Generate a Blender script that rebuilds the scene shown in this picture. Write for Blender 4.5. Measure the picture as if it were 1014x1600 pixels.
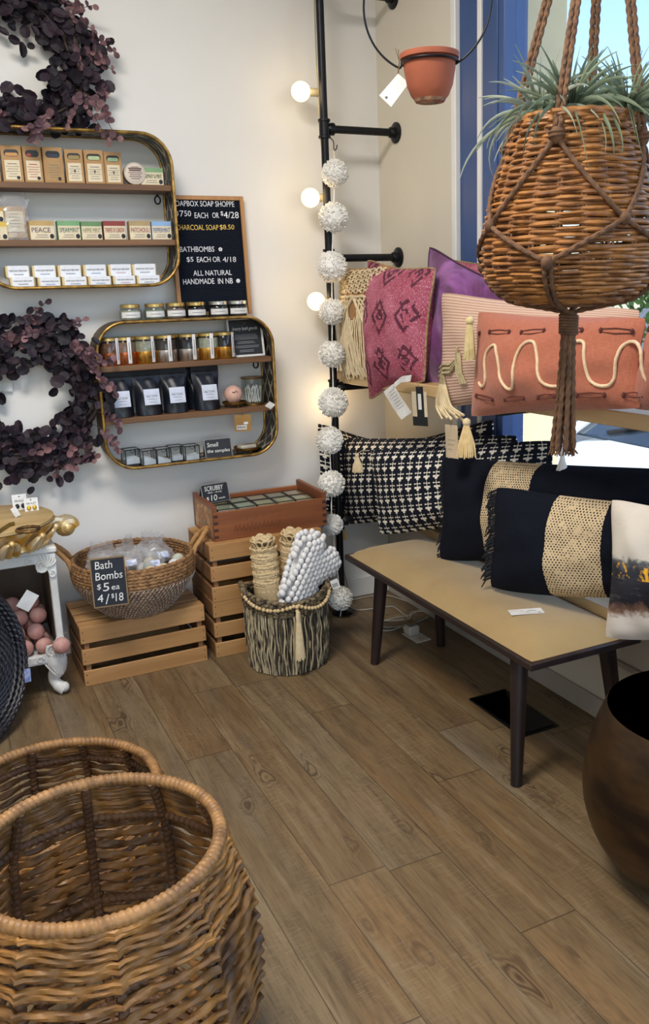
import bpy, bmesh, math, random
from mathutils import Vector as V, Matrix
for o in list(bpy.data.objects): bpy.data.objects.remove(o)
sc = bpy.context.scene
COL = sc.collection
PI = math.pi
R_ = math.radians
rnd = random.Random(7)

# ------------------------------------------------------------------ camera
CAM = V((-1.897, -3.628, 1.45))
CR = V((0.89117, -0.45285, -0.02739)); CU = V((0.12762, 0.19228, 0.97301)); CF = V((0.43536, 0.87061, -0.22915))
FPX, CX, CY = 1383.3, 580.0, 770.0
cam = bpy.data.cameras.new('camera'); camo = bpy.data.objects.new('camera', cam); COL.objects.link(camo)
cam.sensor_fit = 'VERTICAL'; cam.sensor_height = 36; cam.lens = FPX / 1600 * 36
cam.shift_x = -(CX - 507) / 1600; cam.shift_y = -(800 - CY) / 1600
cam.clip_start = 0.05
camo.matrix_world = Matrix(((CR.x, CU.x, -CF.x, CAM.x), (CR.y, CU.y, -CF.y, CAM.y), (CR.z, CU.z, -CF.z, CAM.z), (0, 0, 0, 1)))
sc.camera = camo

def ray(x, y): return CF * FPX + CR * (x - CX) - CU * (y - CY)
def on_z(x, y, z):
    d = ray(x, y); return CAM + d * ((z - CAM.z) / d.z)
def on_x(x, y, X):
    d = ray(x, y); return CAM + d * ((X - CAM.x) / d.x)
def on_y(x, y, Y):
    d = ray(x, y); return CAM + d * ((Y - CAM.y) / d.y)
def on_plane(x, y, p, n):
    d = ray(x, y); return CAM + d * ((p - CAM).dot(n) / d.dot(n))
def at_depth(x, y, t):
    d = ray(x, y); return CAM + d * (t / FPX)

# ------------------------------------------------------------------ view, world, sun, lamps
sc.view_settings.view_transform = 'Standard'; sc.view_settings.look = 'None'
sc.view_settings.exposure = 0.35; sc.view_settings.gamma = 1
sc.view_settings.use_curve_mapping = False
w = bpy.data.worlds.new('sky'); sc.world = w; w.use_nodes = True
nt = w.node_tree; nt.nodes.clear()
sky = nt.nodes.new('ShaderNodeTexSky'); sky.sky_type = 'NISHITA'; sky.sun_disc = False
sky.sun_elevation = R_(52); sky.sun_rotation = R_(150); sky.ozone_density = 2.6; sky.air_density = 1.0; sky.dust_density = 0.6
bg = nt.nodes.new('ShaderNodeBackground'); bg.inputs[1].default_value = 0.30
wo = nt.nodes.new('ShaderNodeOutputWorld')
nt.links.new(sky.outputs[0], bg.inputs[0]); nt.links.new(bg.outputs[0], wo.inputs[0])

def light(name, kind, loc, energy, color, size=None, size_y=None, direction=None):
    l = bpy.data.lights.new(name, kind); o = bpy.data.objects.new(name, l); COL.objects.link(o)
    l.energy = energy; l.color = color; o.location = loc
    if kind == 'AREA':
        l.shape = 'RECTANGLE'; l.size = size; l.size_y = size_y or size
    if direction is not None: o.rotation_euler = V(direction).to_track_quat('-Z', 'Y').to_euler()
    return o
sun = light('sun', 'SUN', (4, -2, 6), 5.0, (1.0, .93, .80), direction=(-.22, .60, -.78)); sun.data.angle = R_(.6)
WARM = (1.0, .935, .85); COOL = (.74, .87, 1.0)
light('ceiling_lamp_middle', 'AREA', (-1.9, -2.0, 3.12), 62, WARM, 0.9, 0.6, (0, 0, -1))
light('ceiling_lamp_rear', 'AREA', (-2.6, -3.8, 3.12), 22, WARM, 1.2, 0.8, (0, 0, -1))
light('shopfront_daylight', 'AREA', (-2.2, -6.3, 1.7), 22, COOL, 3.4, 2.4, (0.1, 1, -.05))

# ------------------------------------------------------------------ colour and node helpers
def lin(c):
    if len(c) == 4: c = c[:3]
    def f(u):
        u = u / 255.0
        return u / 12.92 if u <= .04045 else ((u + .055) / 1.055) ** 2.4
    return tuple(f(u) for u in c) + (1.0,)

class E:
    """scalar expression over shader maths nodes"""
    def __init__(s, nt, sock): s.nt, s.s = nt, sock
    def _m(s, op, *a, clamp=False):
        n = s.nt.nodes.new('ShaderNodeMath'); n.operation = op; n.use_clamp = clamp
        for i, x in enumerate((s,) + a):
            if isinstance(x, E): s.nt.links.new(x.s, n.inputs[i])
            else: n.inputs[i].default_value = x
        return E(s.nt, n.outputs[0])
    def __add__(s, o): return s._m('ADD', o)
    __radd__ = __add__
    def __sub__(s, o): return s._m('SUBTRACT', o)
    def __rsub__(s, o): return (s * -1) + o
    def __mul__(s, o): return s._m('MULTIPLY', o)
    __rmul__ = __mul__
    def __truediv__(s, o): return s._m('DIVIDE', o)
    def lt(s, o): return s._m('LESS_THAN', o)
    def gt(s, o): return s._m('GREATER_THAN', o)
    def abs(s): return s._m('ABSOLUTE')
    def floor(s): return s._m('FLOOR')
    def frac(s): return s._m('FRACT')
    def mod(s, o): return s._m('FLOORED_MODULO', o)
    def sin(s): return s._m('SINE')
    def max(s, o): return s._m('MAXIMUM', o)
    def min(s, o): return s._m('MINIMUM', o)
    def pow(s, o): return s._m('POWER', o)
    def clamp(s): return s._m('ADD', 0.0, clamp=True)

class Mat:
    def __init__(s, name, rough=.6, metal=0.0, spec=.5):
        s.m = bpy.data.materials.new(name); s.m.use_nodes = True; s.nt = s.m.node_tree
        s.b = s.nt.nodes['Principled BSDF']
        s.b.inputs['Roughness'].default_value = rough; s.b.inputs['Metallic'].default_value = metal
        s.b.inputs['Specular IOR Level'].default_value = spec
    def n(s, t, **kw):
        n = s.nt.nodes.new(t)
        for k, v in kw.items(): setattr(n, k, v)
        return n
    def l(s, a, b): s.nt.links.new(a, b)
    def coord(s, which='Object', scale=None, rot=None):
        tc = s.n('ShaderNodeTexCoord'); o = tc.outputs[which]
        if scale or rot:
            mp = s.n('ShaderNodeMapping'); s.l(o, mp.inputs[0])
            if scale: mp.inputs['Scale'].default_value = scale
            if rot: mp.inputs['Rotation'].default_value = rot
            o = mp.outputs[0]
        return o
    def sep(s, sock):
        n = s.n('ShaderNodeSeparateXYZ'); s.l(sock, n.inputs[0]); return [E(s.nt, n.outputs[i]) for i in range(3)]
    def comb(s, x, y, z=0.0):
        n = s.n('ShaderNodeCombineXYZ')
        for i, a in enumerate((x, y, z)):
            if isinstance(a, E): s.l(a.s, n.inputs[i])
            else: n.inputs[i].default_value = a
        return n.outputs[0]
    def noise(s, scale=10, detail=3, vec=None, rough=.55, dist=0.0):
        n = s.n('ShaderNodeTexNoise'); n.inputs['Scale'].default_value = scale; n.inputs['Detail'].default_value = detail
        n.inputs['Roughness'].default_value = rough; n.inputs['Distortion'].default_value = dist
        s.l(vec if vec is not None else s.coord(), n.inputs['Vector']); return E(s.nt, n.outputs[0])
    def white(s, vec):
        n = s.n('ShaderNodeTexWhiteNoise'); s.l(vec, n.inputs['Vector']); return E(s.nt, n.outputs[0])
    def ramp(s, e, stops, interp='LINEAR'):
        n = s.n('ShaderNodeValToRGB'); cr = n.color_ramp; cr.interpolation = interp
        while len(cr.elements) < len(stops): cr.elements.new(.5)
        for el, (p, c) in zip(cr.elements, stops): el.position = p; el.color = lin(c)
        s.l(e.s, n.inputs[0]); return n.outputs[0]
    def mix(s, f, a, b, mode='MIX'):
        n = s.n('ShaderNodeMix'); n.data_type = 'RGBA'; n.blend_type = mode
        if isinstance(f, E): s.l(f.s, n.inputs[0])
        else: n.inputs[0].default_value = f
        for x, i in ((a, 6), (b, 7)):
            if isinstance(x, tuple): n.inputs[i].default_value = lin(x)
            else: s.l(x, n.inputs[i])
        return n.outputs[2]
    def color(s, c):
        if isinstance(c, tuple): s.b.inputs['Base Color'].default_value = lin(c)
        else: s.l(c, s.b.inputs['Base Color'])
        return s
    def bump(s, e, strength=.3, dist=.002):
        n = s.n('ShaderNodeBump'); n.inputs['Strength'].default_value = strength; n.inputs['Distance'].default_value = dist
        s.l(e.s, n.inputs['Height']); s.l(n.outputs[0], s.b.inputs['Normal']); return s

def M(name, c, rough=.6, metal=0.0, c2=None, scale=12, stretch=None, bump=0.0, bscale=None, spec=.5, sheen=0.0, lo=.35, hi=.65, strands=0.0):
    """plain procedural paint, metal, wood or cloth: two tones mixed by noise plus a fine bump"""
    m = Mat(name, rough, metal, spec)
    if c2 is None: c2 = tuple(int(u * .88) for u in c)
    v = m.coord('Object', stretch) if stretch else m.coord()
    e = m.noise(scale, 4, v)
    if strands:   # every strand, twig or leaf has its own tone
        gn = m.n('ShaderNodeNewGeometry'); e = e + (E(m.nt, gn.outputs['Random Per Island']) - .5) * strands
    m.color(m.ramp(e, [(lo, c), (hi, c2)]))
    if bump: m.bump(m.noise(bscale or scale * 6, 3, v), bump)
    if sheen: m.b.inputs['Sheen Weight'].default_value = sheen
    return m.m
def wood(name, c, c2, axis='X', rough=.5, scale=14, bump=.15):
    st = {'X': (1, 14, 14), 'Y': (14, 1, 14), 'Z': (14, 14, 1)}[axis]
    return M(name, c, rough, 0, c2, scale / 8, st, bump, scale, lo=.3, hi=.7)
def glow(name, c, strength):
    m = Mat(name); m.color(c); m.b.inputs['Emission Color'].default_value = lin(c); m.b.inputs['Emission Strength'].default_value = strength
    return m.m
def thin_glass(name, tint=(255, 255, 255), refl=1.0, rough=.02, milk=0.0):
    m = bpy.data.materials.new(name); m.use_nodes = True; nt = m.node_tree; nt.nodes.clear()
    o = nt.nodes.new('ShaderNodeOutputMaterial'); t = nt.nodes.new('ShaderNodeBsdfTransparent'); g = nt.nodes.new('ShaderNodeBsdfGlossy')
    t.inputs[0].default_value = lin(tint); g.inputs['Roughness'].default_value = rough
    f = nt.nodes.new('ShaderNodeLayerWeight'); f.inputs[0].default_value = .5
    pw = nt.nodes.new('ShaderNodeMath'); pw.operation = 'POWER'; pw.inputs[1].default_value = 4
    mm = nt.nodes.new('ShaderNodeMath'); mm.operation = 'MULTIPLY_ADD'; mm.inputs[1].default_value = .7 * refl; mm.inputs[2].default_value = .035 * refl
    mx = nt.nodes.new('ShaderNodeMixShader')
    nt.links.new(f.outputs['Facing'], pw.inputs[0]); nt.links.new(pw.outputs[0], mm.inputs[0]); nt.links.new(mm.outputs[0], mx.inputs[0])
    nt.links.new(t.outputs[0], mx.inputs[1]); nt.links.new(g.outputs[0], mx.inputs[2]); last = mx
    if milk:
        df = nt.nodes.new('ShaderNodeBsdfDiffuse'); df.inputs[0].default_value = lin((238, 238, 240)); last = nt.nodes.new('ShaderNodeMixShader'); last.inputs[0].default_value = milk
        nt.links.new(mx.outputs[0], last.inputs[1]); nt.links.new(df.outputs[0], last.inputs[2])
    nt.links.new(last.outputs[0], o.inputs[0])
    return m

# ------------------------------------------------------------------ mesh helpers
class MB:
    def __init__(s): s.v = []; s.f = []; s.uv = None
    def add(s, vs, fs):
        o = len(s.v); s.v += [tuple(p) for p in vs]; s.f += [tuple(i + o for i in f) for f in fs]; return s
    def merge(s, other, mx=None):
        return s.add([mx @ V(p) for p in other.v] if mx else other.v, other.f)
    def box(s, c, d, rot=None, b=0.0):
        hx, hy, hz = d[0] / 2, d[1] / 2, d[2] / 2; b = min(b, hx * .9, hy * .9, hz * .9)
        vs, fs = [], []
        if b <= 0:
            vs = [(x, y, z) for x in (-hx, hx) for y in (-hy, hy) for z in (-hz, hz)]
            fs = [(0, 1, 3, 2), (4, 6, 7, 5), (0, 4, 5, 1), (2, 3, 7, 6), (0, 2, 6, 4), (1, 5, 7, 3)]
        else:
            idx = {}
            for sx in (-1, 1):
                for sy in (-1, 1):
                    for sz in (-1, 1):
                        for a in range(3):
                            p = [sx * (hx - b), sy * (hy - b), sz * (hz - b)]; p[a] = (sx * hx, sy * hy, sz * hz)[a]
                            idx[(sx, sy, sz, a)] = len(vs); vs.append(tuple(p))
            for a in range(3):
                o1, o2 = [k for k in range(3) if k != a]
                for sg in (-1, 1):
                    q = []
                    for u, w_ in ((-1, -1), (1, -1), (1, 1), (-1, 1)):
                        k = [0, 0, 0]; k[a] = sg; k[o1] = u; k[o2] = w_; q.append(idx[(k[0], k[1], k[2], a)])
                    fs.append(tuple(q))
                for u in (-1, 1):
                    for w_ in (-1, 1):
                        q = []
                        for e, ax in ((-1, o1), (1, o1), (1, o2), (-1, o2)):
                            k = [0, 0, 0]; k[a] = e; k[o1] = u; k[o2] = w_; q.append(idx[(k[0], k[1], k[2], ax)])
                        fs.append(tuple(q))
            for sx in (-1, 1):
                for sy in (-1, 1):
                    for sz in (-1, 1): fs.append(tuple(idx[(sx, sy, sz, a)] for a in range(3)))
        if rot is not None: vs = [rot @ V(p) for p in vs]
        return s.add([(p[0] + c[0], p[1] + c[1], p[2] + c[2]) for p in vs], fs)
    def span(s, x0, x1, y0, y1, z0, z1, b=0.0):
        return s.box(((x0 + x1) / 2, (y0 + y1) / 2, (z0 + z1) / 2), (abs(x1 - x0), abs(y1 - y0), abs(z1 - z0)), None, b)
    def tube(s, pts, r, seg=8, closed=False, twist=None, flat=1.0, up=None):
        """tube along pts; r number or list; twist=(lobes, pitch, amplitude) makes a plied rope or a wrapped coil"""
        pts = [V(p) for p in pts]; n = len(pts); rs = r if isinstance(r, (list, tuple)) else [r] * n
        T = []
        for i in range(n):
            a = pts[(i - 1) % n] if (closed or i) else pts[0]; c = pts[(i + 1) % n] if (closed or i < n - 1) else pts[-1]
            d = c - a; T.append(d.normalized() if d.length > 1e-9 else V((0, 0, 1)))
        u = V(up) if up else (V((0, 0, 1)) if abs(T[0].z) < .9 else V((1, 0, 0)))
        u = (u - T[0] * u.dot(T[0])).normalized(); vs, fs = [], []; dist = 0.0
        for i in range(n):
            if i: dist += (pts[i] - pts[i - 1]).length
            u = u - T[i] * u.dot(T[i]); u = u.normalized() if u.length > 1e-6 else T[i].orthogonal().normalized()
            b = T[i].cross(u)
            for k in range(seg):
                a = 2 * PI * k / seg; rr = rs[i]
                if twist: rr *= 1 + twist[2] * (2 * abs(math.cos((twist[0] * a - 2 * PI * dist / twist[1]) / 2)) - 1)
                vs.append(pts[i] + u * (rr * math.cos(a)) + b * (rr * flat * math.sin(a)))
        m = n if closed else n - 1
        for i in range(m):
            j = (i + 1) % n
            for k in range(seg): fs.append((i * seg + k, i * seg + (k + 1) % seg, j * seg + (k + 1) % seg, j * seg + k))
        if not closed:
            fs.append(tuple(range(seg - 1, -1, -1))); fs.append(tuple((n - 1) * seg + k for k in range(seg)))
        return s.add(vs, fs)
    def lathe(s, prof, seg=28, c=(0, 0, 0), mod=None, close=False):
        vs, fs = [], []
        for i, (r, z) in enumerate(prof):
            for k in range(seg):
                a = 2 * PI * k / seg; q = r * (mod(a, i / max(1, len(prof) - 1)) if mod else 1)
                vs.append((c[0] + q * math.cos(a), c[1] + q * math.sin(a), c[2] + z))
        n = len(prof)
        for i in range(n if close else n - 1):
            j = (i + 1) % n
            for k in range(seg): fs.append((i * seg + k, i * seg + (k + 1) % seg, j * seg + (k + 1) % seg, j * seg + k))
        if not close:
            if prof[0][0] > 1e-6: fs.append(tuple(range(seg - 1, -1, -1)))
            if prof[-1][0] > 1e-6: fs.append(tuple((n - 1) * seg + k for k in range(seg)))
        return s.add(vs, fs)
    def ball(s, c, r, nu=12, nv=8, sc=(1, 1, 1), rot=None, jit=0.0, rg=None):
        vs, fs = [], []
        for j in range(1, nv):
            t = PI * j / nv
            for i in range(nu):
                a = 2 * PI * i / nu; q = r * (1 + (rg.uniform(-jit, jit) if rg else 0))
                vs.append(V((q * sc[0] * math.sin(t) * math.cos(a), q * sc[1] * math.sin(t) * math.sin(a), q * sc[2] * math.cos(t))))
        for j in range(nv - 2):
            for i in range(nu): fs.append((j * nu + i, (j + 1) * nu + i, (j + 1) * nu + (i + 1) % nu, j * nu + (i + 1) % nu))
        a = len(vs); vs += [V((0, 0, r * sc[2])), V((0, 0, -r * sc[2]))]
        for i in range(nu):
            fs.append((a, i, (i + 1) % nu)); fs.append((a + 1, (nv - 2) * nu + (i + 1) % nu, (nv - 2) * nu + i))
        if rot is not None: vs = [rot @ p for p in vs]
        return s.add([p + V(c) for p in vs], fs)
    def prism(s, pts, y0, y1):
        """outline in x,z extruded along y"""
        n = len(pts); vs = [(p[0], y0, p[1]) for p in pts] + [(p[0], y1, p[1]) for p in pts]
        fs = [tuple(range(n)), tuple(range(2 * n - 1, n - 1, -1))] + [(i, i + n, (i + 1) % n + n, (i + 1) % n) for i in range(n)]
        return s.add(vs, fs)
    def disc(s, c, nrm, r, seg=9, asp=1.0, cup=.15, up=None):
        """cupped round leaf hinged at c"""
        nrm = V(nrm).normalized(); u = V(up) if up else nrm.orthogonal(); u = (u - nrm * u.dot(nrm)).normalized(); b = nrm.cross(u); c = V(c)
        vs = [c + u * r * .95]
        for k in range(seg):
            a = 2 * PI * k / seg; vs.append(c + u * (r * .95 + r * math.cos(a)) + b * (r * asp * math.sin(a)) + nrm * (cup * r * (math.sin(a) ** 2 + .3 * math.cos(a))))
        return s.add(vs, [(0, 1 + k, 1 + (k + 1) % seg) for k in range(seg)])

MX = {}
def thing(name, label, cat, mx, group=None):
    o = bpy.data.objects.new(name, None); COL.objects.link(o); o.empty_display_size = .05
    if not isinstance(mx, Matrix): mx = Matrix.Translation(V(mx))
    o.matrix_world = mx; MX[o.name] = mx.copy(); o['label'] = label; o['category'] = cat
    if group: o['group'] = group
    return o
def to_obj(name, mb, mat, parent=None, world=False, smooth=True, label=None, uv=None):
    me = bpy.data.meshes.new(name); vs = mb.v
    if parent is not None and world:
        inv = MX[parent.name].inverted(); vs = [inv @ V(p) for p in vs]
    me.from_pydata([tuple(p) for p in vs], [], mb.f)
    if smooth:
        me.polygons.foreach_set('use_smooth', [True] * len(me.polygons))
        try: me.set_sharp_from_angle(angle=R_(38 if smooth is True else smooth))
        except Exception: pass
    if uv:
        L = me.uv_layers.new(name='UVMap')
        for lp in me.loops: L.data[lp.index].uv = uv[lp.vertex_index]
    bm = bmesh.new(); bm.from_mesh(me); bmesh.ops.recalc_face_normals(bm, faces=bm.faces); bm.to_mesh(me); bm.free()
    for m in (mat if isinstance(mat, list) else [mat]): me.materials.append(m)
    o = bpy.data.objects.new(name, me); COL.objects.link(o)
    if parent is not None: o.parent = parent
    if label: o['label'] = label
    return o
def part(name, mb, mat, parent, world=False, smooth=True, label=None, uv=None): return to_obj(name, mb, mat, parent, world, smooth, label, uv)
def solo(name, mb, mat, label, cat, group=None, origin=None, smooth=True):
    c = V(origin) if origin is not None else sum((V(p) for p in mb.v), V()) / len(mb.v)
    mb.v = [tuple(V(p) - c) for p in mb.v]
    o = to_obj(name, mb, mat, None, False, smooth); o.location = c; o['label'] = label; o['category'] = cat
    if group: o['group'] = group
    return o
def struct(name, mb, mat, smooth=False):
    o = to_obj(name, mb, mat, None, False, smooth); o['kind'] = 'structure'; return o
def copy_tree(o, mx, label=None, group=None):
    c = o.copy(); COL.objects.link(c); c.matrix_world = mx; MX[c.name] = mx.copy()
    if label: c['label'] = label
    if group: c['group'] = group
    for ch in list(o.children):
        d = ch.copy(); COL.objects.link(d); d.parent = c
        for g in list(ch.children):
            h = g.copy(); COL.objects.link(h); h.parent = d
    return c
def T(x, y, z, rz=0.0, rx=0.0, ry=0.0, s=1.0):
    return Matrix.Translation((x, y, z)) @ Matrix.Rotation(rz, 4, 'Z') @ Matrix.Rotation(rx, 4, 'X') @ Matrix.Rotation(ry, 4, 'Y') @ Matrix.Scale(s, 4)
_txt = {}
def text_mb(body, rect, y, depth=.0006, shear=0.0, mx=None):
    """lettering fitted to rect (x0, z0, x1, z1), facing -y"""
    key = (body, shear)
    if key not in _txt:
        cu = bpy.data.curves.new('t', 'FONT'); cu.body = body; cu.shear = shear; cu.resolution_u = 3
        o = bpy.data.objects.new('t', cu); COL.objects.link(o)
        dg = bpy.context.evaluated_depsgraph_get(); me = bpy.data.meshes.new_from_object(o.evaluated_get(dg))
        _txt[key] = ([tuple(v.co) for v in me.vertices], [tuple(p.vertices) for p in me.polygons])
        bpy.data.objects.remove(o); bpy.data.meshes.remove(me)
    vs, fs = _txt[key]; xs = [p[0] for p in vs]; ys = [p[1] for p in vs]
    ax, bx, ay, by = min(xs), max(xs), min(ys), max(ys); x0, z0, x1, z1 = rect
    n = len(vs)
    f = [(x0 + (p[0] - ax) / (bx - ax) * (x1 - x0), y - depth, z0 + (p[1] - ay) / (by - ay) * (z1 - z0)) for p in vs]
    bk = [(p[0], y + .0002, p[2]) for p in f]
    from collections import Counter
    ed = Counter()
    for q in fs:
        for i in range(len(q)): ed[(q[i], q[(i + 1) % len(q)])] += 1
    side = [(a, b, b + n, a + n) for (a, b) in ed if (b, a) not in ed]
    m = MB(); m.add(f + bk, fs + side)
    if mx: m.v = [tuple(mx @ V(p)) for p in m.v]
    return m
def text(name, body, rect, y, mat, parent, depth=.0006, shear=0.0, mx=None):
    return part(name, text_mb(body, rect, y, depth, shear, mx), mat, parent, smooth=False)
def bez(p0, p1, p2, p3, n=12):
    p0, p1, p2, p3 = V(p0), V(p1), V(p2), V(p3)
    return [p0 * (1 - t) ** 3 + p1 * 3 * t * (1 - t) ** 2 + p2 * 3 * t * t * (1 - t) + p3 * t ** 3 for t in [i / n for i in range(n + 1)]]
def spline(pts, n=6, closed=False):
    pts = [V(p) for p in pts]; m = len(pts); out = []
    for i in range(m if closed else m - 1):
        a, b, c, d = (pts[(i + k) % m] if closed else pts[min(max(i + k, 0), m - 1)] for k in (-1, 0, 1, 2))
        for j in range(n):
            t = j / n; out.append(.5 * ((2 * b) + (c - a) * t + (2 * a - 5 * b + 4 * c - d) * t * t + (3 * b - a - 3 * c + d) * t ** 3))
    if not closed: out.append(pts[-1])
    return out
# ------------------------------------------------------------------ shared materials
def floor_mat():
    m = Mat('vinyl_planks', .42, 0, .4)
    x, y, z = m.sep(m.coord())
    i = ((x + 1.0) / .1585).floor(); fx = ((x + 1.0) / .1585).frac()
    ri = m.white(m.comb(i, 3.7))
    off = ri * 1.22
    # one board's butt joint is where the photo shows it
    yy = (y + off) / 1.22; j = yy.floor(); fy = yy.frac()
    rid = m.white(m.comb(i, j, 1.3)); rid2 = m.white(m.comb(i, j, 8.1))
    gv = m.comb(x * 1.0 + rid * 7, y * .10 + rid2 * 5, rid * 3)
    grain = m.noise(34, 6, gv, .62, 1.2)
    fine = m.noise(260, 3, m.comb(x + rid, y * .05, rid))
    big = m.noise(6, 3, m.comb(x * 1.2 + rid * 9, y * .55 + rid2 * 4, rid2), .5, .6)
    knot = m.noise(4.6, 2, m.comb(x * 1.9 + rid * 13, y * .55 + rid2 * 11, rid))
    rings = ((knot * 150 + fine * 2).sin() * .5 + .5)
    kmask = (knot - .615).max(0) * 9
    base = m.ramp(rid, [(0, (112, 91, 64)), (.35, (119, 99, 71)), (.7, (125, 107, 80)), (1, (114, 96, 70))])
    streak = m.noise(1.0, 6, m.comb(x * 16 + rid * 31, y * 1.5 + rid2 * 17, rid * 5), .62, .8)
    c1 = m.mix(((.50 - streak) * 5).clamp() * .75, base, (82, 64, 47))
    c1 = m.mix(((streak - .53) * 5).clamp() * .6, c1, (150, 134, 106))
    hue = m.noise(1.0, 3, m.comb(x * 5 + rid * 3, y * .9 + rid2 * 7, rid)); c1 = m.mix(((hue - .52) * 5).clamp() * .45, c1, (142, 104, 62)); c1 = m.mix(((.46 - hue) * 5).clamp() * .45, c1, (120, 116, 106))
    c2 = m.mix(((grain - .50) * 3.4).clamp() * .75, c1, (72, 56, 42))
    c3 = m.mix(((fine - .50) * 3.4).clamp() * .7, c2, (76, 60, 46))
    c4 = m.mix((kmask.clamp() * rings * .85).clamp(), c3, (62, 46, 34))
    saw = m.noise(260, 2, m.comb(x * .10 + rid, y, rid)); patch = m.noise(5, 2, m.comb(x + rid * 4, y * .6, rid2))
    c4 = m.mix(((saw - .52) * 4).clamp() * ((patch - .42) * 5).clamp() * .4, c4, (160, 146, 120))
    seam = fx.lt(.009).max(fx.gt(.991)).max(fy.lt(.0016)).max(fy.gt(.9984))
    m.color(m.mix(seam * .6, c4, (40, 31, 24)))
    m.bump((grain * .5 + fine * .4) - seam * 1.5, .25, .0015)
    return m.m
FLOOR = floor_mat()
WALL = M('white_wall_paint', (226, 225, 222), .7, 0, (222, 221, 219), 2.0, None, .05, 140, .25)
WALLB = M('wall_paint_warm_light', (214, 208, 194), .7, 0, (210, 204, 190), 2.0, None, .05, 140, .25)  # the white wall paint again, with warm interior light put into its colour
TRIM = M('white_trim_paint', (228, 228, 226), .45, 0, (224, 224, 222))
BASE = M('greige_skirting_paint', (176, 170, 160), .5, 0, (170, 164, 154))
CEIL = M('ceiling_paint', (226, 224, 218), .8)
BLUE = M('blue_window_metal', (52, 82, 136), .45, 0, (46, 74, 124), 6, (1, 1, .2))
GLASS = thin_glass('window_glass', (248, 252, 255))
BLACKM = M('black_iron_pipe', (26, 27, 31), .38, .6, (34, 34, 38), 30, None, .1, 120)
WHITE = M('white_card', (232, 232, 230), .6)
CREAM = M('cream_card', (222, 208, 178), .6)
INK = M('dark_ink', (24, 26, 34), .6)
CHALK = M('white_chalk', (235, 235, 232), .8)
SLATE = M('chalkboard_slate', (20, 24, 33), .6, 0, (28, 33, 44), 18)
BARCODE = None
def price_tag(name, label, p_hang, p_tag, n_dir, w_, h_, mat, tilt=0.0, group=None, cord=True, lines=True):
    """string from p_hang to the tag, tag plane faces n_dir (toward the room), hanging below p_tag"""
    n_dir = V(n_dir).normalized(); z = V((0, 0, 1)); x = (-n_dir).cross(z) * -1
    x = z.cross(n_dir).normalized(); mx = Matrix((x.to_4d(), (-n_dir).to_4d(), z.to_4d(), V((0, 0, 0, 1)))).transposed()
    for i in range(3): mx[3][i] = 0; mx[i][3] = p_tag[i]
    mx[3][3] = 1
    mx = mx @ Matrix.Rotation(tilt, 4, 'Y')
    t = thing(name, label, 'price tag', mx, group)
    b = MB(); b.span(-w_ / 2, w_ / 2, -.0006, .0006, -h_, 0); part('card', b, mat, t, smooth=False)
    if cord:
        c = MB(); a = MX[t.name].inverted() @ V(p_hang); c.tube(bez(a, a * .7 + V((.004, -.002, 0)), V((0, -.003, .01)), V((0, -.001, -.006)), 8), .0009, 5); part('string', c, CORD, t)
    if lines:
        l = MB()
        for k in range(3): l.span(-w_ * .3, w_ * (.3 - .12 * k), -.0011, -.0006, -h_ * (.45 + .14 * k) - .0012, -h_ * (.45 + .14 * k))
        part('print', l, PRINT, t, smooth=False)
    return t
CORD = M('jute_string', (120, 98, 66), .8)
PRINT = M('grey_print', (120, 118, 116), .7)

# ------------------------------------------------------------------ room shell
LX, NY, H = -4.4, -6.6, 3.2
b = MB(); b.span(LX, 0.12, NY, 0.12, -.12, 0); struct('floor', b, FLOOR)
b = MB(); b.span(LX - .12, 0.12, NY - .12, 0.12, H, H + .12); struct('ceiling', b, CEIL)
b = MB(); b.span(LX - .12, 0.12, 0, .12, 0, H); struct('wall_back', b, WALL)
b = MB(); b.span(LX - .12, LX, NY, 0, 0, H); struct('wall_left', b, WALL)
b = MB(); b.span(LX, -3.9, NY - .12, NY, 0, H).span(-.5, .12, NY - .12, NY, 0, H).span(-3.9, -.5, NY - .12, NY, 2.9, H)
struct('wall_front', b, WALL)
# right wall: pier by the corner, kick wall below the shop window, header above
SILL = .50; HEAD = 3.05; WY0, WY1 = -.62, -6.2
b = MB(); b.span(0, .12, WY0, 0, 0, H).span(0, .12, WY1, WY0, 0, SILL - .02).span(0, .12, WY1, WY0, HEAD, H).span(0, .12, NY, WY1, 0, H)
struct('wall_right', b, WALLB)
b = MB(); b.span(-.010, 0, WY0, -.449, .10, H); struct('trim_1', b, WALLB)
b = MB(); b.span(-.018, .10, WY0 - .032, WY0, SILL, HEAD, .003); struct('trim_2', b, TRIM)
b = MB(); b.span(-.02, .12, WY1, WY0 - .032, SILL - .035, SILL, .004); struct('trim_3', b, TRIM)
b = MB(); b.span(-.012, 0, WY1, -.02, .225, .245, .003); struct('trim_4', b, BASE)
b = MB(); b.span(LX, 0, -.013, 0, 0, .095, .003); struct('baseboard_back', b, TRIM)
b = MB(); b.span(-.013, 0, WY1, -.013, 0, .075, .003); struct('baseboard_right', b, BASE)
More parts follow.
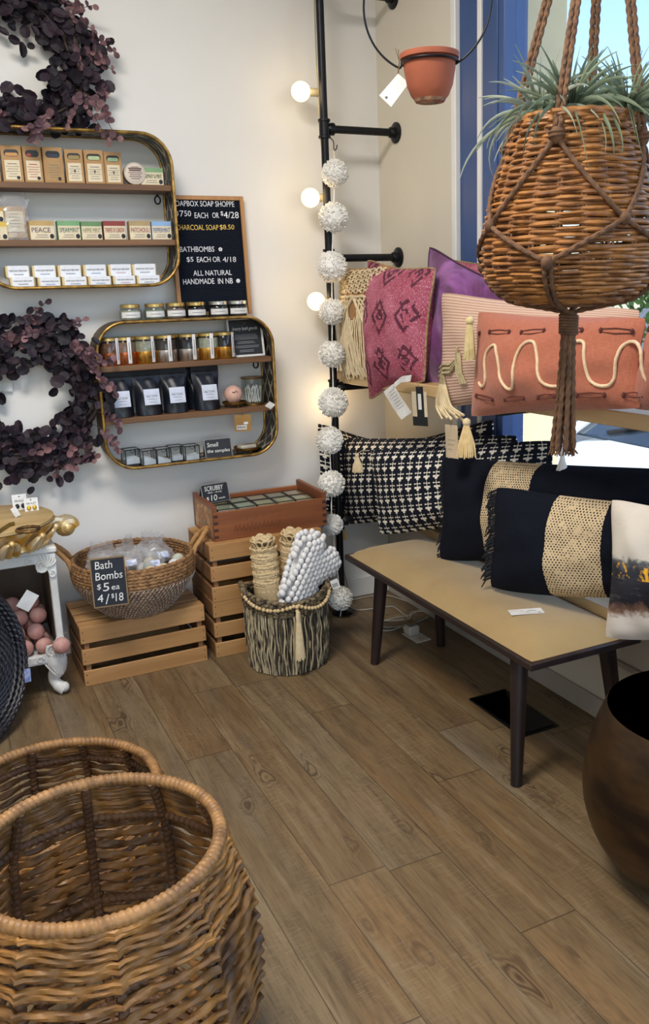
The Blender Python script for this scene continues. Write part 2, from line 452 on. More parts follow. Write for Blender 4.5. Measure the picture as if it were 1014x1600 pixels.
# window: blue metal frame, mullions, pane
def win(name, segs, y0, y1, frame_only=False):
    o = thing(name, '', '', (.06, (y0 + y1) / 2, SILL)); del o['label']; del o['category']; o['kind'] = 'structure'
    return o
wn = win('window_1', None, WY0, WY1)
b = MB()
b.span(.0, .09, -.777, -.652, SILL, HEAD, .004)
b.span(.01, .09, -.812, -.777, SILL, HEAD, .002)
part('inner_frame', MB().span(.0, .09, -.777, -.653, SILL, HEAD, .004), BLUE, wn, world=True)
part('daylight_gap_strip', MB().span(-.006, .08, -.802, -.777, SILL, HEAD, .002), TRIM, wn, world=True)  # solid white strip standing in for daylight through a gap
b = MB(); b.span(.0, .10, -.935, -.802, SILL, HEAD, .004); b.span(-.004, .0, -.90, -.84, SILL, HEAD, .002)
b.span(.01, .09, WY1, -.935, SILL, SILL + .05, .004).span(.01, .09, WY1, -.935, HEAD - .05, HEAD, .004)
for yy in (-3.4, -5.9): b.span(.01, .09, yy - .04, yy + .04, SILL, HEAD, .004)
part('outer_frame', b, BLUE, wn, world=True)
part('pane', MB().span(.044, .050, WY1, -.935, SILL + .05, HEAD - .05), GLASS, wn, world=True, smooth=False)
# shop front behind the camera: pane and mullions
b = MB()
wf = win('window_2', None, 0, 0)
for xx in (-3.87, -2.2, -.53): b.span(xx - .03, xx + .03, NY - .09, NY - .03, 0, 2.9, .003)
b.span(-3.9, -.5, NY - .09, NY - .03, 0, .12, .003).span(-3.9, -.5, NY - .09, NY - .03, 2.84, 2.9, .003)
part('mullions', b, BLUE, wf, world=True)

# ------------------------------------------------------------------ outside
GZ = -.50
CONC = M('pale_concrete', (196, 190, 178), .85, 0, (178, 172, 162), 3, None, .1, 60)
ASPH = M('asphalt', (104, 104, 106), .9, 0, (86, 86, 90), 6, None, .2, 200)
STUC = M('cream_stucco', (226, 212, 172), .85, 0, (216, 202, 164), 5, None, .15, 120)
b = MB(); b.span(.12, 40, -40, 40, GZ - .2, GZ - .02); struct('parking_lot', b, ASPH)
b = MB(); b.span(.12, .75, -14, 6, GZ - .1, GZ + .1, .02); struct('pavement', b, CONC)
b = MB(); b.span(.24, .46, -.700, -.545, GZ + .1, 4.4, .01).span(.21, .49, -.730, -.515, GZ + .1, GZ + .35, .01); struct('porch_pier', b, STUC)
b = MB(); b.span(.12, 1.15, -14, 6, 4.4, 4.6, .02); struct('unseen_sun_block', b, STUC)  # unseen overhang, added to keep direct sun out of the room
b = MB(); b.span(-.02, .14, -14, 6, 3.2, 4.4); struct('upper_facade', b, STUC)

CARW = M('white_car_paint', (235, 236, 238), .25, 0, (230, 231, 234), 2, None, 0, None, .6)
CARG = M('dark_car_glass', (42, 54, 66), .08, 0, (60, 72, 84), 3, None, 0, None, .9)
RUB = M('black_rubber', (22, 22, 24), .7)
STEEL = M('brushed_steel', (170, 172, 176), .3, .9)
LAMPC = M('headlamp_lens', (200, 208, 215), .1, 0, (180, 190, 198))
def car():
    t = thing('parked_car', 'white car parked nose-in beyond the shop window', 'car', (2.9, .3, GZ))
    # body sections along x (nose at 0): (x, half width, z_low, z_belt, )
    sec = [(0, .62, .34, .60), (.12, .76, .22, .76), (.5, .84, .20, .85), (1.15, .87, .20, .93), (1.9, .88, .20, .96), (3.2, .88, .20, .98), (4.0, .84, .24, .98), (4.3, .70, .36, .86)]
    m = MB(); n = 14; vs, fs = [], []
    for (x, hw, z0, z1) in sec:
        for k in range(n):
            a = 2 * PI * k / n; ca, sa = math.cos(a), math.sin(a)
            ry = hw * (abs(ca) ** .45) * (1 if ca >= 0 else -1); rz = (z0 + z1) / 2 + (z1 - z0) / 2 * (abs(sa) ** .55) * (1 if sa >= 0 else -1)
            vs.append((x, ry, rz))
    for i in range(len(sec) - 1):
        for k in range(n): fs.append((i * n + k, i * n + (k + 1) % n, (i + 1) * n + (k + 1) % n, (i + 1) * n + k))
    fs.append(tuple(range(n - 1, -1, -1))); fs.append(tuple((len(sec) - 1) * n + k for k in range(n)))
    m.add(vs, fs); m.v = [(p[0] - 2.0, p[1], p[2]) for p in m.v]; part('body', m, CARW, t, smooth=60)
    def quad(a, b_, c, d, th):
        q = MB(); nn = (V(b_) - V(a)).cross(V(d) - V(a)).normalized() * th
        q.add([V(p) for p in (a, b_, c, d)] + [V(p) - nn for p in (a, b_, c, d)], [(0, 1, 2, 3), (7, 6, 5, 4), (0, 4, 5, 1), (1, 5, 6, 2), (2, 6, 7, 3), (3, 7, 4, 0)]); return q
    o = -2.0
    part('windscreen', quad((1.13 + o, .78, .93), (1.13 + o, -.78, .93), (1.85 + o, -.60, 1.38), (1.85 + o, .60, 1.38), .02), CARG, t, smooth=False)
    part('rear_window', quad((4.02 + o, -.74, .97), (4.02 + o, .74, .97), (3.5 + o, .58, 1.38), (3.5 + o, -.58, 1.38), .02), CARG, t, smooth=False)
    for sg in (-1, 1):
        part('side_window', quad((1.3 + o, sg * .83, .96), (3.8 + o, sg * .83, .98), (3.4 + o, sg * .62, 1.36), (1.95 + o, sg * .62, 1.36), .02 * sg), CARG, t, smooth=False)
        p = MB(); p.tube([(1.08 + o, sg * .80, .92), (1.5 + o, sg * .71, 1.18), (1.88 + o, sg * .62, 1.40), (2.6 + o, sg * .61, 1.45), (3.45 + o, sg * .60, 1.40), (4.05 + o, sg * .76, .95)], .035, 8); part('roof_pillar', p, CARW, t)
        mb = MB(); mb.box((1.45 + o, sg * .98, 1.0), (.10, .16, .11), None, .03); part('mirror', mb, CARW, t)
        hl = MB(); hl.ball((.10 + o, sg * .58, .62), .10, 12, 8, (.5, 1.2, .5)); part('headlamp', hl, LAMPC, t)
        for x in (.75, 3.45):
            wv = MB(); wv.lathe([(.0, -.1), (.24, -.1), (.31, -.08), (.32, 0), (.31, .08), (.24, .1), (0, .1)], 28)
            wv.v = [(p[0] + x + o, p[2] + sg * .80, p[1] + .32) for p in wv.v]; w_ = part('wheel', wv, RUB, t)
            hv = MB(); hv.lathe([(0, .108), (.10, .112), (.20, .104), (.2, .09)], 20); hv.v = [(p[0] + x + o, sg * p[2] + sg * .80, p[1] + .32) for p in hv.v]; part('hub', hv, STEEL, w_)
    part('roof', MB().box((2.67 + o, 0, 1.42), (1.7, 1.22, .06), None, .028), CARW, t)
    part('wiper', MB().tube([(1.16 + o, .5, .965), (1.3 + o, .1, 1.055), (1.33 + o, -.35, 1.075)], .012, 6), RUB, t)
car()
LEAFG = M('yellow_green_leaves', (120, 160, 62), .6, 0, (88, 128, 46), 4)  # yellow-green foliage in two tones mixed by noise
BARK = M('grey_bark', (96, 80, 64), .85, 0, (76, 64, 52), 10, (4, 4, 1), .4, 40)
def tree(x, y, h, r, seed, lab):
    g = random.Random(seed); t = thing('street_tree', lab, 'tree', (x, y, GZ), 'trees beyond the car park')
    tr = MB(); tr.tube([(0, 0, -.02), (.05, 0, h * .4), (0, .08, h * .75)], [.14, .11, .05], 9)
    for k in range(5):
        a = k * 1.3; tr.tube([(.03, .02, h * (.35 + .06 * k)), (math.cos(a) * r * .4, math.sin(a) * r * .4, h * (.55 + .06 * k)), (math.cos(a) * r * .7, math.sin(a) * r * .7, h * (.66 + .06 * k))], [.05, .035, .012], 6)
    part('trunk', tr, BARK, t)
    lf = MB()
    for k in range(2600):
        d = V((g.gauss(0, 1), g.gauss(0, 1), g.gauss(0, 1))).normalized(); q = r * (.55 + .45 * g.random()) * (1 + .25 * math.sin(5 * d.x + 3 * d.y + seed))
        lf.disc((d.x * q, d.y * q, h * .7 + d.z * q * .8), (d.x + g.uniform(-.8, .8), d.y + g.uniform(-.8, .8), d.z + g.uniform(-.4, 1)), g.uniform(.05, .09), 6, .7, .2)
    part('foliage', lf, LEAFG, t, smooth=False)
tree(9.0, 6.9, 3.0, 1.35, 3, 'round green tree seen past the hanging basket')
tree(12.5, 7.2, 3.2, 1.7, 5, 'second green tree farther beyond the car park')
# ------------------------------------------------------------------ gilt wall shelves
GILT = M('worn_gilt_edge', (196, 156, 84), .32, .8, (120, 92, 48), 26, None, .25, 120)
def filigree():
    m = Mat('embossed_dark_tin', .45, .55)
    x, y, z = m.sep(m.coord()); s = 46.0
    # diamonds with dots, worn pale on the raised pattern
    p = ((y * s * 1.0).sin().abs() - ((z + x) * s * .72).sin().abs()).abs()
    q = ((y * s * 2).sin() * ((z + x) * s * 1.44).sin()).abs()
    e = (p.lt(.13)).max(q.gt(.82)); wear = m.noise(22, 3)
    m.color(m.mix(e * ((wear - .36) * 4).clamp(), (48, 40, 36), (196, 186, 164)))
    m.bump(e, .5, .002); return m.m
FILI = filigree()
SHELFOUT = M('brown_tin_outside', (92, 70, 48), .5, .4, (70, 54, 40), 20, None, .2, 90)
PLANK = wood('brown_shelf_board', (128, 92, 60), (92, 64, 42), 'X', .55)
def rrect(x0, x1, z0, z1, r, n=10):
    out = []
    for cx, cz, a0 in ((x1 - r, z1 - r, 0), (x0 + r, z1 - r, 90), (x0 + r, z0 + r, 180), (x1 - r, z0 + r, 270)):
        for k in range(n + 1):
            a = R_(a0 + 90 * k / n); out.append((cx + r * math.cos(a), cz + r * math.sin(a)))
    return out
def band(inner, outer, y0, y1):
    n = len(inner); m = MB(); vs = []
    for lp in (inner, outer):
        for y in (y0, y1): vs += [(p[0], y, p[1]) for p in lp]
    fs = []
    for i in range(n):
        j = (i + 1) % n
        fs += [(i, j, n + j, n + i), (2 * n + j, 2 * n + i, 3 * n + i, 3 * n + j), (i, 2 * n + i, 2 * n + j, j), (n + i, n + j, 3 * n + j, 3 * n + i)]
    return m.add(vs, fs)
SD = .150
def wall_shelf(x0, x1, z0, z1, planks, label, r=.115):
    cx = (x0 + x1) / 2; t = thing('wall_shelf', label, 'shelf', (cx, 0, z0), 'oblong gilt metal wall shelves')
    o = rrect(x0, x1, z0, z1, r); i_ = rrect(x0 + .004, x1 - .004, z0 + .004, z1 - .004, r - .004); mid = rrect(x0 + .002, x1 - .002, z0 + .002, z1 - .002, r - .002)
    part('outer_band', band(mid, o, -SD, -.002), SHELFOUT, t, world=True, smooth=30)
    part('patterned_inner_band', band(i_, mid, -SD, -.002), FILI, t, world=True, smooth=30)
    m = MB(); m.tube([(p[0], -SD, p[1]) for p in mid], .0065, 8, closed=True, up=(0, -1, 0)); part('gilt_front_edge', m, GILT, t, world=True, smooth=80)
    m = MB(); m.tube([(p[0], -.008, p[1]) for p in i_], .005, 6, closed=True, up=(0, -1, 0)); part('back_wire', m, GILT, t, world=True, smooth=80)
    for z in planks:
        part('shelf_board', MB().span(x0 + .006, x1 - .006, -SD + .008, -.006, z - .022, z, .002), PLANK, t, world=True)
    m = MB(); zz = planks[0] - .04
    ring = [(x1 - .03 + .011 * math.cos(a), -.006, zz - .002 + .015 * math.sin(a)) for a in [2 * PI * k / 14 for k in range(14)]]
    m.tube(ring, .003, 6, closed=True, up=(0, 1, 0)); m.span(x1 - .034, x1 - .026, -.008, -.003, zz + .012, zz + .03); part('hanging_loop', m, BLACKM, t, world=True)
    return t
S1 = (-1.660, -.956, 1.468, 2.018); S1P = (1.836, 1.638)
S2 = (-1.299, -.590, .768, 1.337); S2P = (1.172, .969)
wall_shelf(*S1, S1P, 'upper gilt metal wall shelf holding soaps, beside the letter board')
wall_shelf(*S2, S2P, 'lower gilt metal wall shelf holding candle jars and dark pouches')

KRAFT = M('kraft_card', (172, 136, 92), .75, 0, (160, 124, 82), 16, None, .1, 200)
DARKHOLE = M('dark_hole_shade', (22, 20, 22), .4)  # flat dark patch, painted as the shade inside the box cutout
def wx_at(px, py, Y): return on_y(px, py, Y).x
YF = -.125   # front faces of things on the wall shelves
# kraft soap boxes on the top board
ks = [(-29, 0, (150, 110, 70), 'partly cut off at the picture edge, leftmost of the row'), (3, 36, (196, 140, 80), 'with tan soap in its window, left of the red lettered box'),
      (37, 67, (150, 60, 50), 'with dark soap window and red lettering'), (68, 100, (44, 48, 62), 'with brown label and dark slate soap, middle of the row'),
      (102, 131, (150, 128, 72), 'with olive soap in its window'), (132, 163, (176, 190, 140), 'with pale green soap, second from the round tin'), (163, 191, (160, 186, 140), 'with green soap, right beside the round tin')]
for k, (a, c, col, lab) in enumerate(ks):
    X0, X1 = wx_at(a, 262, YF), wx_at(c, 262, YF); z0 = S1P[0]; h = .122 - .005 * (k > 3) - .004 * (k == 6); wd = X1 - X0
    t = thing('soap_box', 'tall kraft soap box ' + lab, 'soap box', T((X0 + X1) / 2, YF, z0, R_((-4, -3, 2, 3, -5, -4, -2)[k])), 'kraft soap boxes on the upper shelf'); hw = wd / 2 - .001
    part('carton', MB().span(-hw, hw, 0, .045, 0, h, .001), KRAFT, t, smooth=False)
    oval = rrect(-hw * .72, hw * .72, h * .70, h * .89, h * .09, 5)
    part('window_cutout', MB().prism(oval, -.0008, .0002), DARKHOLE, t, smooth=False)
    oval = rrect(-hw * .60, hw * (.62 if k not in (2,) else -.1), h * .71, h * (.82 if k > 3 else .80), h * .045, 5)
    part('soap', MB().prism(oval, -.0012, -.0004), M('soap_%d' % k, col, .5), t, smooth=False)
    part('paper_label', MB().span(-hw * .74, hw * .74, -.0010, .0001, h * .06, h * .60), M('label_tan', (176, 140, 92), .7) if k == 3 else CREAM, t, smooth=False)
    l = MB()
    for q, ww in enumerate((.45, .62, .5, .62, .4, .5)): l.span(-hw * ww, hw * ww, -.0014, -.0009, h * (.50 - .068 * q) - .0016, h * (.50 - .068 * q) + .0012 * (q == 0))
    part('print', l, M('red_print', (170, 50, 40), .7) if k == 2 else PRINT, t, smooth=False)
    d = MB(); d.prism([(hw * .5 + .006 * math.cos(a), h * .12 + .006 * math.sin(a)) for a in [2 * PI * q / 14 for q in range(14)]] if k < 4 else [(.004 * math.cos(a), h * .36 + .009 * math.sin(a)) for a in [2 * PI * q / 3 + .5 for q in range(3)]], -.0016, -.0009)
    part('emblem', d, INK, t, smooth=False)
def round_tin():
    c = on_y(211, 272, YF); t = thing('soap_tin', 'round shallow tin standing on edge between kraft boxes and green box', 'tin', (c.x, YF, S1P[0]))
    r = .040
    for nm, y0, y1, mt in (('lid', -.002, .012, M('tin_lid', (206, 192, 176), .4)), ('tin_base', .012, .03, M('tin_metal', (150, 140, 128), .35, .7))):
        m = MB(); m.lathe([(r - .002, 0), (r, .002), (r, .012), (r - .002, .014)], 32); m.v = [(p[0], y0 + p[2] * (y1 - y0) / .014, p[1] + r) for p in m.v]; part(nm, m, mt, t)
    m = MB(); m.lathe([(r * .86, 0), (r * .84, .0006)], 32); m.v = [(p[0], -.0024 - p[2], p[1] + r) for p in m.v]; part('round_label', m, M('label_rose', (216, 202, 188), .6), t)
    l = MB()
    for q, ww in enumerate((.35, .6, .55, .66, .5, .58, .4)): l.span(-r * ww, r * ww, -.0042, -.0030, r * (1.55 - .17 * q), r * (1.55 - .17 * q) + (.005 if q in (1, 2) else .002))
    part('print', l, M('brown_print', (110, 84, 80), .7), t, smooth=False)
round_tin()
def flat_soap(px0, px1, z0, h, body, lab, col_top, col_txt, X=None, rz=0.0, depth=.05, Y=YF, label_col=CREAM, group='flat lettered soap boxes'):
    X0, X1 = wx_at(px0, 360, Y), wx_at(px1, 360, Y); hw = (X1 - X0) / 2 - .001
    t = thing('soap_carton', lab, 'soap box', T((X0 + X1) / 2, Y, z0, rz), group)
    part('carton', MB().span(-hw, hw, 0, depth, 0, h, .001), M('carton_' + body[:5].lower().strip(), col_top, .6), t, smooth=False)
    part('paper_label', MB().span(-hw * .97, hw * .97, -.0008, .0001, h * .02, h * .74), label_col, t, smooth=False)
    if body: text('lettering', body, (-hw * .86, h * .40, hw * (.86 if len(body) > 7 else .66), h * .64), -.0012, col_txt, t)
    l = MB(); l.span(-hw * .5, hw * .4, -.0013, -.0007, h * .25, h * .28).span(-hw * .6, hw * .45, -.0013, -.0007, h * .14, h * .17); part('print', l, PRINT, t, smooth=False)
    d = MB(); d.prism([(hw * .74 + .0075 * math.cos(a), h * .20 + .0085 * math.sin(a)) for a in [2 * PI * q / 14 for q in range(14)]], -.0015, -.0008); part('emblem', d, INK, t, smooth=False)
    return t
def ink(n, c): return M('ink_' + n, c, .6)
flat_soap(226, 262, S1P[0], .062, 'ROSEMARY & MINT', 'green soap box lettered ROSEMARY & MINT beside the round tin', (128, 164, 118), ink('g', (50, 84, 56)), rz=R_(-3))
z = S1P[1]
flat_soap(-26, 12, z, .062, '', 'yellow soap box at the picture edge, lower of two stacked', (222, 190, 84), ink('y', (96, 76, 30)))
flat_soap(-28, 9, z + .062, .05, '', 'tan soap box at the picture edge, upper of two stacked', (192, 150, 80), INK)
flat_soap(46, 86, z, .068, 'PEACE', 'tan soap box lettered PEACE beside the bagged soap', (190, 160, 104), ink('p', (84, 58, 96)), rz=R_(3))
flat_soap(90, 126, z, .068, 'SPEARMINT', 'green soap box lettered SPEARMINT', (120, 168, 120), ink('s', (44, 104, 88)))
flat_soap(126.5, 160, z, .066, 'HIPPIE MINT', 'sage soap box lettered HIPPIE MINT', (104, 142, 96), ink('h', (142, 150, 110)), rz=R_(2))
flat_soap(161.5, 197, z, .068, 'THIEVES OF LONDON', 'dark red soap box lettered THIEVES OF LONDON', (140, 60, 54), ink('t', (150, 44, 46)))
flat_soap(202, 236, z, .069, 'PATCHOULI', 'tan soap box lettered PATCHOULI', (176, 154, 110), ink('pa', (150, 52, 66)), rz=R_(-2))
flat_soap(237, 268, z, .068, 'PEPPERMINT', 'pale blue soap box lettered PEPPERMINT, rightmost on its board', (142, 178, 220), ink('pe', (52, 92, 156)), rz=R_(-4))
def bagged():
    c = on_y(27, 370, YF); t = thing('bagged_soap', 'brown soap slab in crinkled clear bag beside the PEACE box', 'soap', T(c.x, YF + .01, z, R_(5)))
    part('soap', MB().span(-.042, .042, .005, .035, .004, .118, .006), M('oat_soap', (178, 150, 110), .7, 0, (160, 132, 94), 20), t)
    part('paper_label', MB().span(-.030, .030, .0035, .0052, .03, .10), CREAM, t, smooth=False)
    l = MB()
    for q, ww in enumerate((.5, .7, .6, .7, .5)): l.span(-.028 * ww, .028 * ww, .0029, .0036, .09 - .011 * q, .0918 - .011 * q)
    part('print', l, PRINT, t, smooth=False)
    g = random.Random(2); m = MB()
    nu, nv = 20, 12; vs = []
    for j in range(nv + 1):
        v = j / nv
        for i in range(nu):
            a = 2 * PI * i / nu; f = 1 + g.uniform(-.06, .06); zz = v * .155
            top = max(0, v - .72) / .28
            vs.append((.052 * f * math.copysign(abs(math.cos(a)) ** .6, math.cos(a)) * (1 + .08 * top) + g.uniform(-.003, .003) * top * 3, .018 + .026 * (1 - .8 * top) * f * math.copysign(abs(math.sin(a)) ** .7, math.sin(a)), zz + g.uniform(-.004, .004) * (j > 0) + top * .012 * math.sin(3 * a)))
    m.add(vs, [(j * nu + i, j * nu + (i + 1) % nu, (j + 1) * nu + (i + 1) % nu, (j + 1) * nu + i) for j in range(nv) for i in range(nu)] + [tuple(range(nu - 1, -1, -1))])
    part('clear_bag', m, BAG, t, smooth=False)
BAG = thin_glass('clear_bag_film', (246, 247, 249), 1.8, .10, .14)
bagged()
# goat milk soaps stacked two high along the bottom
gm = M('goat_soap_bar', (214, 196, 150), .6, 0, (206, 186, 140), 20); GW = M('white_soap_wrap', (228, 232, 240), .5)
lower = [(15, 55), (59, 96), (97, 137), (138, 175), (177, 213), (214, 251)]; upper = [(10, 49), (52, 90), (92, 130), (132, 169), (171, 208), (208, 246)]
tin = ['ginger', 'blue', 'navy', 'teal', 'pink', 'black']; tc = [(60, 52, 48), (52, 110, 170), (44, 70, 130), (40, 130, 170), (196, 110, 140), (50, 50, 60)]
ordn = ['leftmost', 'second from left', 'third from left', 'third from right', 'second from right', 'rightmost']
zb = S1[2] + .0045
for lay, row in enumerate((lower, upper)):
    for k, (a, c) in enumerate(row):
        Y = -.135 + lay * .012; X0, X1 = wx_at(a, 442, Y), wx_at(c, 442, Y); hw = (X1 - X0) / 2 - .001; h = .034 if not lay else .042
        lift = .003 * (k == 0) * (1 - lay)
        t = thing('goat_milk_soap', 'white wrapped goat milk soap bar, %s in the %s layer' % (ordn[k], 'upper' if lay else 'lower'), 'soap', T((X0 + X1) / 2, Y, zb + lay * .0345 + lift, R_(((-3, 2, -2, 1, -2, -6), (2, -3, 3, 2, -3, -7))[lay][k])), 'goat milk soaps on the bottom of the upper shelf')
        if k == 0: MX[t.name]  # first bar sits on the curve of the frame
        part('bar', MB().span(-hw, hw, 0, .05, 0, h, .003), gm, t)
        part('wrapper', MB().span(-hw * .80, hw * .90, -.0009, .0505, -.0, h + .0008), GW, t, smooth=False)
        text('lettering', 'PURE GOAT MILK SOAP', (-hw * .68, h * .52, hw * .78, h * .66), -.0012, INK, t)
        l = MB(); l.tube([(-hw * .35 + hw * .8 * q / 12, -.0014, h * .27 + h * .06 * math.sin(q * 2.4 + k)) for q in range(13)], .0009, 4); part('handwriting', l, ink('hw%d' % k, tc[k]), t)

# ------------------------------------------------------------------ letter board leaning behind the jars
OAK = wood('pale_oak_frame', (188, 140, 88), (160, 114, 68), 'Z', .5)
def felt():
    m = Mat('ribbed_dark_felt', .95, 0, .1); x, y, z_ = m.sep(m.coord()); e = (z_ * (2 * PI / .0068)).sin()
    m.color(m.ramp(e * .5 + .5, [(0, (14, 18, 26)), (.5, (26, 32, 44))])); m.bump(e, .6, .002); return m.m
def letter_board():
    W_, H_ = .310, .468; lean = math.atan2(.030, .468)
    p = on_y(393, 488, -.048)
    mx = Matrix.Translation((p.x - W_ / 2 , -.050, 1.3445)) @ Matrix.Rotation(-lean, 4, 'X')
    t = thing('letter_board', 'black felt letter board in oak frame leaning behind the glass jars', 'sign', mx)
    fw = .016; m = MB()
    m.span(-W_ / 2, -W_ / 2 + fw, -.008, .010, 0, H_, .001).span(W_ / 2 - fw, W_ / 2, -.008, .010, 0, H_, .001).span(-W_ / 2 + fw, W_ / 2 - fw, -.008, .010, 0, fw, .001).span(-W_ / 2 + fw, W_ / 2 - fw, -.008, .010, H_ - fw, H_, .001)
    part('oak_frame', m, OAK, t)
    part('felt_panel', MB().span(-W_ / 2 + fw, W_ / 2 - fw, -.001, .006, fw, H_ - fw), felt(), t, smooth=False)
    inv = MX[t.name].inverted(); pn = -(mx.to_3x3() @ V((0, 1, 0))); p0 = mx @ V((0, -.002, 0))
    def L(cx, cy): return inv @ on_plane(260 + cx / 6.76, 290 + cy / 6.76, p0, pn)
    LW = M('white_letters', (232, 234, 240), .5); LY = M('yellow_letters', (226, 190, 90), .5)
    def line(name, body, x0, x1, yb, cap, mt=LW):
        a, c = L(x0, yb), L(x1, yb); top = L(x1, yb - cap); text(name, body, (a.x, (a.z + c.z) / 2, c.x, (a.z + c.z) / 2 + (top.z - c.z)), -.0015, mt, t, .0012)
    line('letters', 'SOAPBOX SOAP SHOPPE', 68, 718, 221, 58)
    line('letters', '$', 105, 131, 322, 52); line('letters', '7', 142, 185, 328, 64); line('letters', '50', 192, 262, 325, 60)
    line('letters', 'EACH', 300, 441, 345, 60); line('letters', 'OR', 487, 556, 343, 58); line('letters', '$', 574, 602, 322, 52); line('letters', '4/28', 608, 765, 345, 68)
    line('letters', 'CHARCOAL SOAP', 102, 552, 470, 56, LY); line('letters', '$8.50', 566, 718, 471, 58, LY)
    line('letters', 'BATHBOMBS', 143, 508, 700, 56); line('letters', '$5', 216, 287, 812, 58); line('letters', 'EACH OR', 325, 572, 808, 56); line('letters', '4/18', 597, 738, 808, 56)
    line('letters', 'ALL NATURAL', 286, 692, 949, 54); line('letters', 'HANDMADE', 178, 508, 1040, 56); line('letters', 'IN NB', 547, 703, 1036, 58)
    c = L(570, 673); m = MB()
    for k in range(5):
        a = 2 * PI * k / 5 + PI / 2; m.prism([(c.x + .0052 * math.cos(a) + .0034 * math.cos(q), c.z + .0052 * math.sin(a) + .0034 * math.sin(q)) for q in [2 * PI * i / 10 for i in range(10)]], -.0027 - k * .00005, -.001)
    part('flower', m, LW, t, smooth=False)
    m = MB(); m.prism([(c.x + .0020 * math.cos(q), c.z + .0020 * math.sin(q)) for q in [2 * PI * i / 10 for i in range(10)]], -.0033, -.001); part('flower_eye', m, SLATE, t, smooth=False)
    c = L(757, 1006); m = MB(); m.prism([(c.x + .0082 * math.cos(q), c.z + .0082 * math.sin(q)) for q in [2 * PI * i / 20 for i in range(20)]], -.0027, -.001); part('smiley', m, LW, t, smooth=False)
    m = MB()
    for s_ in (-1, 1): m.prism([(c.x + s_ * .0030 + .0010 * math.cos(q), c.z + .002 + .0014 * math.sin(q)) for q in [2 * PI * i / 8 for i in range(8)]], -.0033, -.002)
    m.tube([(c.x + .0045 * math.cos(q), -.003, c.z - .0005 + .0045 * math.sin(q)) for q in [PI * (1.15 + .7 * i / 8) for i in range(9)]], .0006, 4); part('smiley_face', m, SLATE, t, smooth=False)
letter_board()

# ------------------------------------------------------------------ jars on the lower shelf's top
CLEAR = thin_glass('jar_glass', (236, 240, 240), 1.4)
LIDG = M('brass_lid', (196, 170, 106), .3, .8); LIDS = M('silver_lid', (196, 196, 190), .3, .8)
jl = ['leftmost of the row, pale green filling', 'second from left, sage green filling', 'third from left, mauve brown filling', 'third from right, black filling before the letter board', 'second from right, silver lid, dark filling', 'rightmost, silver lid']
jc = [(176, 178, 150), (140, 152, 128), (150, 126, 116), (36, 34, 38), (52, 48, 52), (44, 42, 48)]
for k, px in enumerate((203, 241, 274, 306, 341, 371)):
    X = wx_at(px, 485, -.09); t = thing('salt_jar', 'squat glass jar on the shelf top, ' + jl[k], 'jar', (X, -.092, S2[3] + .0005), 'squat jars on the lower shelf')
    r = .0405
    part('glass', MB().lathe([(r * .8, 0), (r * .98, .004), (r, .012), (r, .036), (r * .93, .046), (r * .84, .050)], 28), CLEAR, t)
    part('filling', MB().lathe([(r * .76, .003), (r * .94, .006), (r * .95, .034), (r * .90, .041)], 24), M('salts_%d' % k, jc[k], .8, 0, tuple(int(u * .75) for u in jc[k]), 120), t)
    part('lid', MB().lathe([(r * .88, .049), (r * .92, .050), (r * .92, .061), (r * .88, .063), (0, .063)], 28), LIDS if k > 3 else LIDG, t)
    m = MB(); a0 = -PI / 2 - .1; vs = []
    for i in range(13):
        a = a0 - 1.0 + 2.0 * i / 12
        vs += [((r + .0006) * math.cos(a), (r + .0006) * math.sin(a), .012), ((r + .0006) * math.cos(a), (r + .0006) * math.sin(a), .034)]
    m.add(vs, [(2 * i, 2 * i + 2, 2 * i + 3, 2 * i + 1) for i in range(12)]); part('paper_label', m, WHITE, t)
    l = MB(); l.tube([((r + .001) * math.cos(a), (r + .001) * math.sin(a), .023) for a in [a0 - .5 + 1.0 * i / 8 for i in range(9)]], .0009, 4); part('print', l, PRINT, t)
# candle jars with metallic lower halves
GOLDF = M('gold_foil', (226, 170, 80), .22, .95); COPF = M('copper_foil', (206, 120, 76), .25, .9); SILF = M('silver_foil', (206, 196, 190), .22, .95)
def candle(x, y, col, foil, lab, lang=-1.3, lid=True):
    t = thing('scrub_jar', lab, 'jar', T(x, y, S2P[0], 0), 'metallic dipped jars on the lower shelf'); r = .0435; h = .108
    part('glass', MB().lathe([(r * .93, 0), (r, .005), (r, h * .82), (r * .92, h * .88), (r * .92, h * .9)], 28), CLEAR, t)
    part('filling', MB().lathe([(r * .88, .004), (r * .95, .008), (r * .95, h * .80), (r * .5, h * .82), (0, h * .82)], 24), M('scrub', col, .8, 0, tuple(int(u * .8) for u in col), 90), t)
    part('foil_band', MB().lathe([(r * .94, 0), (r + .0006, .005), (r + .0006, h * .45)], 28), foil, t)
    part('lid', MB().lathe([(r * .95, h * .87), (r * .97, h * .88), (r * .97, h * .96), (r * .92, h * .985), (0, h * .985)], 28), LIDG if lid else INK, t)
    m = MB(); vs = []
    for i in range(5):
        a = lang - .17 + .34 * i / 4; rr = r + .0014
        vs += [(rr * math.cos(a), rr * math.sin(a), .006), (rr * math.cos(a), rr * math.sin(a), h * .975)]
    m.add(vs, [(2 * i, 2 * i + 2, 2 * i + 3, 2 * i + 1) for i in range(4)]); part('strip_label', m, WHITE, t)
    l = MB(); l.span(-.0012, .0012, -.0003, .0003, .022, h * .8); l.v = [tuple(Matrix.Rotation(lang + PI / 2, 3, 'Z') @ V((p[0], p[1] - r - .0018, p[2]))) for p in l.v]; part('print', l, PRINT, t, smooth=False)
yj = -.098
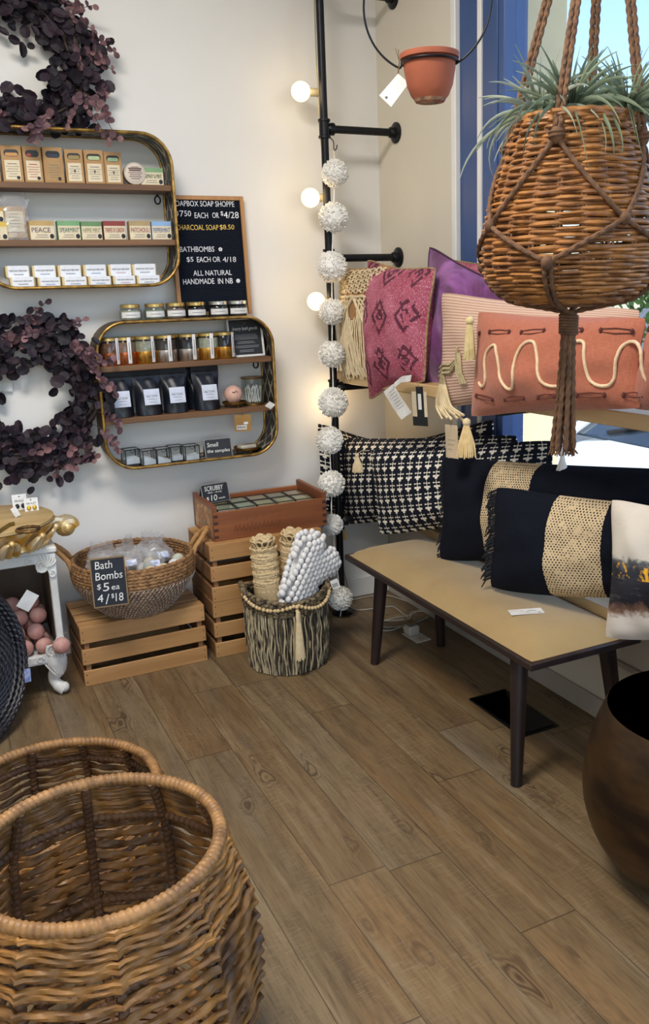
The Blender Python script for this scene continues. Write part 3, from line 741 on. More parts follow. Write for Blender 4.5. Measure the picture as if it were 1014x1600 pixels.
cn = [(171, (120, 78, 56), COPF, 'copper dipped jar partly behind the shelf edge, leftmost', -1.0), (195, (150, 112, 90), COPF, 'copper dipped jar with brown filling, second in the row', -1.35), (227, (180, 176, 150), GOLDF, 'gold dipped jar with oatmeal filling', -1.05),
      (259.5, (70, 58, 52), SILF, 'silver dipped jar with brown coffee filling', -1.45), (295, (38, 32, 34), SILF, 'silver dipped jar with near black filling', -1.3), (325.5, (190, 192, 168), GOLDF, 'gold dipped jar with pale cream filling', -1.5), (352, (30, 26, 28), GOLDF, 'gold dipped jar with black filling beside framed sign', -1.0)]
for k, (px, col, foil, lab, la) in enumerate(cn): candle(wx_at(px, 550, yj) , yj + (.006 if k == 6 else 0), col, foil, lab, la)
for px, col, lab in ((279, (90, 84, 76), 'brown jar behind the silver dipped jars'), (340, (110, 112, 104), 'grey jar behind the two rightmost gold jars')):
    candle(wx_at(px, 545, -.03) - .004, -.048 + .004, col, SILF, lab, -1.5)
# framed sign
def framed_sign():
    a, c = on_y(359, 560, -.075), on_y(412, 556, -.075); W_ = c.x - a.x; H_ = .160
    t = thing('framed_sign', 'small black card reading luxury bath goods in white frame', 'sign', Matrix.Translation(((a.x + c.x) / 2, -.085, S2P[0])) @ Matrix.Rotation(R_(-9), 4, 'X') @ Matrix.Rotation(R_(-6), 4, 'Z'))
    part('white_frame', band(rrect(-W_ / 2 + .008, W_ / 2 - .008, .008, H_ - .008, .001, 2), rrect(-W_ / 2, W_ / 2, 0, H_, .002, 2), -.004, .014), WHITE, t, smooth=False)
    part('black_card', MB().span(-W_ / 2 + .007, W_ / 2 - .007, 0, .010, .007, H_ - .007), M('black_card', (22, 24, 30), .5), t, smooth=False)
    text('script_lettering', 'luxury bath goods', (-W_ * .36, H_ * .66, W_ * .36, H_ * .77), -.0004, CHALK, t, .0004, .4)
    l = MB()
    for q, ww in enumerate((.30, .34, .34, .34, .0, .22, .26, .0, .36, .34, .0, .2, .2)):
        if ww: l.span(-W_ * ww, W_ * ww, -.0008, 0, H_ * (.56 - .036 * q), H_ * (.56 - .036 * q) + .0016)
    part('print', l, M('grey_light_print', (160, 162, 168), .7), t, smooth=False)
    cr = MB(); z0 = H_ * .82
    for q in range(-2, 3): cr.tube([(0, -.0006, z0), (q * .006, -.0006, z0 + .014 - abs(q) * .001)], .0005, 4)
    part('crown_emblem', cr, M('brown_emblem', (120, 96, 70), .6), t)
framed_sign()
# black stand-up pouches
def pouch_mb(w_, h, seed):
    g = random.Random(seed); m = MB(); nu, nv = 16, 14
    ph = g.uniform(0, 6)
    for side in (-1, 1):
        vs = []
        for j in range(nv + 1):
            v = j / nv
            for i in range(nu + 1):
                u = 2 * i / nu - 1
                d = (.034 * (1 - v) ** .7 * (1 - .35 * abs(u) ** 3) + .010 * math.exp(-((v - .45) / .25) ** 2) * (1 - u * u)) * (0 if v >= .8 else (1 - (v / .8) ** 3) ** .5)
                d *= (1 - abs(u) ** 6 * .9)
                x = u * w_ / 2 * (1 - .10 * math.sin(PI * min(1, v / .8)) * (abs(u) > .5) * abs(u)) * (.93 + .07 * min(1, abs(v - .0) * 5))
                wr = .0022 * math.sin(u * 7 + v * 9 + ph) * (v > .05) * (v < .8)
                vs.append((x, side * (d + wr * (d > .002)) - side * 0, v * h + (.006 * (1 - u * u) * (j == 0)) * 0))
        fs = [(j * (nu + 1) + i, j * (nu + 1) + i + 1, (j + 1) * (nu + 1) + i + 1, (j + 1) * (nu + 1) + i) for j in range(nv) for i in range(nu)]
        m.add(vs, fs)
    return m
FOIL = M('matte_dark_navy_foil', (22, 26, 38), .36, .1, (16, 19, 29), 10, None, .12, 60)
pn = [(168, 213, 'first from the left', 0), (212, 258, 'second from the left', 2), (257, 298, 'third from the left', -2), (305, 348, 'beside the pink ball', -3)]
for k, (a, c, lab, tz) in enumerate(pn):
    for back in (0, 1):
        y = -.098 + .052 * back; X0, X1 = wx_at(a, 640, -.12), wx_at(c, 640, -.12); w_ = X1 - X0; h = .178 + .006 * back
        x = (X0 + X1) / 2 + (.0 if not back else (-.006, .012, .014, -.016)[k])
        t = thing('salt_pouch', 'dark navy stand-up pouch %s, %s' % ('with white salt soak label' if not back else 'mostly hidden', (''  if not back else 'behind the one that is ') + lab), 'pouch', T(x, y, S2P[1], R_(tz), R_(-3)), 'dark pouches on the lower shelf')
        part('pouch_body', pouch_mb(w_ * (.985 if not back else .95), h, k * 2 + back), FOIL, t)
        s_ = MB(); s_.span(-w_ * .49, w_ * .49, -.0022, .0022, h * .83, h * .85); part('zip_seal', s_, FOIL, t)
        if not back:
            mx = Matrix.Translation((.004 * (k % 2), -.0475, h * .40)) @ Matrix.Rotation(R_(-8), 4, 'X')
            q = MB(); q.span(-.031, .031, 0, .0008, -.030, .032); q.v = [tuple(mx @ V(p)) for p in q.v]; part('paper_label', q, M('pouch_label', (206, 214, 232), .6), t, smooth=False)
            text('lettering', 'SALT SOAK', (-.022, .0, .022, .009), -.0006, PRINT, t, .0004, 0, mx)
            l = MB(); l.span(-.018, .018, -.0008, 0, -.008, -.0066).span(-.014, .014, -.0008, 0, -.020, -.0188); l.v = [tuple(mx @ V(p)) for p in l.v]; part('print', l, PRINT, t, smooth=False)
# pink ball on a brass dish, cotton jar, tags
BRASS = M('aged_brass', (150, 116, 60), .35, .85, (110, 84, 44), 20)
X = wx_at(367, 632, -.09)
def brass_dish(name, lab, loc, r=.052):
    t = thing(name, lab, 'dish', loc)
    part('bowl', MB().lathe([(0, .010), (r * .8, .010), (r * .96, .014), (r, .022), (r * .985, .023), (r * .93, .016), (r * .8, .0135), (0, .0135)], 32), BRASS, t)
    for k in range(3):
        a = 2 * PI * k / 3 + .6; part('foot', MB().ball((r * .7 * math.cos(a), r * .7 * math.sin(a), .0055), .0055, 10, 8), BRASS, t)
    return t
brass_dish('brass_dish', 'round brass dish under the pink bath ball', (X, -.088, S2P[1]))
bx = wx_at(364.5, 616, -.09)
t = thing('bath_ball', 'pink round bath ball resting on a brass dish', 'bath bomb', (bx, -.088, S2P[1] + .0135))
part('ball', MB().ball((0, 0, .038), .038, 24, 16), M('pink_bath_ball', (216, 176, 160), .7, 0, (206, 164, 148), 14), t)
part('dried_petals', MB().tube([(-.014, -.034, .052), (-.006, -.036, .049), (.004, -.033, .056), (.010, -.0325, .052), (.004, -.0355, .047)], .0022, 5), M('dried_petals', (120, 60, 44), .8), t)
X = wx_at(397, 622, -.07)
t = thing('cotton_swab_jar', 'round glass jar of white cotton swabs beside the pink ball', 'jar', (X - .002, -.062, S2P[1])); r = .046; h = .118
part('glass', MB().lathe([(r * .97, .004), (r, .008), (r, h * .93), (r * .97, h * .93)], 28), CLEAR, t)
part('lid', MB().lathe([(r * 1.02, h * .93), (r * 1.04, h * .94), (r * 1.04, h * .985), (0, h)], 28), BRASS, t)
part('brass_base', MB().lathe([(r, 0), (r * 1.03, .001), (r * 1.03, .007), (r, .008), (0, .008)], 28), BRASS, t)
g = random.Random(5)
SW = M('white_cotton', (236, 236, 234), .85)
for k in range(26):
    a, q = g.uniform(0, 2 * PI), r * .72 * g.random() ** .5; a2, q2 = a + g.uniform(-.9, .9), r * .78 * g.random() ** .5
    p0 = V((q * math.cos(a), q * math.sin(a), .012)); p1 = V((q2 * math.cos(a2), q2 * math.sin(a2), .076 + g.uniform(-.006, .008)))
    m = MB(); m.tube([p0, p0.lerp(p1, .12), p0.lerp(p1, .16), p0.lerp(p1, .84), p0.lerp(p1, .88), p1], [.0026, .0028, .0014, .0014, .0028, .0022], 6); part('swab', m, SW, t)
KT = M('kraft_tag', (170, 130, 72), .75)
p = on_y(379, 648, -.156)
tg = price_tag('kraft_price_tag', 'kraft tag hanging below the brass dish from the shelf board', on_y(376, 640, -.151), p, (-.05, -1, 0), .070, .068, KT, R_(2))
part('barcode_sticker', MB().span(-.026, .016, -.0016, -.0006, -.061, -.043), WHITE, tg, smooth=False)
part('price_sticker', MB().span(.004, .022, -.0016, -.0006, -.040, -.030), WHITE, tg, smooth=False)
l = MB()
for k in range(11): l.span(-.023 + .0033 * k, -.023 + .0033 * k + (.0012 if k % 3 else .002), -.0021, -.0014, -.056, -.047)
part('bars', l, INK, tg, smooth=False)
p = on_y(421, 633, -.153)
m = MB(); m.span(-.017, .017, -.0006, .0006, -.017, .017); m.v = [tuple(Matrix.Rotation(R_(42), 3, 'Y') @ V(q)) for q in m.v]; m.v = [(q[0] + p.x, q[1] + p.y - .008, q[2] * .7 + p.z) for q in m.v]
solo('price_sticker_tag', m, WHITE, 'small white diamond tag on the lower shelf board end', 'price tag', smooth=False)
# glass boxes along the bottom
LEAD = M('dark_lead_came', (44, 42, 42), .4, .5)
BLUEW = M('white_powder', (226, 230, 240), .9)
bz = S2[2] + .0045
gb = [(193, 221, 'leftmost'), (220, 246, 'second from left'), (243, 270, 'middle'), (264, 290, 'second from right, set farther back'), (288, 315, 'rightmost, beside the chalk sign')]
for k, (a, c, lab) in enumerate(gb):
    y0 = -.142 if k != 3 else -.118
    X0, X1 = wx_at(a + 2, 715, y0), wx_at(c - 3, 712, y0); s_ = min(.066, X1 - X0); h = .060
    t = thing('glass_sample_box', 'small leaded glass box of white powder, ' + lab, 'glass box', T((X0 + X1) / 2, y0 + s_ / 2, bz + (.010 if k == 0 else 0), R_((6, 8, 4, -3, 2)[k])), 'leaded glass sample boxes'); q = s_ / 2
    part('glass_sides', MB().span(-q, q, -q, q, .001, h), CLEAR, t, smooth=False)
    m = MB()
    cs = [(-q, -q), (q, -q), (q, q), (-q, q)]
    for i in range(4):
        (x0, y0_), (x1, y1_) = cs[i], cs[(i + 1) % 4]
        m.tube([(x0, y0_, .001), (x0, y0_, h)], .0018, 6)
        for zz in (.0018, h): m.tube([(x0, y0_, zz), (x1, y1_, zz)], .0018, 6)
    part('lead_edges', m, LEAD, t)
    wd = MB(); n = 8; vs = [(-q * .93 + 2 * q * .93 * i / n, -q * .93 + 2 * q * .93 * j / n, .022 + (.010 if k in (1, 2) else .004) * math.sin(i / n * 2.5 + k) + .003 * math.sin(j * 1.3)) for i in range(n + 1) for j in range(n + 1)]
    fs = [(i * (n + 1) + j, (i + 1) * (n + 1) + j, (i + 1) * (n + 1) + j + 1, i * (n + 1) + j + 1) for i in range(n) for j in range(n)]
    wd.add(vs, fs); rim = [i * (n + 1) for i in range(n + 1)] + [n * (n + 1) + j for j in range(1, n + 1)] + [i * (n + 1) + n for i in range(n - 1, -1, -1)] + [j for j in range(n - 1, 0, -1)]
    bse = len(wd.v); wd.v += [(wd.v[i][0], wd.v[i][1], .003) for i in rim]; R2 = len(rim)
    wd.f += [(rim[i], rim[(i + 1) % R2], bse + (i + 1) % R2, bse + i) for i in range(R2)]; part('powder', wd, BLUEW, t)
    lp = MB(); lp.tube([(.009 * math.cos(a_), -q + .001, h - .002 + .011 * math.sin(a_)) for a_ in [PI + PI * i / 8 for i in range(9)]], .0009, 4); part('latch', lp, LEAD, t)
def chalk_tent(name, lab, mx, W_, H_, lines, depth=.05):
    t = thing(name, lab, 'sign', mx); ln = math.atan2(depth / 2, H_); r1 = Matrix.Rotation(-ln, 4, 'X'); r2 = Matrix.Translation((0, depth, 0)) @ Matrix.Rotation(ln, 4, 'X')
    for nm, r_, y0, y1 in (('front_board', r1, 0, .004), ('rear_board', r2, -.004, 0)):
        m = MB(); m.prism(rrect(-W_ / 2, W_ / 2, 0, H_, .006, 4), y0, y1); m.v = [tuple(r_ @ V(p)) for p in m.v]; part(nm, m, SLATE, t, smooth=False)
    m = band(rrect(-W_ / 2 + .002, W_ / 2 - .002, .002, H_ - .002, .005, 4), rrect(-W_ / 2 - .001, W_ / 2 + .001, -.0, H_ + .001, .007, 4), -.0014, .003); m.v = [tuple(r1 @ V(p)) for p in m.v]; part('pale_rim', m, M('silver_rim', (150, 150, 146), .4, .6), t, smooth=False)
    for body, rect in lines: text('chalk_lettering', body, rect, -.0008, CHALK, t, .0005, .15, r1)
    return t
a, c = on_y(322, 709, -.14), on_y(363, 705, -.14)
W_ = c.x - a.x
chalk_tent('chalk_sign', 'small chalk sign reading Smell the samples beside the glass boxes', T((a.x + c.x) / 2, -.138, bz, R_(-4)), W_, .078, [('Smell', (-W_ * .40, .046, W_ * .02, .064)), ('the samples', (-W_ * .42, .018, W_ * .42, .036))])
X = wx_at(387, 700, -.08)
brass_dish('brass_soap_dish', 'round brass soap dish right of the smell the samples sign', (X - .004, -.085, bz + .001), .058)
solo('soap_bar', MB().box((X - .006, -.088, bz + .0165 + .0085), (.072, .045, .016), Matrix.Rotation(R_(8), 3, 'Z'), .004), M('cream_soap_bar', (206, 200, 184), .6), 'cream soap bar lying in the brass soap dish', 'soap')

# ------------------------------------------------------------------ eucalyptus wreaths
LEAFD = M('dark_plum_leaves', (46, 34, 44), .6, 0, (22, 19, 28), 40, None, 0, None, .3, 0, .35, .65, .5)
LEAFM = M('dusty_mauve_leaves', (128, 94, 96), .65, 0, (80, 58, 66), 30, None, 0, None, .3, 0, .35, .65, .5)
TWIG = M('brown_twigs', (72, 56, 48), .8, 0, (52, 40, 36), 30)
def clash(x, z): return (S2[0] - .03 < x and S2[2] - .03 < z < S2[3] + .03) or (x < S1[1] + .02 and S1[2] - .03 < z < S1[3] + .022)
def wreath(cx, cz, R, seed, lab, ext, ntips):
    g = random.Random(seed); t = thing('eucalyptus_wreath', lab, 'wreath', (cx, -.012, cz), 'eucalyptus wreaths on the white wall')
    m = MB()
    for k in range(7):
        p0 = g.uniform(0, 6); m.tube([((R + .022 * math.cos(3 * a + p0 + k)) * math.cos(a), -.045 + .022 * math.sin(4 * a + p0), (R + .022 * math.cos(3 * a + p0 + k)) * math.sin(a)) for a in [2 * PI * i / 48 for i in range(48)]], .0042, 6, closed=True)
    part('twig_ring', m, TWIG, t)
    d = MB()
    for k in range(1000):
        a = g.uniform(0, 2 * PI); q = g.gauss(0, .046); rr = R + q; y = -.045 + g.gauss(0, .028)
        y = min(-.038, y)
        if clash(cx + rr * math.cos(a), cz + rr * math.sin(a)):
            if g.random() < .93 or cz < 1.5 and rr * math.cos(a) + cx > S2[0] + .06: continue
            y = -.155 - g.uniform(.01, .035)
        c = V((rr * math.cos(a), y, rr * math.sin(a)))
        fw = V((-math.sin(a), 0, math.cos(a))) * -1
        up = fw * g.uniform(.3, 1) + V((math.cos(a), 0, math.sin(a))) * g.uniform(-.9, .9) + V((0, -g.uniform(0, .9), 0))
        nrm = V((g.uniform(-.7, .7), -1, g.uniform(-.7, .7)))
        d.disc(c, nrm, g.uniform(.015, .029), 9, g.uniform(.62, .95), .25, up)
    for k in range(ntips):
        st, tp = MB(), MB(); a = g.uniform(0, 2 * PI) if k >= len(ext) else ext[k][0]
        if cz < 1.5 and k >= len(ext) and math.cos(a) > .80: continue
        outw = (ext[k][1] if k < len(ext) else g.uniform(-.055, .085))
        c = V((R * math.cos(a), -.05, R * math.sin(a))); fw = V((math.sin(a), 0, -math.cos(a)))
        rad = V((math.cos(a), 0, math.sin(a)))
        e = c + rad * outw * (1.25 if k < len(ext) else 1) + fw * (g.uniform(.05, .12) if k >= len(ext) else g.uniform(.02, .07)) + V((0, -g.uniform(.02, .05), -.03 * (outw > .1)))
        if clash(cx + e.x, cz + e.z) or clash(cx + c.x + rad.x * outw * .5, cz + c.z + rad.z * outw * .5): e.y = -.185; c.y = min(c.y, -.165)
        pts = bez(c, c + rad * outw * .3 + V((0, -.02, .01)), c + rad * outw * .8 + fw * .03 + V((0, -.03, .01)), e, 8); st.tube(pts, .0013, 5)
        for i in range(3, 9):
            for s_ in (-1, 1):
                if g.random() < .72:
                    up = (pts[i] - pts[i - 1]).normalized() * .6 + rad.cross(V((0, 1, 0))) * s_ + V((0, g.uniform(-.6, .1), g.uniform(-.4, .4)))
                    tp.disc(pts[i], V((g.uniform(-.8, .8), -1, g.uniform(-.6, .6))), g.uniform(.009, .017), 9, .8, .2, up)
        sp = part('sprig_stem', st, TWIG, t)
        if tp.v: part('young_leaves', tp, LEAFM, sp, smooth=False, label='dusty mauve leaves at the sprig tip')
    part('dark_foliage', d, LEAFD, t, smooth=False)
wreath(-1.480, 2.250, .222, 11, 'dark plum eucalyptus wreath above the upper wall shelf', [(-.35, .10), (-.15, .08), (.15, .09), (.4, .11), (.7, .10), (-.6, .12), (-.5, .14)], 26)
wreath(-1.545, 1.072, .226, 23, 'dark plum eucalyptus wreath left of the lower wall shelf', [(-.28, .075), (-.50, .10), (.22, .05), (.55, .07), (1.0, .10), (1.5, .10), (-.8, .08), (-1.2, .06)], 34)
m = MB(); m.span(-.03, .03, -.0006, .0006, -.05, .05); c = on_y(14, 590, -.02)
m.v = [tuple(Matrix.Rotation(R_(8), 3, 'Y') @ V(p)) for p in m.v]; m.v = [(p[0] + c.x - .016, p[1] - .014, p[2] + c.z) for p in m.v]
solo('wreath_tag', m, WHITE, 'white paper tag behind the leaves of the lower wreath', 'price tag', smooth=False)
# ------------------------------------------------------------------ slatted crates
PINE = wood('honey_pine_slats', (194, 150, 98), (166, 122, 74), 'X', .55, 12)
PINEY = wood('honey_pine_end', (150, 108, 70), (124, 86, 54), 'Y', .6, 12)
NAIL = M('nail_heads', (60, 52, 46), .5, .6)
def crate(loc, rz, label, W_=.477, D_=.312, H_=.236):
    """open crate turned upside down: slats all round, boards on top"""
    t = thing('slatted_crate', label, 'crate', T(loc[0], loc[1], loc[2], rz), 'slatted wooden crates')
    x0, x1, y0, y1 = -W_ / 2, W_ / 2, -D_ / 2, D_ / 2; gap = .025; th = .010; sh = (H_ - .006 - 2 * gap) / 3
    def slats(nm, f):
        m = MB()
        for k in range(3):
            z0 = k * (sh + gap); f(m, z0, z0 + sh)
        return part(nm, m, PINE if 'end' not in nm else PINEY, t)
    slats('front_slats', lambda m, a, b_: m.span(x0, x1, y0, y0 + th, a, b_, .0015))
    slats('rear_slats', lambda m, a, b_: m.span(x0, x1, y1 - th, y1, a, b_, .0015))
    for sg in (-1, 1):
        xx = x0 if sg < 0 else x1
        slats('end_panel', lambda m, a, b_: m.span(xx, xx - sg * .012, y0 + th, y1 - th, a, b_, .0015))
        for yy in (y0 + th, y1 - th - .02): part('corner_post', MB().span(xx - sg * .012, xx - sg * .030, yy, yy + .02, .002, H_ - .008), PINEY, t)
    m = MB(); n = 4; tw = (D_ - .022 * (n - 1)) / n
    for k in range(n):
        a = y0 + k * (tw + .022); m.span(x0, x1, a, a + tw, H_ - .008, H_, .001)
    part('top_boards', m, PINE, t)
    m = MB()
    for k in range(3):
        for xx in (x0 + .010, x1 - .010):
            for dz in (.25, .75): m.ball((xx, y0 - .0004, k * (sh + gap) + sh * dz), .0022, 8, 6, (1, .4, 1))
    part('nails', m, NAIL, t)
    return t
crate((-1.259, -.212, 0), R_(.4), 'pine slatted crate upside down under the belly basket')
crate((-.742, -.212, 0), R_(-1), 'pine slatted crate on the floor, lower of the stacked pair')
crate((-.742, -.212, .236), R_(-.4), 'pine slatted crate, upper of the stacked pair under old wooden box')
# ------------------------------------------------------------------ vintage box with coasters
REDW = wood('reddish_box_wood', (150, 90, 52), (116, 66, 38), 'X', .5, 12)
REDE = wood('reddish_box_end_wood', (142, 84, 50), (108, 62, 38), 'Y', .5, 12)
STAMP = M('faded_dark_stamp', (104, 56, 38), .7, 0, (118, 66, 42), 60)
def vintage_label():
    m = Mat('faded_paper_label', .7); e = m.noise(26, 4, None, .6, 1.0)
    m.color(m.ramp(e, [(.32, (64, 86, 84)), (.44, (150, 140, 104)), (.52, (176, 92, 56)), (.62, (196, 176, 128)), (.72, (110, 120, 96))])); return m.m
BX = (-.945, -.460, -.335, -.035, .4725)
def vintage_box():
    x0, x1, y0, y1, z0 = BX; cx, cy = (x0 + x1) / 2, (y0 + y1) / 2
    t = thing('vintage_wooden_box', 'old reddish wooden fruit box with faded stamp on stacked crates', 'box', T(cx, cy, z0, R_(-1)))
    hx, hy, h = (x1 - x0) / 2, (y1 - y0) / 2, .118
    part('front_board', MB().span(-hx, hx, -hy, -hy + .014, 0, h, .002), REDW, t)
    part('rear_board', MB().span(-hx, hx, hy - .014, hy, 0, h, .002), REDW, t)
    for sg in (-1, 1): part('end_board', MB().span(sg * hx, sg * (hx - .018), -hy + .001, hy - .001, .0, h + .026, .002), REDE, t)
    part('bottom_board', MB().span(-hx + .018, hx - .018, -hy + .014, hy - .014, 0, .012), REDW, t)
    part('inner_deck', MB().span(-hx + .018, hx - .018, -hy + .014, hy - .014, .086, .098), REDW, t)
    eg = M('dark_end_grain', (70, 40, 28), .7)
    for sg in (-1, 1):
        m = MB()
        for k in range(4): m.span(sg * hx - sg * .001, sg * hx - sg * .019, -hy - .0006, -hy + .004, .012 + .028 * k, .024 + .028 * k)
        part('finger_joints', m, eg, t, smooth=False)
    m = MB(); m.span(-hx - .0008, -hx + .002, -hy + .012, hy - .03, .012, h + .010); part('paper_label', m, vintage_label(), t, smooth=False, label='faded colourful paper label on the box end')
    m = MB()
    g = random.Random(4)
    for k in range(12):   # worn illegible stamp strokes
        x = -.16 + .017 * k; m.tube([(x, -hy - .0004, .030 + .003 * math.sin(k)), (x + .008, -hy - .0006, .060 + .003 * math.sin(k * 2)), (x + .013, -hy - .0004, .032)], .0014, 4)
        if k % 2: m.tube([(x - .002, -hy - .0004, .074), (x + .014, -hy - .0005, .082 + .004 * math.sin(k * 3))], .0013, 4)
    part('worn_stamp', m, STAMP, t)
    return t
vb = vintage_box(); vx = MX[vb.name]
CGL = thin_glass('coaster_glass', (246, 250, 246), .8)
g = random.Random(8)
clr = [(196, 200, 186), (184, 194, 180), (196, 186, 150), (190, 184, 150), (186, 176, 140), (176, 160, 128), (170, 172, 150), (184, 160, 120), (160, 150, 130), (170, 130, 100)]
nm = ['front row, first from the left', 'front row, second from the left', 'front row, third from the left', 'front row, fourth from the left', 'front row, rightmost', 'rear row, first behind the chalk sign', 'rear row, second from the left', 'rear row, middle', 'rear row, fourth from the left', 'rear row, rightmost']
for k in range(10):
    i, j = k % 5, k // 5
    mx = vx @ T(-.168 + .084 * i, -.060 + .092 * j,   .0985, R_(g.uniform(-3, 3)))
    t = thing('glass_soap_dish', 'square leaded glass soap dish in old box, ' + nm[k], 'soap dish', mx, 'leaded glass squares in the wooden box')
    part('tinted_plate', MB().span(-.038, .038, -.042, .042, .0, .012, .001), M('soap_plate', clr[k], .3), t)
    m = MB()
    for (a, c) in (((-.039, -.043), (.039, -.043)), ((.039, -.043), (.039, .043)), ((.039, .043), (-.039, .043)), ((-.039, .043), (-.039, -.043))):
        for zz in (.0022, .0165): m.tube([(a[0], a[1], zz), (c[0], c[1], zz)], .0018, 6)
        m.tube([(a[0], a[1], .001), (a[0], a[1], .0165)], .0018, 6)
    part('lead_edge', m, LEAD, t)
    part('glass_top', MB().span(-.038, .038, -.042, .042, .0155, .0168), CGL, t, smooth=False)
p0 = on_z(308, 781, BX[4] + .105)
tt = chalk_tent('chalk_sign', 'small chalk sign reading Scrubby at ten dollars in old wooden box', T(-.895 + .022, -.150, BX[4] + .1165, R_(6)), .118, .078, [('SCRUBBY', (-.045, .050, .038, .070)), ('dish - body', (-.034, .038, .030, .046)), ('$', (-.044, .010, -.032, .026)), ('10', (-.024, .008, .004, .032)), ('each', (.010, .012, .038, .020))], .05)
# ------------------------------------------------------------------ belly basket of bath bombs
SEAG = M('brown_seagrass', (168, 126, 82), .75, 0, (104, 74, 46), 70, None, .3, 160)
SEAD = M('dark_seagrass', (150, 120, 94), .8, 0, (116, 90, 68), 30, None, .3, 160)
STIT = M('white_stitching', (206, 196, 182), .8)
def belly_basket():
    c = (-1.255, -.255, .2365); t = thing('belly_basket', 'two tone seagrass belly basket with handles on the pine crate', 'basket', c)
    prof = [(0, .125), (.02, .145), (.05, .172), (.09, .206), (.13, .228), (.16, .236), (.19, .236), (.22, .230)]
    def R(z):
        for (a, ra), (b_, rb) in zip(prof, prof[1:]):
            if a <= z <= b_: return ra + (rb - ra) * (z - a) / (b_ - a)
        return prof[-1][1]
    lo, hi = MB(), MB(); z = .006; k = 0
    while z < .222:
        r = R(z) - .006; seg = 220
        pts = [(r * math.cos(a), r * math.sin(a), z) for a in [2 * PI * i / seg for i in range(seg)]]
        (lo if z < .146 else hi).tube(pts, .0072, 7, closed=True, twist=(1, .024 if z >= .146 else (.03), .30)); z += .0122; k += 1
    part('lower_weave', lo, SEAD, t, label='darker lower weave with white stitches'); part('upper_weave', hi, SEAG, t)
    b = MB(); b.lathe([(.0, .004), (.128, .004), (.132, .012), (0, .012)], 32); part('bottom', b, SEAD, t)
    st = MB(); z = .012; k = 0
    while z < .146:
        r = R(z) + .0016; n = 84
        for i in range(n):
            a = 2 * PI * (i + .5 * (k % 2)) / n; da = .5 * PI / n
            st.tube([(r * math.cos(a - da), r * math.sin(a - da), z - .0045), ((r + .0012) * math.cos(a), (r + .0012) * math.sin(a), z), (r * math.cos(a + da), r * math.sin(a + da), z + .0045)], .0017, 4)
        z += .0122; k += 1
    part('white_stitches', st, STIT, t)
    for a in (R_(168), R_(-6)):
        d = V((math.cos(a), math.sin(a), 0)); s_ = V((-math.sin(a), math.cos(a), 0)); r = .226
        pts = spline([d * r + s_ * -.042 + V((0, 0, .19)), d * (r + .012) + s_ * -.040 + V((0, 0, .225)), d * (r + .048) + s_ * -.026 + V((0, 0, .268)), d * (r + .068) + V((0, 0, .286)), d * (r + .048) + s_ * .026 + V((0, 0, .268)), d * (r + .012) + s_ * .040 + V((0, 0, .225)), d * r + s_ * .042 + V((0, 0, .19))], 6)
        m = MB(); m.tube(pts, .0095, 9, twist=(1, .011, .12)); part('handle', m, M('pale_wrapped_handle', (186, 142, 88), .7, 0, (160, 116, 68), 60), t)
    return t, c
bb, bc = belly_basket()
BOMBS = [(226, 220, 208), (216, 204, 182), (206, 198, 190), (220, 210, 180), (228, 224, 220), (196, 204, 196)]
g = random.Random(12)
# the heap below the bags
spots = [(-.13, -.10, .165), (-.06, -.14, .165), (.02, -.15, .17), (.09, -.12, .168), (.15, -.05, .165), (-.16, -.02, .16), (-.09, -.03, .178), (.0, -.05, .186), (.08, -.03, .184), (-.12, .07, .165), (-.03, .05, .182), (.06, .06, .182), (.14, .04, .17), (-.03, .13, .165), (.07, .13, .165)]
bagl = [(-.125, -.055, 'bag at the left of the basket, brown card against it'), (-.03, -.02, 'peaked bag in the middle of the basket'), (.045, -.075, 'bag of cream balls at the front'), (.10, .02, 'bag near the right handle with blue print'), (.0, .09, 'bag at the rear of the basket'), (-.10, .075, 'bag at the left rear'), (.10, .11, 'bag at the right rear')]
for k, (x, y, lab) in enumerate(bagl):
    t = thing('bath_bomb_bag', 'clear ' + lab.replace('bag', 'bag of white bath bombs', 1), 'bag', T(bc[0] + x, bc[1] + y, bc[2] + .150, g.uniform(0, 6)), 'bagged bath bombs in the belly basket')
    for q in range(4):
        a = q * PI / 2 + .4; m = MB(); m.ball((.026 * math.cos(a), .026 * math.sin(a), .024 + .012 * (q % 2)), .024, 16, 10, jit=.01, rg=g); part('bath_bomb', m, M('bath_bomb_%d' % ((k + q) % 6), BOMBS[(k + q) % 6], .85, 0, None, 40, None, .2, 200), t)
    m = MB(); n, nv = 22, 10; vs = []
    for j in range(nv + 1):
        v = j / nv
        for i in range(n):
            a = 2 * PI * i / n; rr = .062 * (math.sin(PI * (.12 + .70 * v)) ** .8) * (1 + g.uniform(-.12, .12)); hgt = .008 + .075 * v
            if v > .8: rr = rr * .55 + .022 * abs(math.cos(a)); hgt += (v - .8) * .16
            vs.append((rr * math.cos(a), rr * math.sin(a) * (1 if v < .8 else .35), hgt + g.uniform(-.004, .004)))
    m.add(vs, [(j * n + i, j * n + (i + 1) % n, (j + 1) * n + (i + 1) % n, (j + 1) * n + i) for j in range(nv) for i in range(n)])
    part('clear_bag', m, BAG, t, smooth=False)
    if k in (1, 2, 3):
        m = MB(); m.span(-.018, .018, -.0005, .0005, -.012, .012); mx = T(.0, 0, 0) ; t_rot = MX[t.name].to_euler().z
        m.v = [tuple(Matrix.Rotation(-t_rot, 3, 'Z') @ (Matrix.Rotation(R_(-35), 3, 'X') @ V(p) + V((.01, -.058, .058)))) for p in m.v]; part('printed_sticker', m, M('blue_print_sticker', (150, 170, 214), .6, 0, (226, 230, 240), 60), t, smooth=False)
m = MB(); m.box((0, 0, 0), (.125, .008, .045), None, .003); mx = T(bc[0] - .115, bc[1] - .135, bc[2] + .200, R_(-24), R_(-38)); m.v = [tuple(mx @ V(p)) for p in m.v]
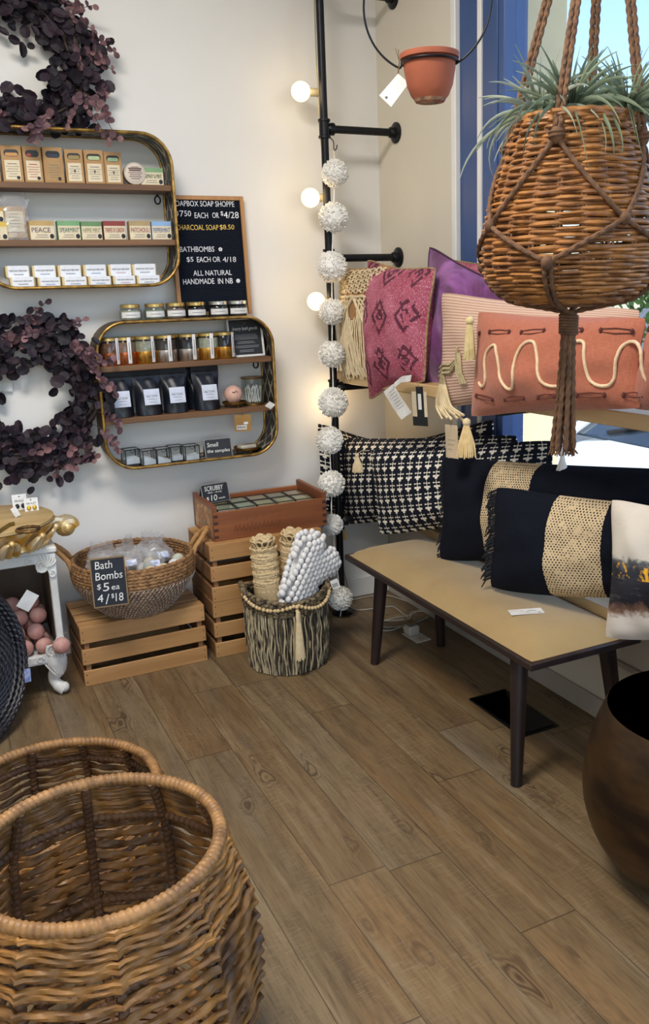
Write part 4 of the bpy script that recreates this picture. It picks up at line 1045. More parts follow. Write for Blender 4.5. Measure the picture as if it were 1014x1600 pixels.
solo('wooden_plaque', m, wood('plaque_wood', (146, 98, 62), (116, 74, 44), 'X', .5), 'brown wooden plaque lying among the bagged bath bombs', 'plaque')
# loose balls under the bags (hidden bulk is the basket's filling)
for k, (x, y, z) in enumerate([(.03, -.155, .182), (.085, -.145, .180), (.135, -.105, .180), (.165, -.045, .18)]):
    t = MB(); t.ball((bc[0] + x, bc[1] + y, bc[2] + z), .0255, 18, 12)
    solo('bath_bomb', t, M('loose_bomb_%d' % k, [(214, 196, 160), (222, 206, 172), (226, 226, 228), (200, 206, 190)][k], .85, 0, None, 40, None, .2, 200), ['tan bath bomb at the basket front, beside the chalkboard', 'cream bath bomb second from the chalkboard at basket front', 'white bath bomb third from the chalkboard at basket front', 'greenish bath bomb by the basket right handle'][k], 'bath bomb', 'loose bath bombs at the basket front')
m = MB(); m.lathe([(0, .10), (.195, .10), (.215, .13), (.19, .150), (.1, .158), (0, .16)], 30); part('shredded_paper_filling', m, M('paper_filling', (150, 136, 118), .9, 0, (118, 104, 88), 30), bb)
# chalkboard hung on the basket
def basket_sign():
    W_, H_ = .122, .180
    a = on_z(149, 945, .30)
    p = V((-1.330, -.545, .262))
    c = at_depth(174.5, 947, (p - CAM).dot(CF)); mx = Matrix.Translation((c.x, c.y, c.z)) @ Matrix.Rotation(R_(-8), 4, 'Z') @ Matrix.Rotation(R_(-6), 4, 'X')
    t = thing('bath_bombs_chalkboard', 'framed chalkboard reading Bath Bombs hung on the belly basket', 'sign', mx)
    part('slate', MB().span(-W_ / 2 + .002, W_ / 2 - .002, -.002, .004, .002, H_ - .002), SLATE, t, smooth=False)
    part('thin_frame', band(rrect(-W_ / 2 + .004, W_ / 2 - .004, .004, H_ - .004, .001, 2), rrect(-W_ / 2, W_ / 2, 0, H_, .002, 2), -.005, .006), wood('thin_oak', (150, 122, 88), (120, 96, 66), 'X'), t, smooth=False)
    for body, (x0, z0, x1, z1) in (('Bath', (-.044, .140, .016, .168)), ('Bombs', (-.046, .100, .048, .128)), ('$', (-.044, .064, -.030, .086)), ('5', (-.024, .058, -.002, .088)), ('ea', (.006, .060, .034, .074)), ('4', (-.046, .020, -.026, .048)), ('/', (-.020, .010, -.004, .046)), ('$', (.002, .028, .012, .046)), ('18', (.016, .016, .044, .046))):
        text('chalk_lettering', body, (x0, z0, x1, z1), -.0022, CHALK, t, .0006, .08)
basket_sign()
# ------------------------------------------------------------------ white carved cabinet
CARV = M('antique_white_paint', (222, 222, 218), .5, 0, (206, 205, 200), 14, None, .1, 60)
INNER = M('brown_cabinet_inside', (110, 92, 76), .7, 0, (96, 80, 66), 8)  # brown inner faces of the cabinet
def scroll(m, cx, cz, r, turns, a0, y, th=.004, sgn=1):
    n = int(turns * 16); m.tube([(cx + r * (1 - .8 * i / n) * math.cos(a0 + sgn * 2 * PI * turns * i / n), y, cz + r * (1 - .8 * i / n) * math.sin(a0 + sgn * 2 * PI * turns * i / n)) for i in range(n + 1)], [th * (1 - .55 * i / n) for i in range(n + 1)], 6, flat=.8)
def cabinet():
    x0, x1, y0, y1, z0, z1 = -2.10, -1.556, -.405, -.060, .140, .560
    t = thing('carved_cabinet', 'antique white carved open cabinet on cabriole legs, left edge', 'cabinet', ((x0 + x1) / 2, (y0 + y1) / 2, 0))
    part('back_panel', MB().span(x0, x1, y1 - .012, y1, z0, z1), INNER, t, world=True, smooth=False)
    for a, b_ in ((x0, x0 + .02), (x1 - .02, x1)):
        part('side_panel', MB().span(a, b_, y0 + .018, y1 - .012, z0, z1), CARV, t, world=True, smooth=False)
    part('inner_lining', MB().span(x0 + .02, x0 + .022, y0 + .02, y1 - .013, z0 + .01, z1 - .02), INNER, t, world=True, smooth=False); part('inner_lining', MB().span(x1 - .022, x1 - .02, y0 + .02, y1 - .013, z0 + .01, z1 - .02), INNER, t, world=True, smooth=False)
    part('bottom_panel', MB().span(x0, x1, y0 + .018, y1, z0 - .004, z0 + .016), CARV, t, world=True)
    part('top_panel', MB().span(x0 - .008, x1 + .008, y0 - .008, y1, z1 - .008, z1 + .012, .004), CARV, t, world=True)
    m = MB(); fw = .026
    m.span(x0, x0 + fw, y0, y0 + .02, z0, z1 - .008, .003).span(x1 - fw, x1, y0, y0 + .02, z0, z1 - .008, .003).span(x0, x1, y0, y0 + .02, z1 - .045, z1 - .008, .003).span(x0, x1, y0, y0 + .02, z0 - .004, z0 + .030, .003)
    part('face_frame', m, CARV, t, world=True)
    for (sx, xx) in ((1, x1), (-1, x0)):
        for (sz, zz) in ((1, z1 - .012), (-1, z0 + .004)):
            m = MB(); yy = y0 - .003
            cx, cz = xx - sx * .045, zz - sz * .045
            m.prism([(xx, zz), (xx, zz - sz * .085), (xx - sx * .02, zz - sz * .095), (xx - sx * .03, zz - sz * .06), (xx - sx * .065, zz - sz * .062), (xx - sx * .07, zz - sz * .03), (xx - sx * .12, zz - sz * .022), (xx - sx * .125, zz)], yy, y0 + .004)
            scroll(m, cx, cz, .026, 1.7, 0 if sx > 0 else PI, yy - .003, .0055, sz * sx); scroll(m, xx - sx * .017, zz - sz * .075, .014, 1.3, PI / 2, yy - .003, .004, -sz * sx); scroll(m, xx - sx * .09, zz - sz * .014, .013, 1.3, 0, yy - .003, .004, -sz * sx)
            for q in range(6):
                a = PI / 4 + (q - 2.5) * .28; m.tube(bez((cx + sx * .010 * math.cos(a), yy - .003, cz + sz * .010 * math.sin(a)), (cx + sx * .03 * math.cos(a), yy - .006, cz + sz * .02 * math.sin(a)), (cx + sx * .045 * math.cos(a + .15), yy - .004, cz + sz * .042 * math.sin(a + .15)), (cx + sx * .052 * math.cos(a + .35), yy - .001, cz + sz * .052 * math.sin(a + .35)), 6), [.004, .0045, .0045, .004, .004, .003, .002], 6)
            part('corner_carving', m, CARV, t, world=True)
    for xx, sx in ((x1 - .045, 1), (x0 + .045, -1)):
        for yy, sy in ((y0 + .03, -1), (y1 - .05, 1)):
            m = MB(); d = V((sx * .8, sy * .45, 0))
            pts = spline([V((xx, yy, .150)), V((xx, yy, .128)) + d * .012, V((xx, yy, .095)) + d * .016, V((xx, yy, .058)) - d * .004, V((xx, yy, .032)) + d * .006, V((xx, yy, .016)) + d * .026, V((xx, yy, .010)) + d * .036], 4)
            rs = []
            for p in pts: rs.append(.040 if p.z > .12 else (.040 - .018 * (.12 - p.z) / .06 if p.z > .06 else (.020 if p.z > .03 else .0225)))
            m.tube(pts, rs, 10, up=(1, 0, 0)); m.ball((xx + d.x * .034, yy + d.y * .034, .0195), .0195, 14, 10)
            zz = min(p[2] for p in m.v); m.v = [(p[0], p[1], max(p[2] - zz, 0)) for p in m.v]; lg = part('cabriole_leg', m, CARV, t, world=True)
            k = MB()
            for q in range(4): k.tube(bez((xx - .03 + .016 * q, yy + sy * .030, .136), (xx - .02 + .014 * q, yy + sy * .038, .12), (xx - .008 + .012 * q, yy + sy * .038, .10), (xx + .002 + .008 * q, yy + sy * .030, .086), 6), .0030, 5)
            o = part('acanthus_carving', k, CARV, t, world=True); 
    return t
cabinet()
PINKS = M('pink_bath_ball_skin', (206, 166, 158), .6, 0, (180, 126, 116), 16, None, .15, 40)
BOWLM = M('dark_brown_bowl', (72, 54, 44), .6)
g = random.Random(31)
k = 0
pb = [(70, 1017, .030, 0), (62, 1001, .030, .05), (58, 1028, .031, -.02), (73, 990, .029, .03), (52, 985, .032, .05), (50, 1012, .031, 0), (80, 973, .022, .06), (48, 960, .030, .07), (88, 1006, .031, -.06), (64, 962, .026, .09), (45, 1034, .030, -.02), (40, 1000, .03, .06), (30, 1020, .03, .02), (20, 1005, .03, .03), (35, 980, .03, .07), (75, 955, .024, .11)]
rows = []
for r_i, (zz, ys) in enumerate(((.188, (-.345, -.285, -.225)), (.240, (-.325, -.265, -.205)), (.290, (-.300, -.240)), (.336, (-.27,)))):
    for y in ys:
        for q in range(4 - r_i // 2):
            rows.append((-1.622 - .064 * q - .02 * (r_i % 2) - g.uniform(0, .006), y + g.uniform(-.006, .006), zz))
names_ = {0: 'bottom layer', 1: 'second layer', 2: 'third layer', 3: 'top'}
for (x, y, z) in rows:
    m = MB(); m.ball((x, y, z), .0305, 16, 11, (1, 1, .95), Matrix.Rotation(g.uniform(0, 3), 3, 'X'), .012, g)
    solo('pink_bath_bomb', m, PINKS, 'pink round bath bomb heaped inside the white carved cabinet', 'bath bomb', 'pink bath bombs in the cabinet')
m = MB(); m.ball((-1.572, -.436, .208), .0315, 18, 12, (1, 1, .95), None, .012, g); solo('pink_bath_bomb', m, PINKS, 'pink bath bomb perched on the front edge of the carved cabinet', 'bath bomb', 'pink bath bombs in the cabinet')
p = on_y(44, 935, -.395); m = MB(); m.span(-.024, .024, -.0006, .0006, -.034, .034); m.v = [tuple(Matrix.Translation((p.x - .004, -.415, p.z - .002)) @ Matrix.Rotation(R_(38), 4, 'Y') @ V(q)) for q in m.v]
solo('white_price_card', m, WHITE, 'plain white card tilted in the carved cabinet opening', 'price tag', smooth=False)
# ------------------------------------------------------------------ gilt capital top
GOLDL = M('flaking_gold_leaf', (212, 166, 70), .35, .55, (228, 214, 180), 18, None, .5, 60, lo=.42, hi=.6)
WTOP = wood('bleached_wood_top', (190, 164, 116), (160, 132, 88), 'X', .6)
def gilt_stand():
    c = V((-1.760, -.300, .5725)); t = thing('gilt_capital', 'gold leafed carved capital with wooden top on the white cabinet', 'pedestal', c)
    def mod(a, v): return 1 + .06 * math.cos(12 * a) * math.sin(PI * v)
    m = MB(); m.lathe([(.0, 0), (.175, 0), (.19, .012), (.183, .03), (.20, .055), (.222, .078), (.226, .086), (0, .086)], 96, mod=mod); part('carved_body', m, GOLDL, t)
    m = MB(); m.lathe([(.215, .086), (.226, .090), (.226, .100), (.218, .104), (.0, .104)], 48); part('wooden_top', m, WTOP, t)
    for k in range(12):
        a = 2 * PI * (k + .5) / 12; d = V((math.cos(a), math.sin(a), 0)); s_ = V((-math.sin(a), math.cos(a), 0))
        m = MB()
        for off in (-1, 0, 1):
            m.tube(bez(d * .186 + s_ * off * .024 + V((0, 0, .006)), d * (.206) + s_ * off * .030 + V((0, 0, .03)), d * .226 + s_ * off * .02 + V((0, 0, .055)), d * (.240 - .008 * abs(off)) + s_ * off * .009 + V((0, 0, .058)), 7), [.011, .013, .013, .012, .011, .009, .007, .004], 7)
        m.ball(d * .232 + V((0, 0, .060)), .012, 10, 8)
        part('acanthus_leaf', m, GOLDL, t)
    for a in (R_(10), R_(170), R_(-95)):
        d = V((math.cos(a), math.sin(a), 0)); m = MB(); cc = d * .278 + V((0, 0, .026)); s_ = V((-math.sin(a), math.cos(a), 0))
        m.tube([cc + d * (.030 * (1 - i / 30) * math.cos(2 * PI * 1.8 * i / 24)) + V((0, 0, .030 * (1 - i / 30) * math.sin(2 * PI * 1.8 * i / 24))) + s_ * (.01 * math.sin(i)) * 0 for i in range(25)], [.020 - .0004 * i for i in range(25)], 8, flat=1.7)
        m.ball(cc - s_ * .010, .026, 14, 10); m.tube([d * .20 + V((0, 0, .050)), d * .24 + V((0, 0, .058)), cc + V((0, 0, .026))], [.022, .018, .012], 8); part('volute', m, GOLDL, t)
    return c
gc = gilt_stand(); gz = gc.z + .104
def bangle(x, y, r, lab, mt, tilt=0):
    m = MB(); m.tube([(r * math.cos(a), r * math.sin(a), .0055) for a in [2 * PI * i / 40 for i in range(40)]], .0055, 8, closed=True, twist=(2, .018, .15)); m.v = [(p[0] + x, p[1] + y, p[2] + gz) for p in m.v]
    solo('bracelet', m, mt, lab, 'bracelet', 'bracelets on the gilt capital')
BRZ = M('bronze_beads', (128, 96, 54), .4, .7, (92, 66, 36), 40)
p = on_z(44, 829, gz); bangle(p.x, p.y - .005, .036, 'bronze bead bracelet at the right of the wooden top', BRZ)
m = MB(); m.tube([on_z(a, b_, gz + .007) for a, b_ in ((-20, 838), (0, 829), (14, 820), (22, 818))], .006, 8, twist=(2, .02, .15)); solo('bracelet', m, M('olive_bronze', (146, 120, 56), .4, .7), 'gold rope bracelet at the left picture edge', 'bracelet', 'bracelets on the gilt capital')
def earring_card(px0, px1, pyt, pyb, y, lab, txt, mt, rz):
    a, c = on_y(px0, pyb, y), on_y(px1, pyb, y); top = on_y(px0, pyt, y); W_ = c.x - a.x; H_ = top.z - a.z
    t = thing('earring_card', lab, 'card', T((a.x + c.x) / 2, y, gz, 0, R_(-14)), 'earring cards on the gilt capital'); part('card', MB().span(-W_ / 2, W_ / 2, -.0006, .0006, 0, H_), WHITE, t, smooth=False)
    text('lettering', txt, (-W_ * .34, H_ * .52, W_ * .36, H_ * .66), -.0009, INK, t, .0004, .2)
    m = MB()
    for s_ in (-1, 1): m.ball((s_ * W_ * .2, -.004, H_ * .25), .0075, 10, 8, (1, .5, 1.2))
    part('earrings', m, mt, t)
    part('hole', MB().prism([(.0025 * math.cos(q), H_ * .86 + .0025 * math.sin(q)) for q in [2 * PI * i / 10 for i in range(10)]], -.001, 0), INK, t, smooth=False)
earring_card(24, 47, 798, 822, -.215, 'white earring card with black earrings, rear one on gilt capital', 'INK+ALLOY', INK, 0)
earring_card(42, 64, 802, 822, -.255, 'white earring card with gold earrings, front one on gilt capital', 'INK+ALLOY', M('gold_earring', (226, 180, 60), .3, .8), 0)
m = MB(); m.span(-.010, .010, -.0005, .0005, -.018, .018); p = on_y(26, 817, -.32); m.v = [tuple(Matrix.Translation((p.x, -.33, gz + .021)) @ Matrix.Rotation(R_(-22), 4, 'Y') @ V(q)) for q in m.v]
solo('small_price_tag', m, WHITE, 'narrow white tag leaning before the rear earring card', 'price tag', smooth=False)
# ------------------------------------------------------------------ black woven tray
BLKW = M('black_woven_rattan', (24, 25, 32), .5, 0, (34, 36, 46), 40, None, .3, 120, .6)
def black_tray():
    R = .278
    c = V((-1.860, -.690, 0)); lean = R_(9)
    mx = Matrix.Translation(c) @ Matrix.Rotation(R_(48), 4, 'Z') @ Matrix.Rotation(-lean, 4, 'X')
    t = thing('black_woven_tray', 'large round black woven rattan tray leaning on the white cabinet', 'tray', mx)
    m = MB(); n = 150
    k = 0; r = .012
    while r < R - .05:
        m.tube([(r * math.cos(a), .006 + .0035 * (1 if (i + k) % 2 else -1), R + r * math.sin(a)) for i, a in enumerate([2 * PI * i / (int(24 + r * 260) // 2 * 2) for i in range(int(24 + r * 260) // 2 * 2)])], .0052, 6, closed=True, up=(0, 1, 0)); r += .0098; k += 1
    part('woven_base', m, BLKW, t)
    m = MB()
    for k in range(6):
        rr = R - .048 + .0085 * k; yy = -.006 - .010 * math.sin(PI * k / 5) * 2.2
        m.tube([(rr * math.cos(a), yy + .003 * math.sin(a * 60 + k * PI), R + rr * math.sin(a)) for a in [2 * PI * i / 180 for i in range(180)]], .0062, 6, closed=True, up=(0, 1, 0))
    part('raised_rim', m, BLKW, t)
    m = MB()
    for k in range(5):
        rr = R - .004; m.tube([(rr * math.cos(a), -.012 + .012 * k, R + rr * math.sin(a)) for a in [2 * PI * i / 120 for i in range(120)]], .0062, 6, closed=True, up=(0, 1, 0), twist=(2, .03, .12))
    part('side_wall', m, BLKW, t)
    a_ = R_(-30); rr = R - .022; q = MB(); q.box((rr * math.cos(a_), -.036, R + rr * math.sin(a_)), (.030, .002, .046), Matrix.Rotation(R_(15), 3, 'Y')); part('blue_sticker', q, M('pale_blue_sticker', (92, 120, 190), .6, 0, (190, 200, 226), 90), t, smooth=False)
    low = min((MX[t.name] @ V(v.co)).z for ch in t.children for v in ch.data.vertices); t.location.z -= low; MX[t.name] = Matrix.Translation((0, 0, -low)) @ MX[t.name]
black_tray()
# ------------------------------------------------------------------ twig basket with bead garland, rolls and bobble cushion
TWG = M('banana_bark_twigs', (176, 162, 130), .75, 0, (54, 47, 41), 60, (1, 1, .35), .4, 200, lo=.34, hi=.62, strands=.55)
TWGD = M('dark_twig_rim', (128, 112, 84), .75, 0, (44, 38, 32), 60, None, .4, 200, lo=.42, hi=.6)
BC = V((-.738, -.532, 0)); BR = .158; BH = .305
def twig_basket():
    t = thing('twig_basket', 'round grey brown twig basket in front of the stacked crates', 'basket', BC); g = random.Random(3)
    m = MB(); n = 150
    for k in range(n):
        a = 2 * PI * k / n + g.uniform(-.012, .012); r0 = BR + g.uniform(-.005, .004); ph = g.uniform(0, 6)
        def P(z): 
            r = r0 - .010 * (1 - z / BH) + .006 * math.sin(PI * z / BH) + .0035 * math.sin(z * 62 + ph); aa = a + .020 * math.sin(z * 34 + ph)
            return (r * math.cos(aa), r * math.sin(aa), z)
        m.tube([P(.004 + (BH - .045) * i / 11) for i in range(12)], g.uniform(.0030, .0048), 5, twist=(2, .05, .15))
    part('upright_twigs', m, TWG, t)
    m = MB(); m.lathe([(0, .004), (BR - .012, .004), (BR - .004, BH * .5), (BR - .006, BH - .02), (BR - .010, BH - .02), (BR - .012, BH * .5), (BR - .018, .010), (0, .010)], 40); part('inner_lining', m, M('dark_basket_inside', (46, 38, 30), .9), t)
    m = MB()
    for k in range(5):
        z = BH - .052 + .0125 * k; rr = BR + .001
        def rim(a, z=z, rr=rr, k=k): 
            dip = -.016 * math.sin(a * 1.0 + .2) * 0 + .012 * math.cos(2 * (a - R_(175)))
            q = rr + .003 * math.sin(a * 40 + k * PI); return (q * math.cos(a), q * math.sin(a), z + dip)
        m.tube([rim(2 * PI * i / 160) for i in range(160)], .0078, 7, closed=True, twist=(2, .035, .22))
    part('woven_rim', m, TWGD, t)
    for a in (R_(168), R_(-12)):
        d = V((math.cos(a), math.sin(a), 0)); s_ = V((-math.sin(a), math.cos(a), 0)); z = BH
        m = MB(); m.tube(spline([d * BR + s_ * -.055 + V((0, 0, z - .01)), d * (BR + .006) + s_ * -.045 + V((0, 0, z + .018)), d * (BR + .010) + V((0, 0, z + .034)), d * (BR + .006) + s_ * .045 + V((0, 0, z + .018)), d * BR + s_ * .055 + V((0, 0, z - .01))], 6), .0105, 8, twist=(2, .03, .22)); part('handle', m, TWGD, t)
    return t
twig_basket()
BEAD = M('pale_wood_bead', (214, 190, 146), .5, 0, (198, 170, 126), 30)
COT = M('cream_cotton', (222, 204, 168), .9, 0, (206, 186, 148), 40)
def tassel(mb_head, mb_skirt, top, head_r, L, spread, g, n=26, ball=True, down=V((0, 0, -1))):
    """ball head then a skirt of strands hanging from it"""
    top = V(top); mb_head.ball(top - V((0, 0, head_r)), head_r, 14, 10, jit=.03, rg=g)
    z0 = top.z - head_r * 1.75
    mb_skirt.lathe([(head_r * .45, 0), (head_r * .62, -.15 * L), (spread * .72, -.55 * L), (spread * .78, -.92 * L), (0, -.92 * L)][::-1], 16, (top.x, top.y, z0))
    for k in range(n):
        a = 2 * PI * k / n; r1 = spread * (1 + g.uniform(-.08, .12)); l = L * (1 + g.uniform(-.06, .05))
        mb_skirt.tube([(top.x + head_r * .45 * math.cos(a), top.y + head_r * .45 * math.sin(a), z0 + .002), (top.x + head_r * .8 * math.cos(a), top.y + head_r * .8 * math.sin(a), z0 - .18 * l), (top.x + r1 * .8 * math.cos(a), top.y + r1 * .8 * math.sin(a), z0 - .6 * l), (top.x + r1 * math.cos(a), top.y + r1 * math.sin(a), z0 - l)], [spread * .12, spread * .14, spread * .15, spread * .09], 5)
def garland():
    rr = BR + .018; mid = R_(-90 - 7); t = thing('bead_garland', 'pale wooden bead garland with long cream tassel draped on twig basket', 'garland', BC + V((0, 0, BH)))
    def path(a0, a1, z0, dip, z1, n=60):
        out = []
        for i in range(n + 1):
            u = i / n; a = a0 + (a1 - a0) * u; z = z0 + (z1 - z0) * u - dip * 4 * u * (1 - u); out.append(V((rr * math.cos(a), rr * math.sin(a), z - BH)))
        return out
    cord = MB()
    for pts in (path(R_(-178), mid, .318, .030, .293), path(mid, R_(-24), .293, .040, .318)):
        cord.tube(pts, .0012, 5); acc = 0; last = pts[0]; nextd = .006
        for p, q in zip(pts, pts[1:]):
            acc += (q - p).length
            if acc >= nextd:
                b = MB(); b.ball(q, .0074, 12, 8); part('bead', b, BEAD, t); nextd += .0150
    part('cord', cord, COT, t)
    g = random.Random(6); c = V(((rr + .003) * math.cos(mid), (rr + .003) * math.sin(mid), .298 - BH))
    for k in (0, 1): b = MB(); b.ball((c.x, c.y, c.z - .012 - .016 * k), .0085 - .0008 * k, 12, 8); part('bead', b, BEAD, t)
    h, s_ = MB(), MB(); m2 = V((c.x * 1.06, c.y * 1.06, c.z - .030)); h.tube([m2 + V((0, 0, .002)), m2 - V((0, 0, .020)), m2 - V((0, 0, .034))], [.0075, .010, .0085], 10, twist=(4, .02, .1)); part('tassel_head', h, COT, t)
    for k in range(30):
        a = 2 * PI * k / 30; q = V((math.cos(a), math.sin(a) * .7, 0)); L = .150 + g.uniform(-.006, .008)
        s_.tube([m2 + q * .007 - V((0, 0, .03)), m2 + q * .011 - V((0, 0, .07)), m2 + q * .0145 - V((0, 0, .12)), m2 + q * (.018 + g.uniform(-.002, .002)) - V((0, 0, .034 + L))], .0022, 5)
    part('tassel', s_, COT, t)
garland()
CROC = M('natural_crochet_cotton', (216, 194, 154), .9, 0, (196, 172, 130), 60, None, .4, 220)
def rolled(name, lab, base, r, h, lean_x, lean_y, seed, wrap):
    g = random.Random(seed); mx = Matrix.Translation(base) @ Matrix.Rotation(lean_y, 4, 'Y') @ Matrix.Rotation(lean_x, 4, 'X')
    t = thing(name, lab, 'rug', mx, 'rolled crochet rugs in the twig basket')
    m = MB(); z = .0; k = 0
    while z < h * .86:
        q = r + .002 * math.sin(k * 1.7); ph = g.uniform(0, 6); n = 44
        m.tube([((q + .0018 * math.sin(a * 17 + ph)) * math.cos(a), (q + .0018 * math.sin(a * 17 + ph)) * math.sin(a), z + .002 * math.sin(3 * a + ph)) for a in [2 * PI * i / n for i in range(n)]], .0052, 6, closed=True, twist=(2, .017, .2)); z += .0088; k += 1
    m.lathe([(0, 0), (r - .002, 0), (r - .002, h * .86), (r - .010, h * .9), (0, h * .88)], 20); part('crochet_roll', m, CROC, t)
    m = MB()
    for row in range(2):
        n = 11; rr = r - .001 - .005 * row
        for i in range(n):
            a0 = 2 * PI * i / n; loop = [((rr + .006 * math.sin(b_)) * math.cos(a0 + .30 * math.cos(b_)), (rr + .006 * math.sin(b_)) * math.sin(a0 + .30 * math.cos(b_)), h * (.875 + .055 * row) + .014 * math.sin(b_)) for b_ in [2 * PI * q / 12 for q in range(12)]]
            m.tube(loop, .0042, 5, closed=True)
    for q in range(3):
        rr = r * (.75 - .25 * q); m.tube([(rr * math.cos(a), rr * math.sin(a), h * .965 + .006 * math.sin(5 * a + q)) for a in [2 * PI * i / 30 for i in range(30)]], .0065, 6, closed=True, twist=(2, .02, .2))
    part('lace_edge', m, CROC, t)
    if wrap:
        m = MB(); m.lathe([(r + .005, wrap), (r + .007, wrap + .002), (r + .007, wrap + .055), (r + .005, wrap + .057)], 28); part('kraft_wrap', m, M('kraft_wrap_paper', (196, 170, 128), .7), t)
    return t
p = BC + V((-.062, -.012, .014)); rolled('rolled_rug', 'cream crochet rug roll in front, standing in the twig basket', p, .046, .520, R_(-3), R_(-1.5), 1, .262)
p = BC + V((.035, .048, .014)); rolled('rolled_rug', 'cream crochet rug roll behind, standing in the twig basket', p, .045, .525, R_(3), R_(2.0), 2, 0)
BOB = M('white_bobble_wool', (232, 232, 232), .9, 0, (222, 222, 224), 30, None, .2, 200)
def bobble_cushion():
    pl = BC + V((.03, -.060, .30)); nrm = V((-.30, -.92, .16)).normalized(); zc = V((0, 0, 1)); x = zc.cross(nrm).normalized(); zv = nrm.cross(x).normalized()
    mx = Matrix((tuple(x) + (pl.x,), tuple(-nrm) + (pl.y,), tuple(zv) + (pl.z,), (0, 0, 0, 1)))
    t = thing('bobble_cushion', 'white bobble wool cushion folded into the twig basket', 'cushion', mx); inv = mx.inverted()
    poly = [inv @ on_plane(a, b_, pl, nrm) for a, b_ in ((446, 826), (472, 824), (502, 834), (501, 852), (514, 856), (536, 866), (556, 884), (559, 895), (546, 911), (505, 918), (520, 960), (480, 985), (440, 960), (424, 922), (436, 868))]
    P2 = [(p.x, p.z) for p in poly]
    def inside(x, z):
        c = False; n = len(P2)
        for i in range(n):
            (x1, z1), (x2, z2) = P2[i], P2[(i + 1) % n]
            if (z1 > z) != (z2 > z) and x < (x2 - x1) * (z - z1) / (z2 - z1) + x1: c = not c
        return c
    def edge(x, z):
        d = 9; n = len(P2)
        for i in range(n):
            a, b_ = V((*P2[i], 0)), V((*P2[(i + 1) % n], 0)); ab = b_ - a; q = V((x, z, 0)); u = max(0, min(1, (q - a).dot(ab) / ab.length_squared)); d = min(d, (q - a - ab * u).length)
        return d
    xs = [p[0] for p in P2]; zs = [p[1] for p in P2]; m = MB(); s_ = .0225; r = 0; z = min(zs); g = random.Random(2); core = MB()
    core.prism([(p[0] * .86 + sum(xs) / len(xs) * .14, p[1] * .86 + sum(zs) / len(zs) * .14) for p in P2], -.018, .018); part('cushion_body', core, BOB, t, smooth=50)
    while z < max(zs) + .01:
        x = min(xs) + (s_ * .5 if r % 2 else 0)
        while x < max(xs) + .01:
            if inside(x, z) or edge(x, z) < .006:
                d = edge(x, z) if inside(x, z) else 0; th = .044 * (1 - (1 - min(1, d / .055)) ** 2) ** .5
                for sg in (-1, 1): m.ball((x + g.uniform(-.001, .001), sg * (th * .9 + .004), z + g.uniform(-.001, .001)), .0128, 10, 7, (.92, .9, 1.10), None, .02, g)
            x += s_
        z += s_ * .92; r += 1
    part('bobbles', m, BOB, t)['kind'] = 'stuff'
    return t
bobble_cushion()
tg = price_tag('barcode_tag', 'white barcode tag hanging at the right of bobble cushion', at_depth(521, 905, 3.36), at_depth(521, 906, 3.34), (-.25, -1, .1), .030, .036, WHITE, R_(-18), cord=False, lines=False)
l = MB()
for k in range(9): l.span(-.011 + .0025 * k, -.011 + .0025 * k + (.0009 if k % 3 else .0016), -.0012, -.0006, -.029, -.014)
part('bars', l, INK, tg, smooth=False)
price_tag('basket_side_tag', 'narrow white tag on the left side of twig basket', at_depth(384, 921, 3.50), at_depth(384, 922, 3.49), (-.6, -1, 0), .016, .095, WHITE, R_(3), cord=False, lines=False)

# ------------------------------------------------------------------ iron pipe rack
PX, PY, PR = -.330, -.165, .0158
def tee(m, z):
    m.lathe([(PR + .006, -.036), (PR + .009, -.036), (PR + .009, -.027), (PR + .005, -.025), (PR + .005, .025), (PR + .009, .027), (PR + .009, .036), (PR + .006, .036)], 18, (PX, PY, z))
def xlathe(m, prof, z, y=PY, seg=18):
    k = MB(); k.lathe(prof, seg); m.add([(p[2], p[1] + y, p[0] + z) for p in k.v], k.f)
def pipe_rack():
    t = thing('pipe_shelf_rack', 'black iron pipe rack standing by the corner with wall arms', 'shelf rack', (PX, PY, 0))
    m = MB(); m.lathe([(0, .0), (.048, .0), (.048, .006), (.044, .008), (.024, .010), (.023, .026), (0, .026)], 28, (PX, PY, 0)); part('floor_flange', m, BLACKM, t, world=True)
    m = MB(); m.lathe([(PR, .02), (PR, 3.15)], 18, (PX, PY, 0)); part('upright_pipe', m, BLACKM, t, world=True)
    for z in (.432, 1.0225, 1.560, 2.063, 2.575):
        m = MB(); tee(m, z); xlathe(m, [(PR + .002, PX + .012), (PR + .006, PX + .018), (PR + .009, PX + .030), (PR + .009, PX + .040), (PR + .003, PX + .042)], z); part('tee_fitting', m, BLACKM, t, world=True)
        m = MB(); xlathe(m, [(PR * .98, PX + .02), (PR * .98, -.02)], z); part('arm_pipe', m, BLACKM, t, world=True)
        m = MB(); xlathe(m, [(.019, -.034), (.022, -.030), (.023, -.012), (.040, -.009), (.042, -.007), (.042, -.0005), (0, -.0005)], z, PY, 26)
        for q in range(4):
            a = PI / 4 + q * PI / 2; m.ball((-.009, PY + .031 * math.cos(a), z + .031 * math.sin(a)), .005, 8, 6, (.5, 1, 1))
        part('wall_flange', m, BLACKM, t, world=True)
    for yy in (-1.30, -2.42):
        for z in (.432, 1.0225 + .0165 * (-.045 - yy)):
            m = MB(); xlathe(m, [(PR * .98, -.27), (PR * .98, -.02)], z, yy); part('arm_pipe', m, BLACKM, t, world=True)
            m = MB(); xlathe(m, [(.019, -.034), (.022, -.030), (.023, -.012), (.040, -.009), (.042, -.007), (.042, -.0005), (0, -.0005)], z, yy, 26) if z < .5 else xlathe(m, [(PR, -.03), (PR + .004, -.029), (PR + .004, .005), (0, .005)], z, yy, 26); part('wall_flange', m, BLACKM, t, world=True)
pipe_rack()
PALEB = wood('pale_pine_board', (212, 182, 136), (192, 160, 112), 'Y', .5, 10)
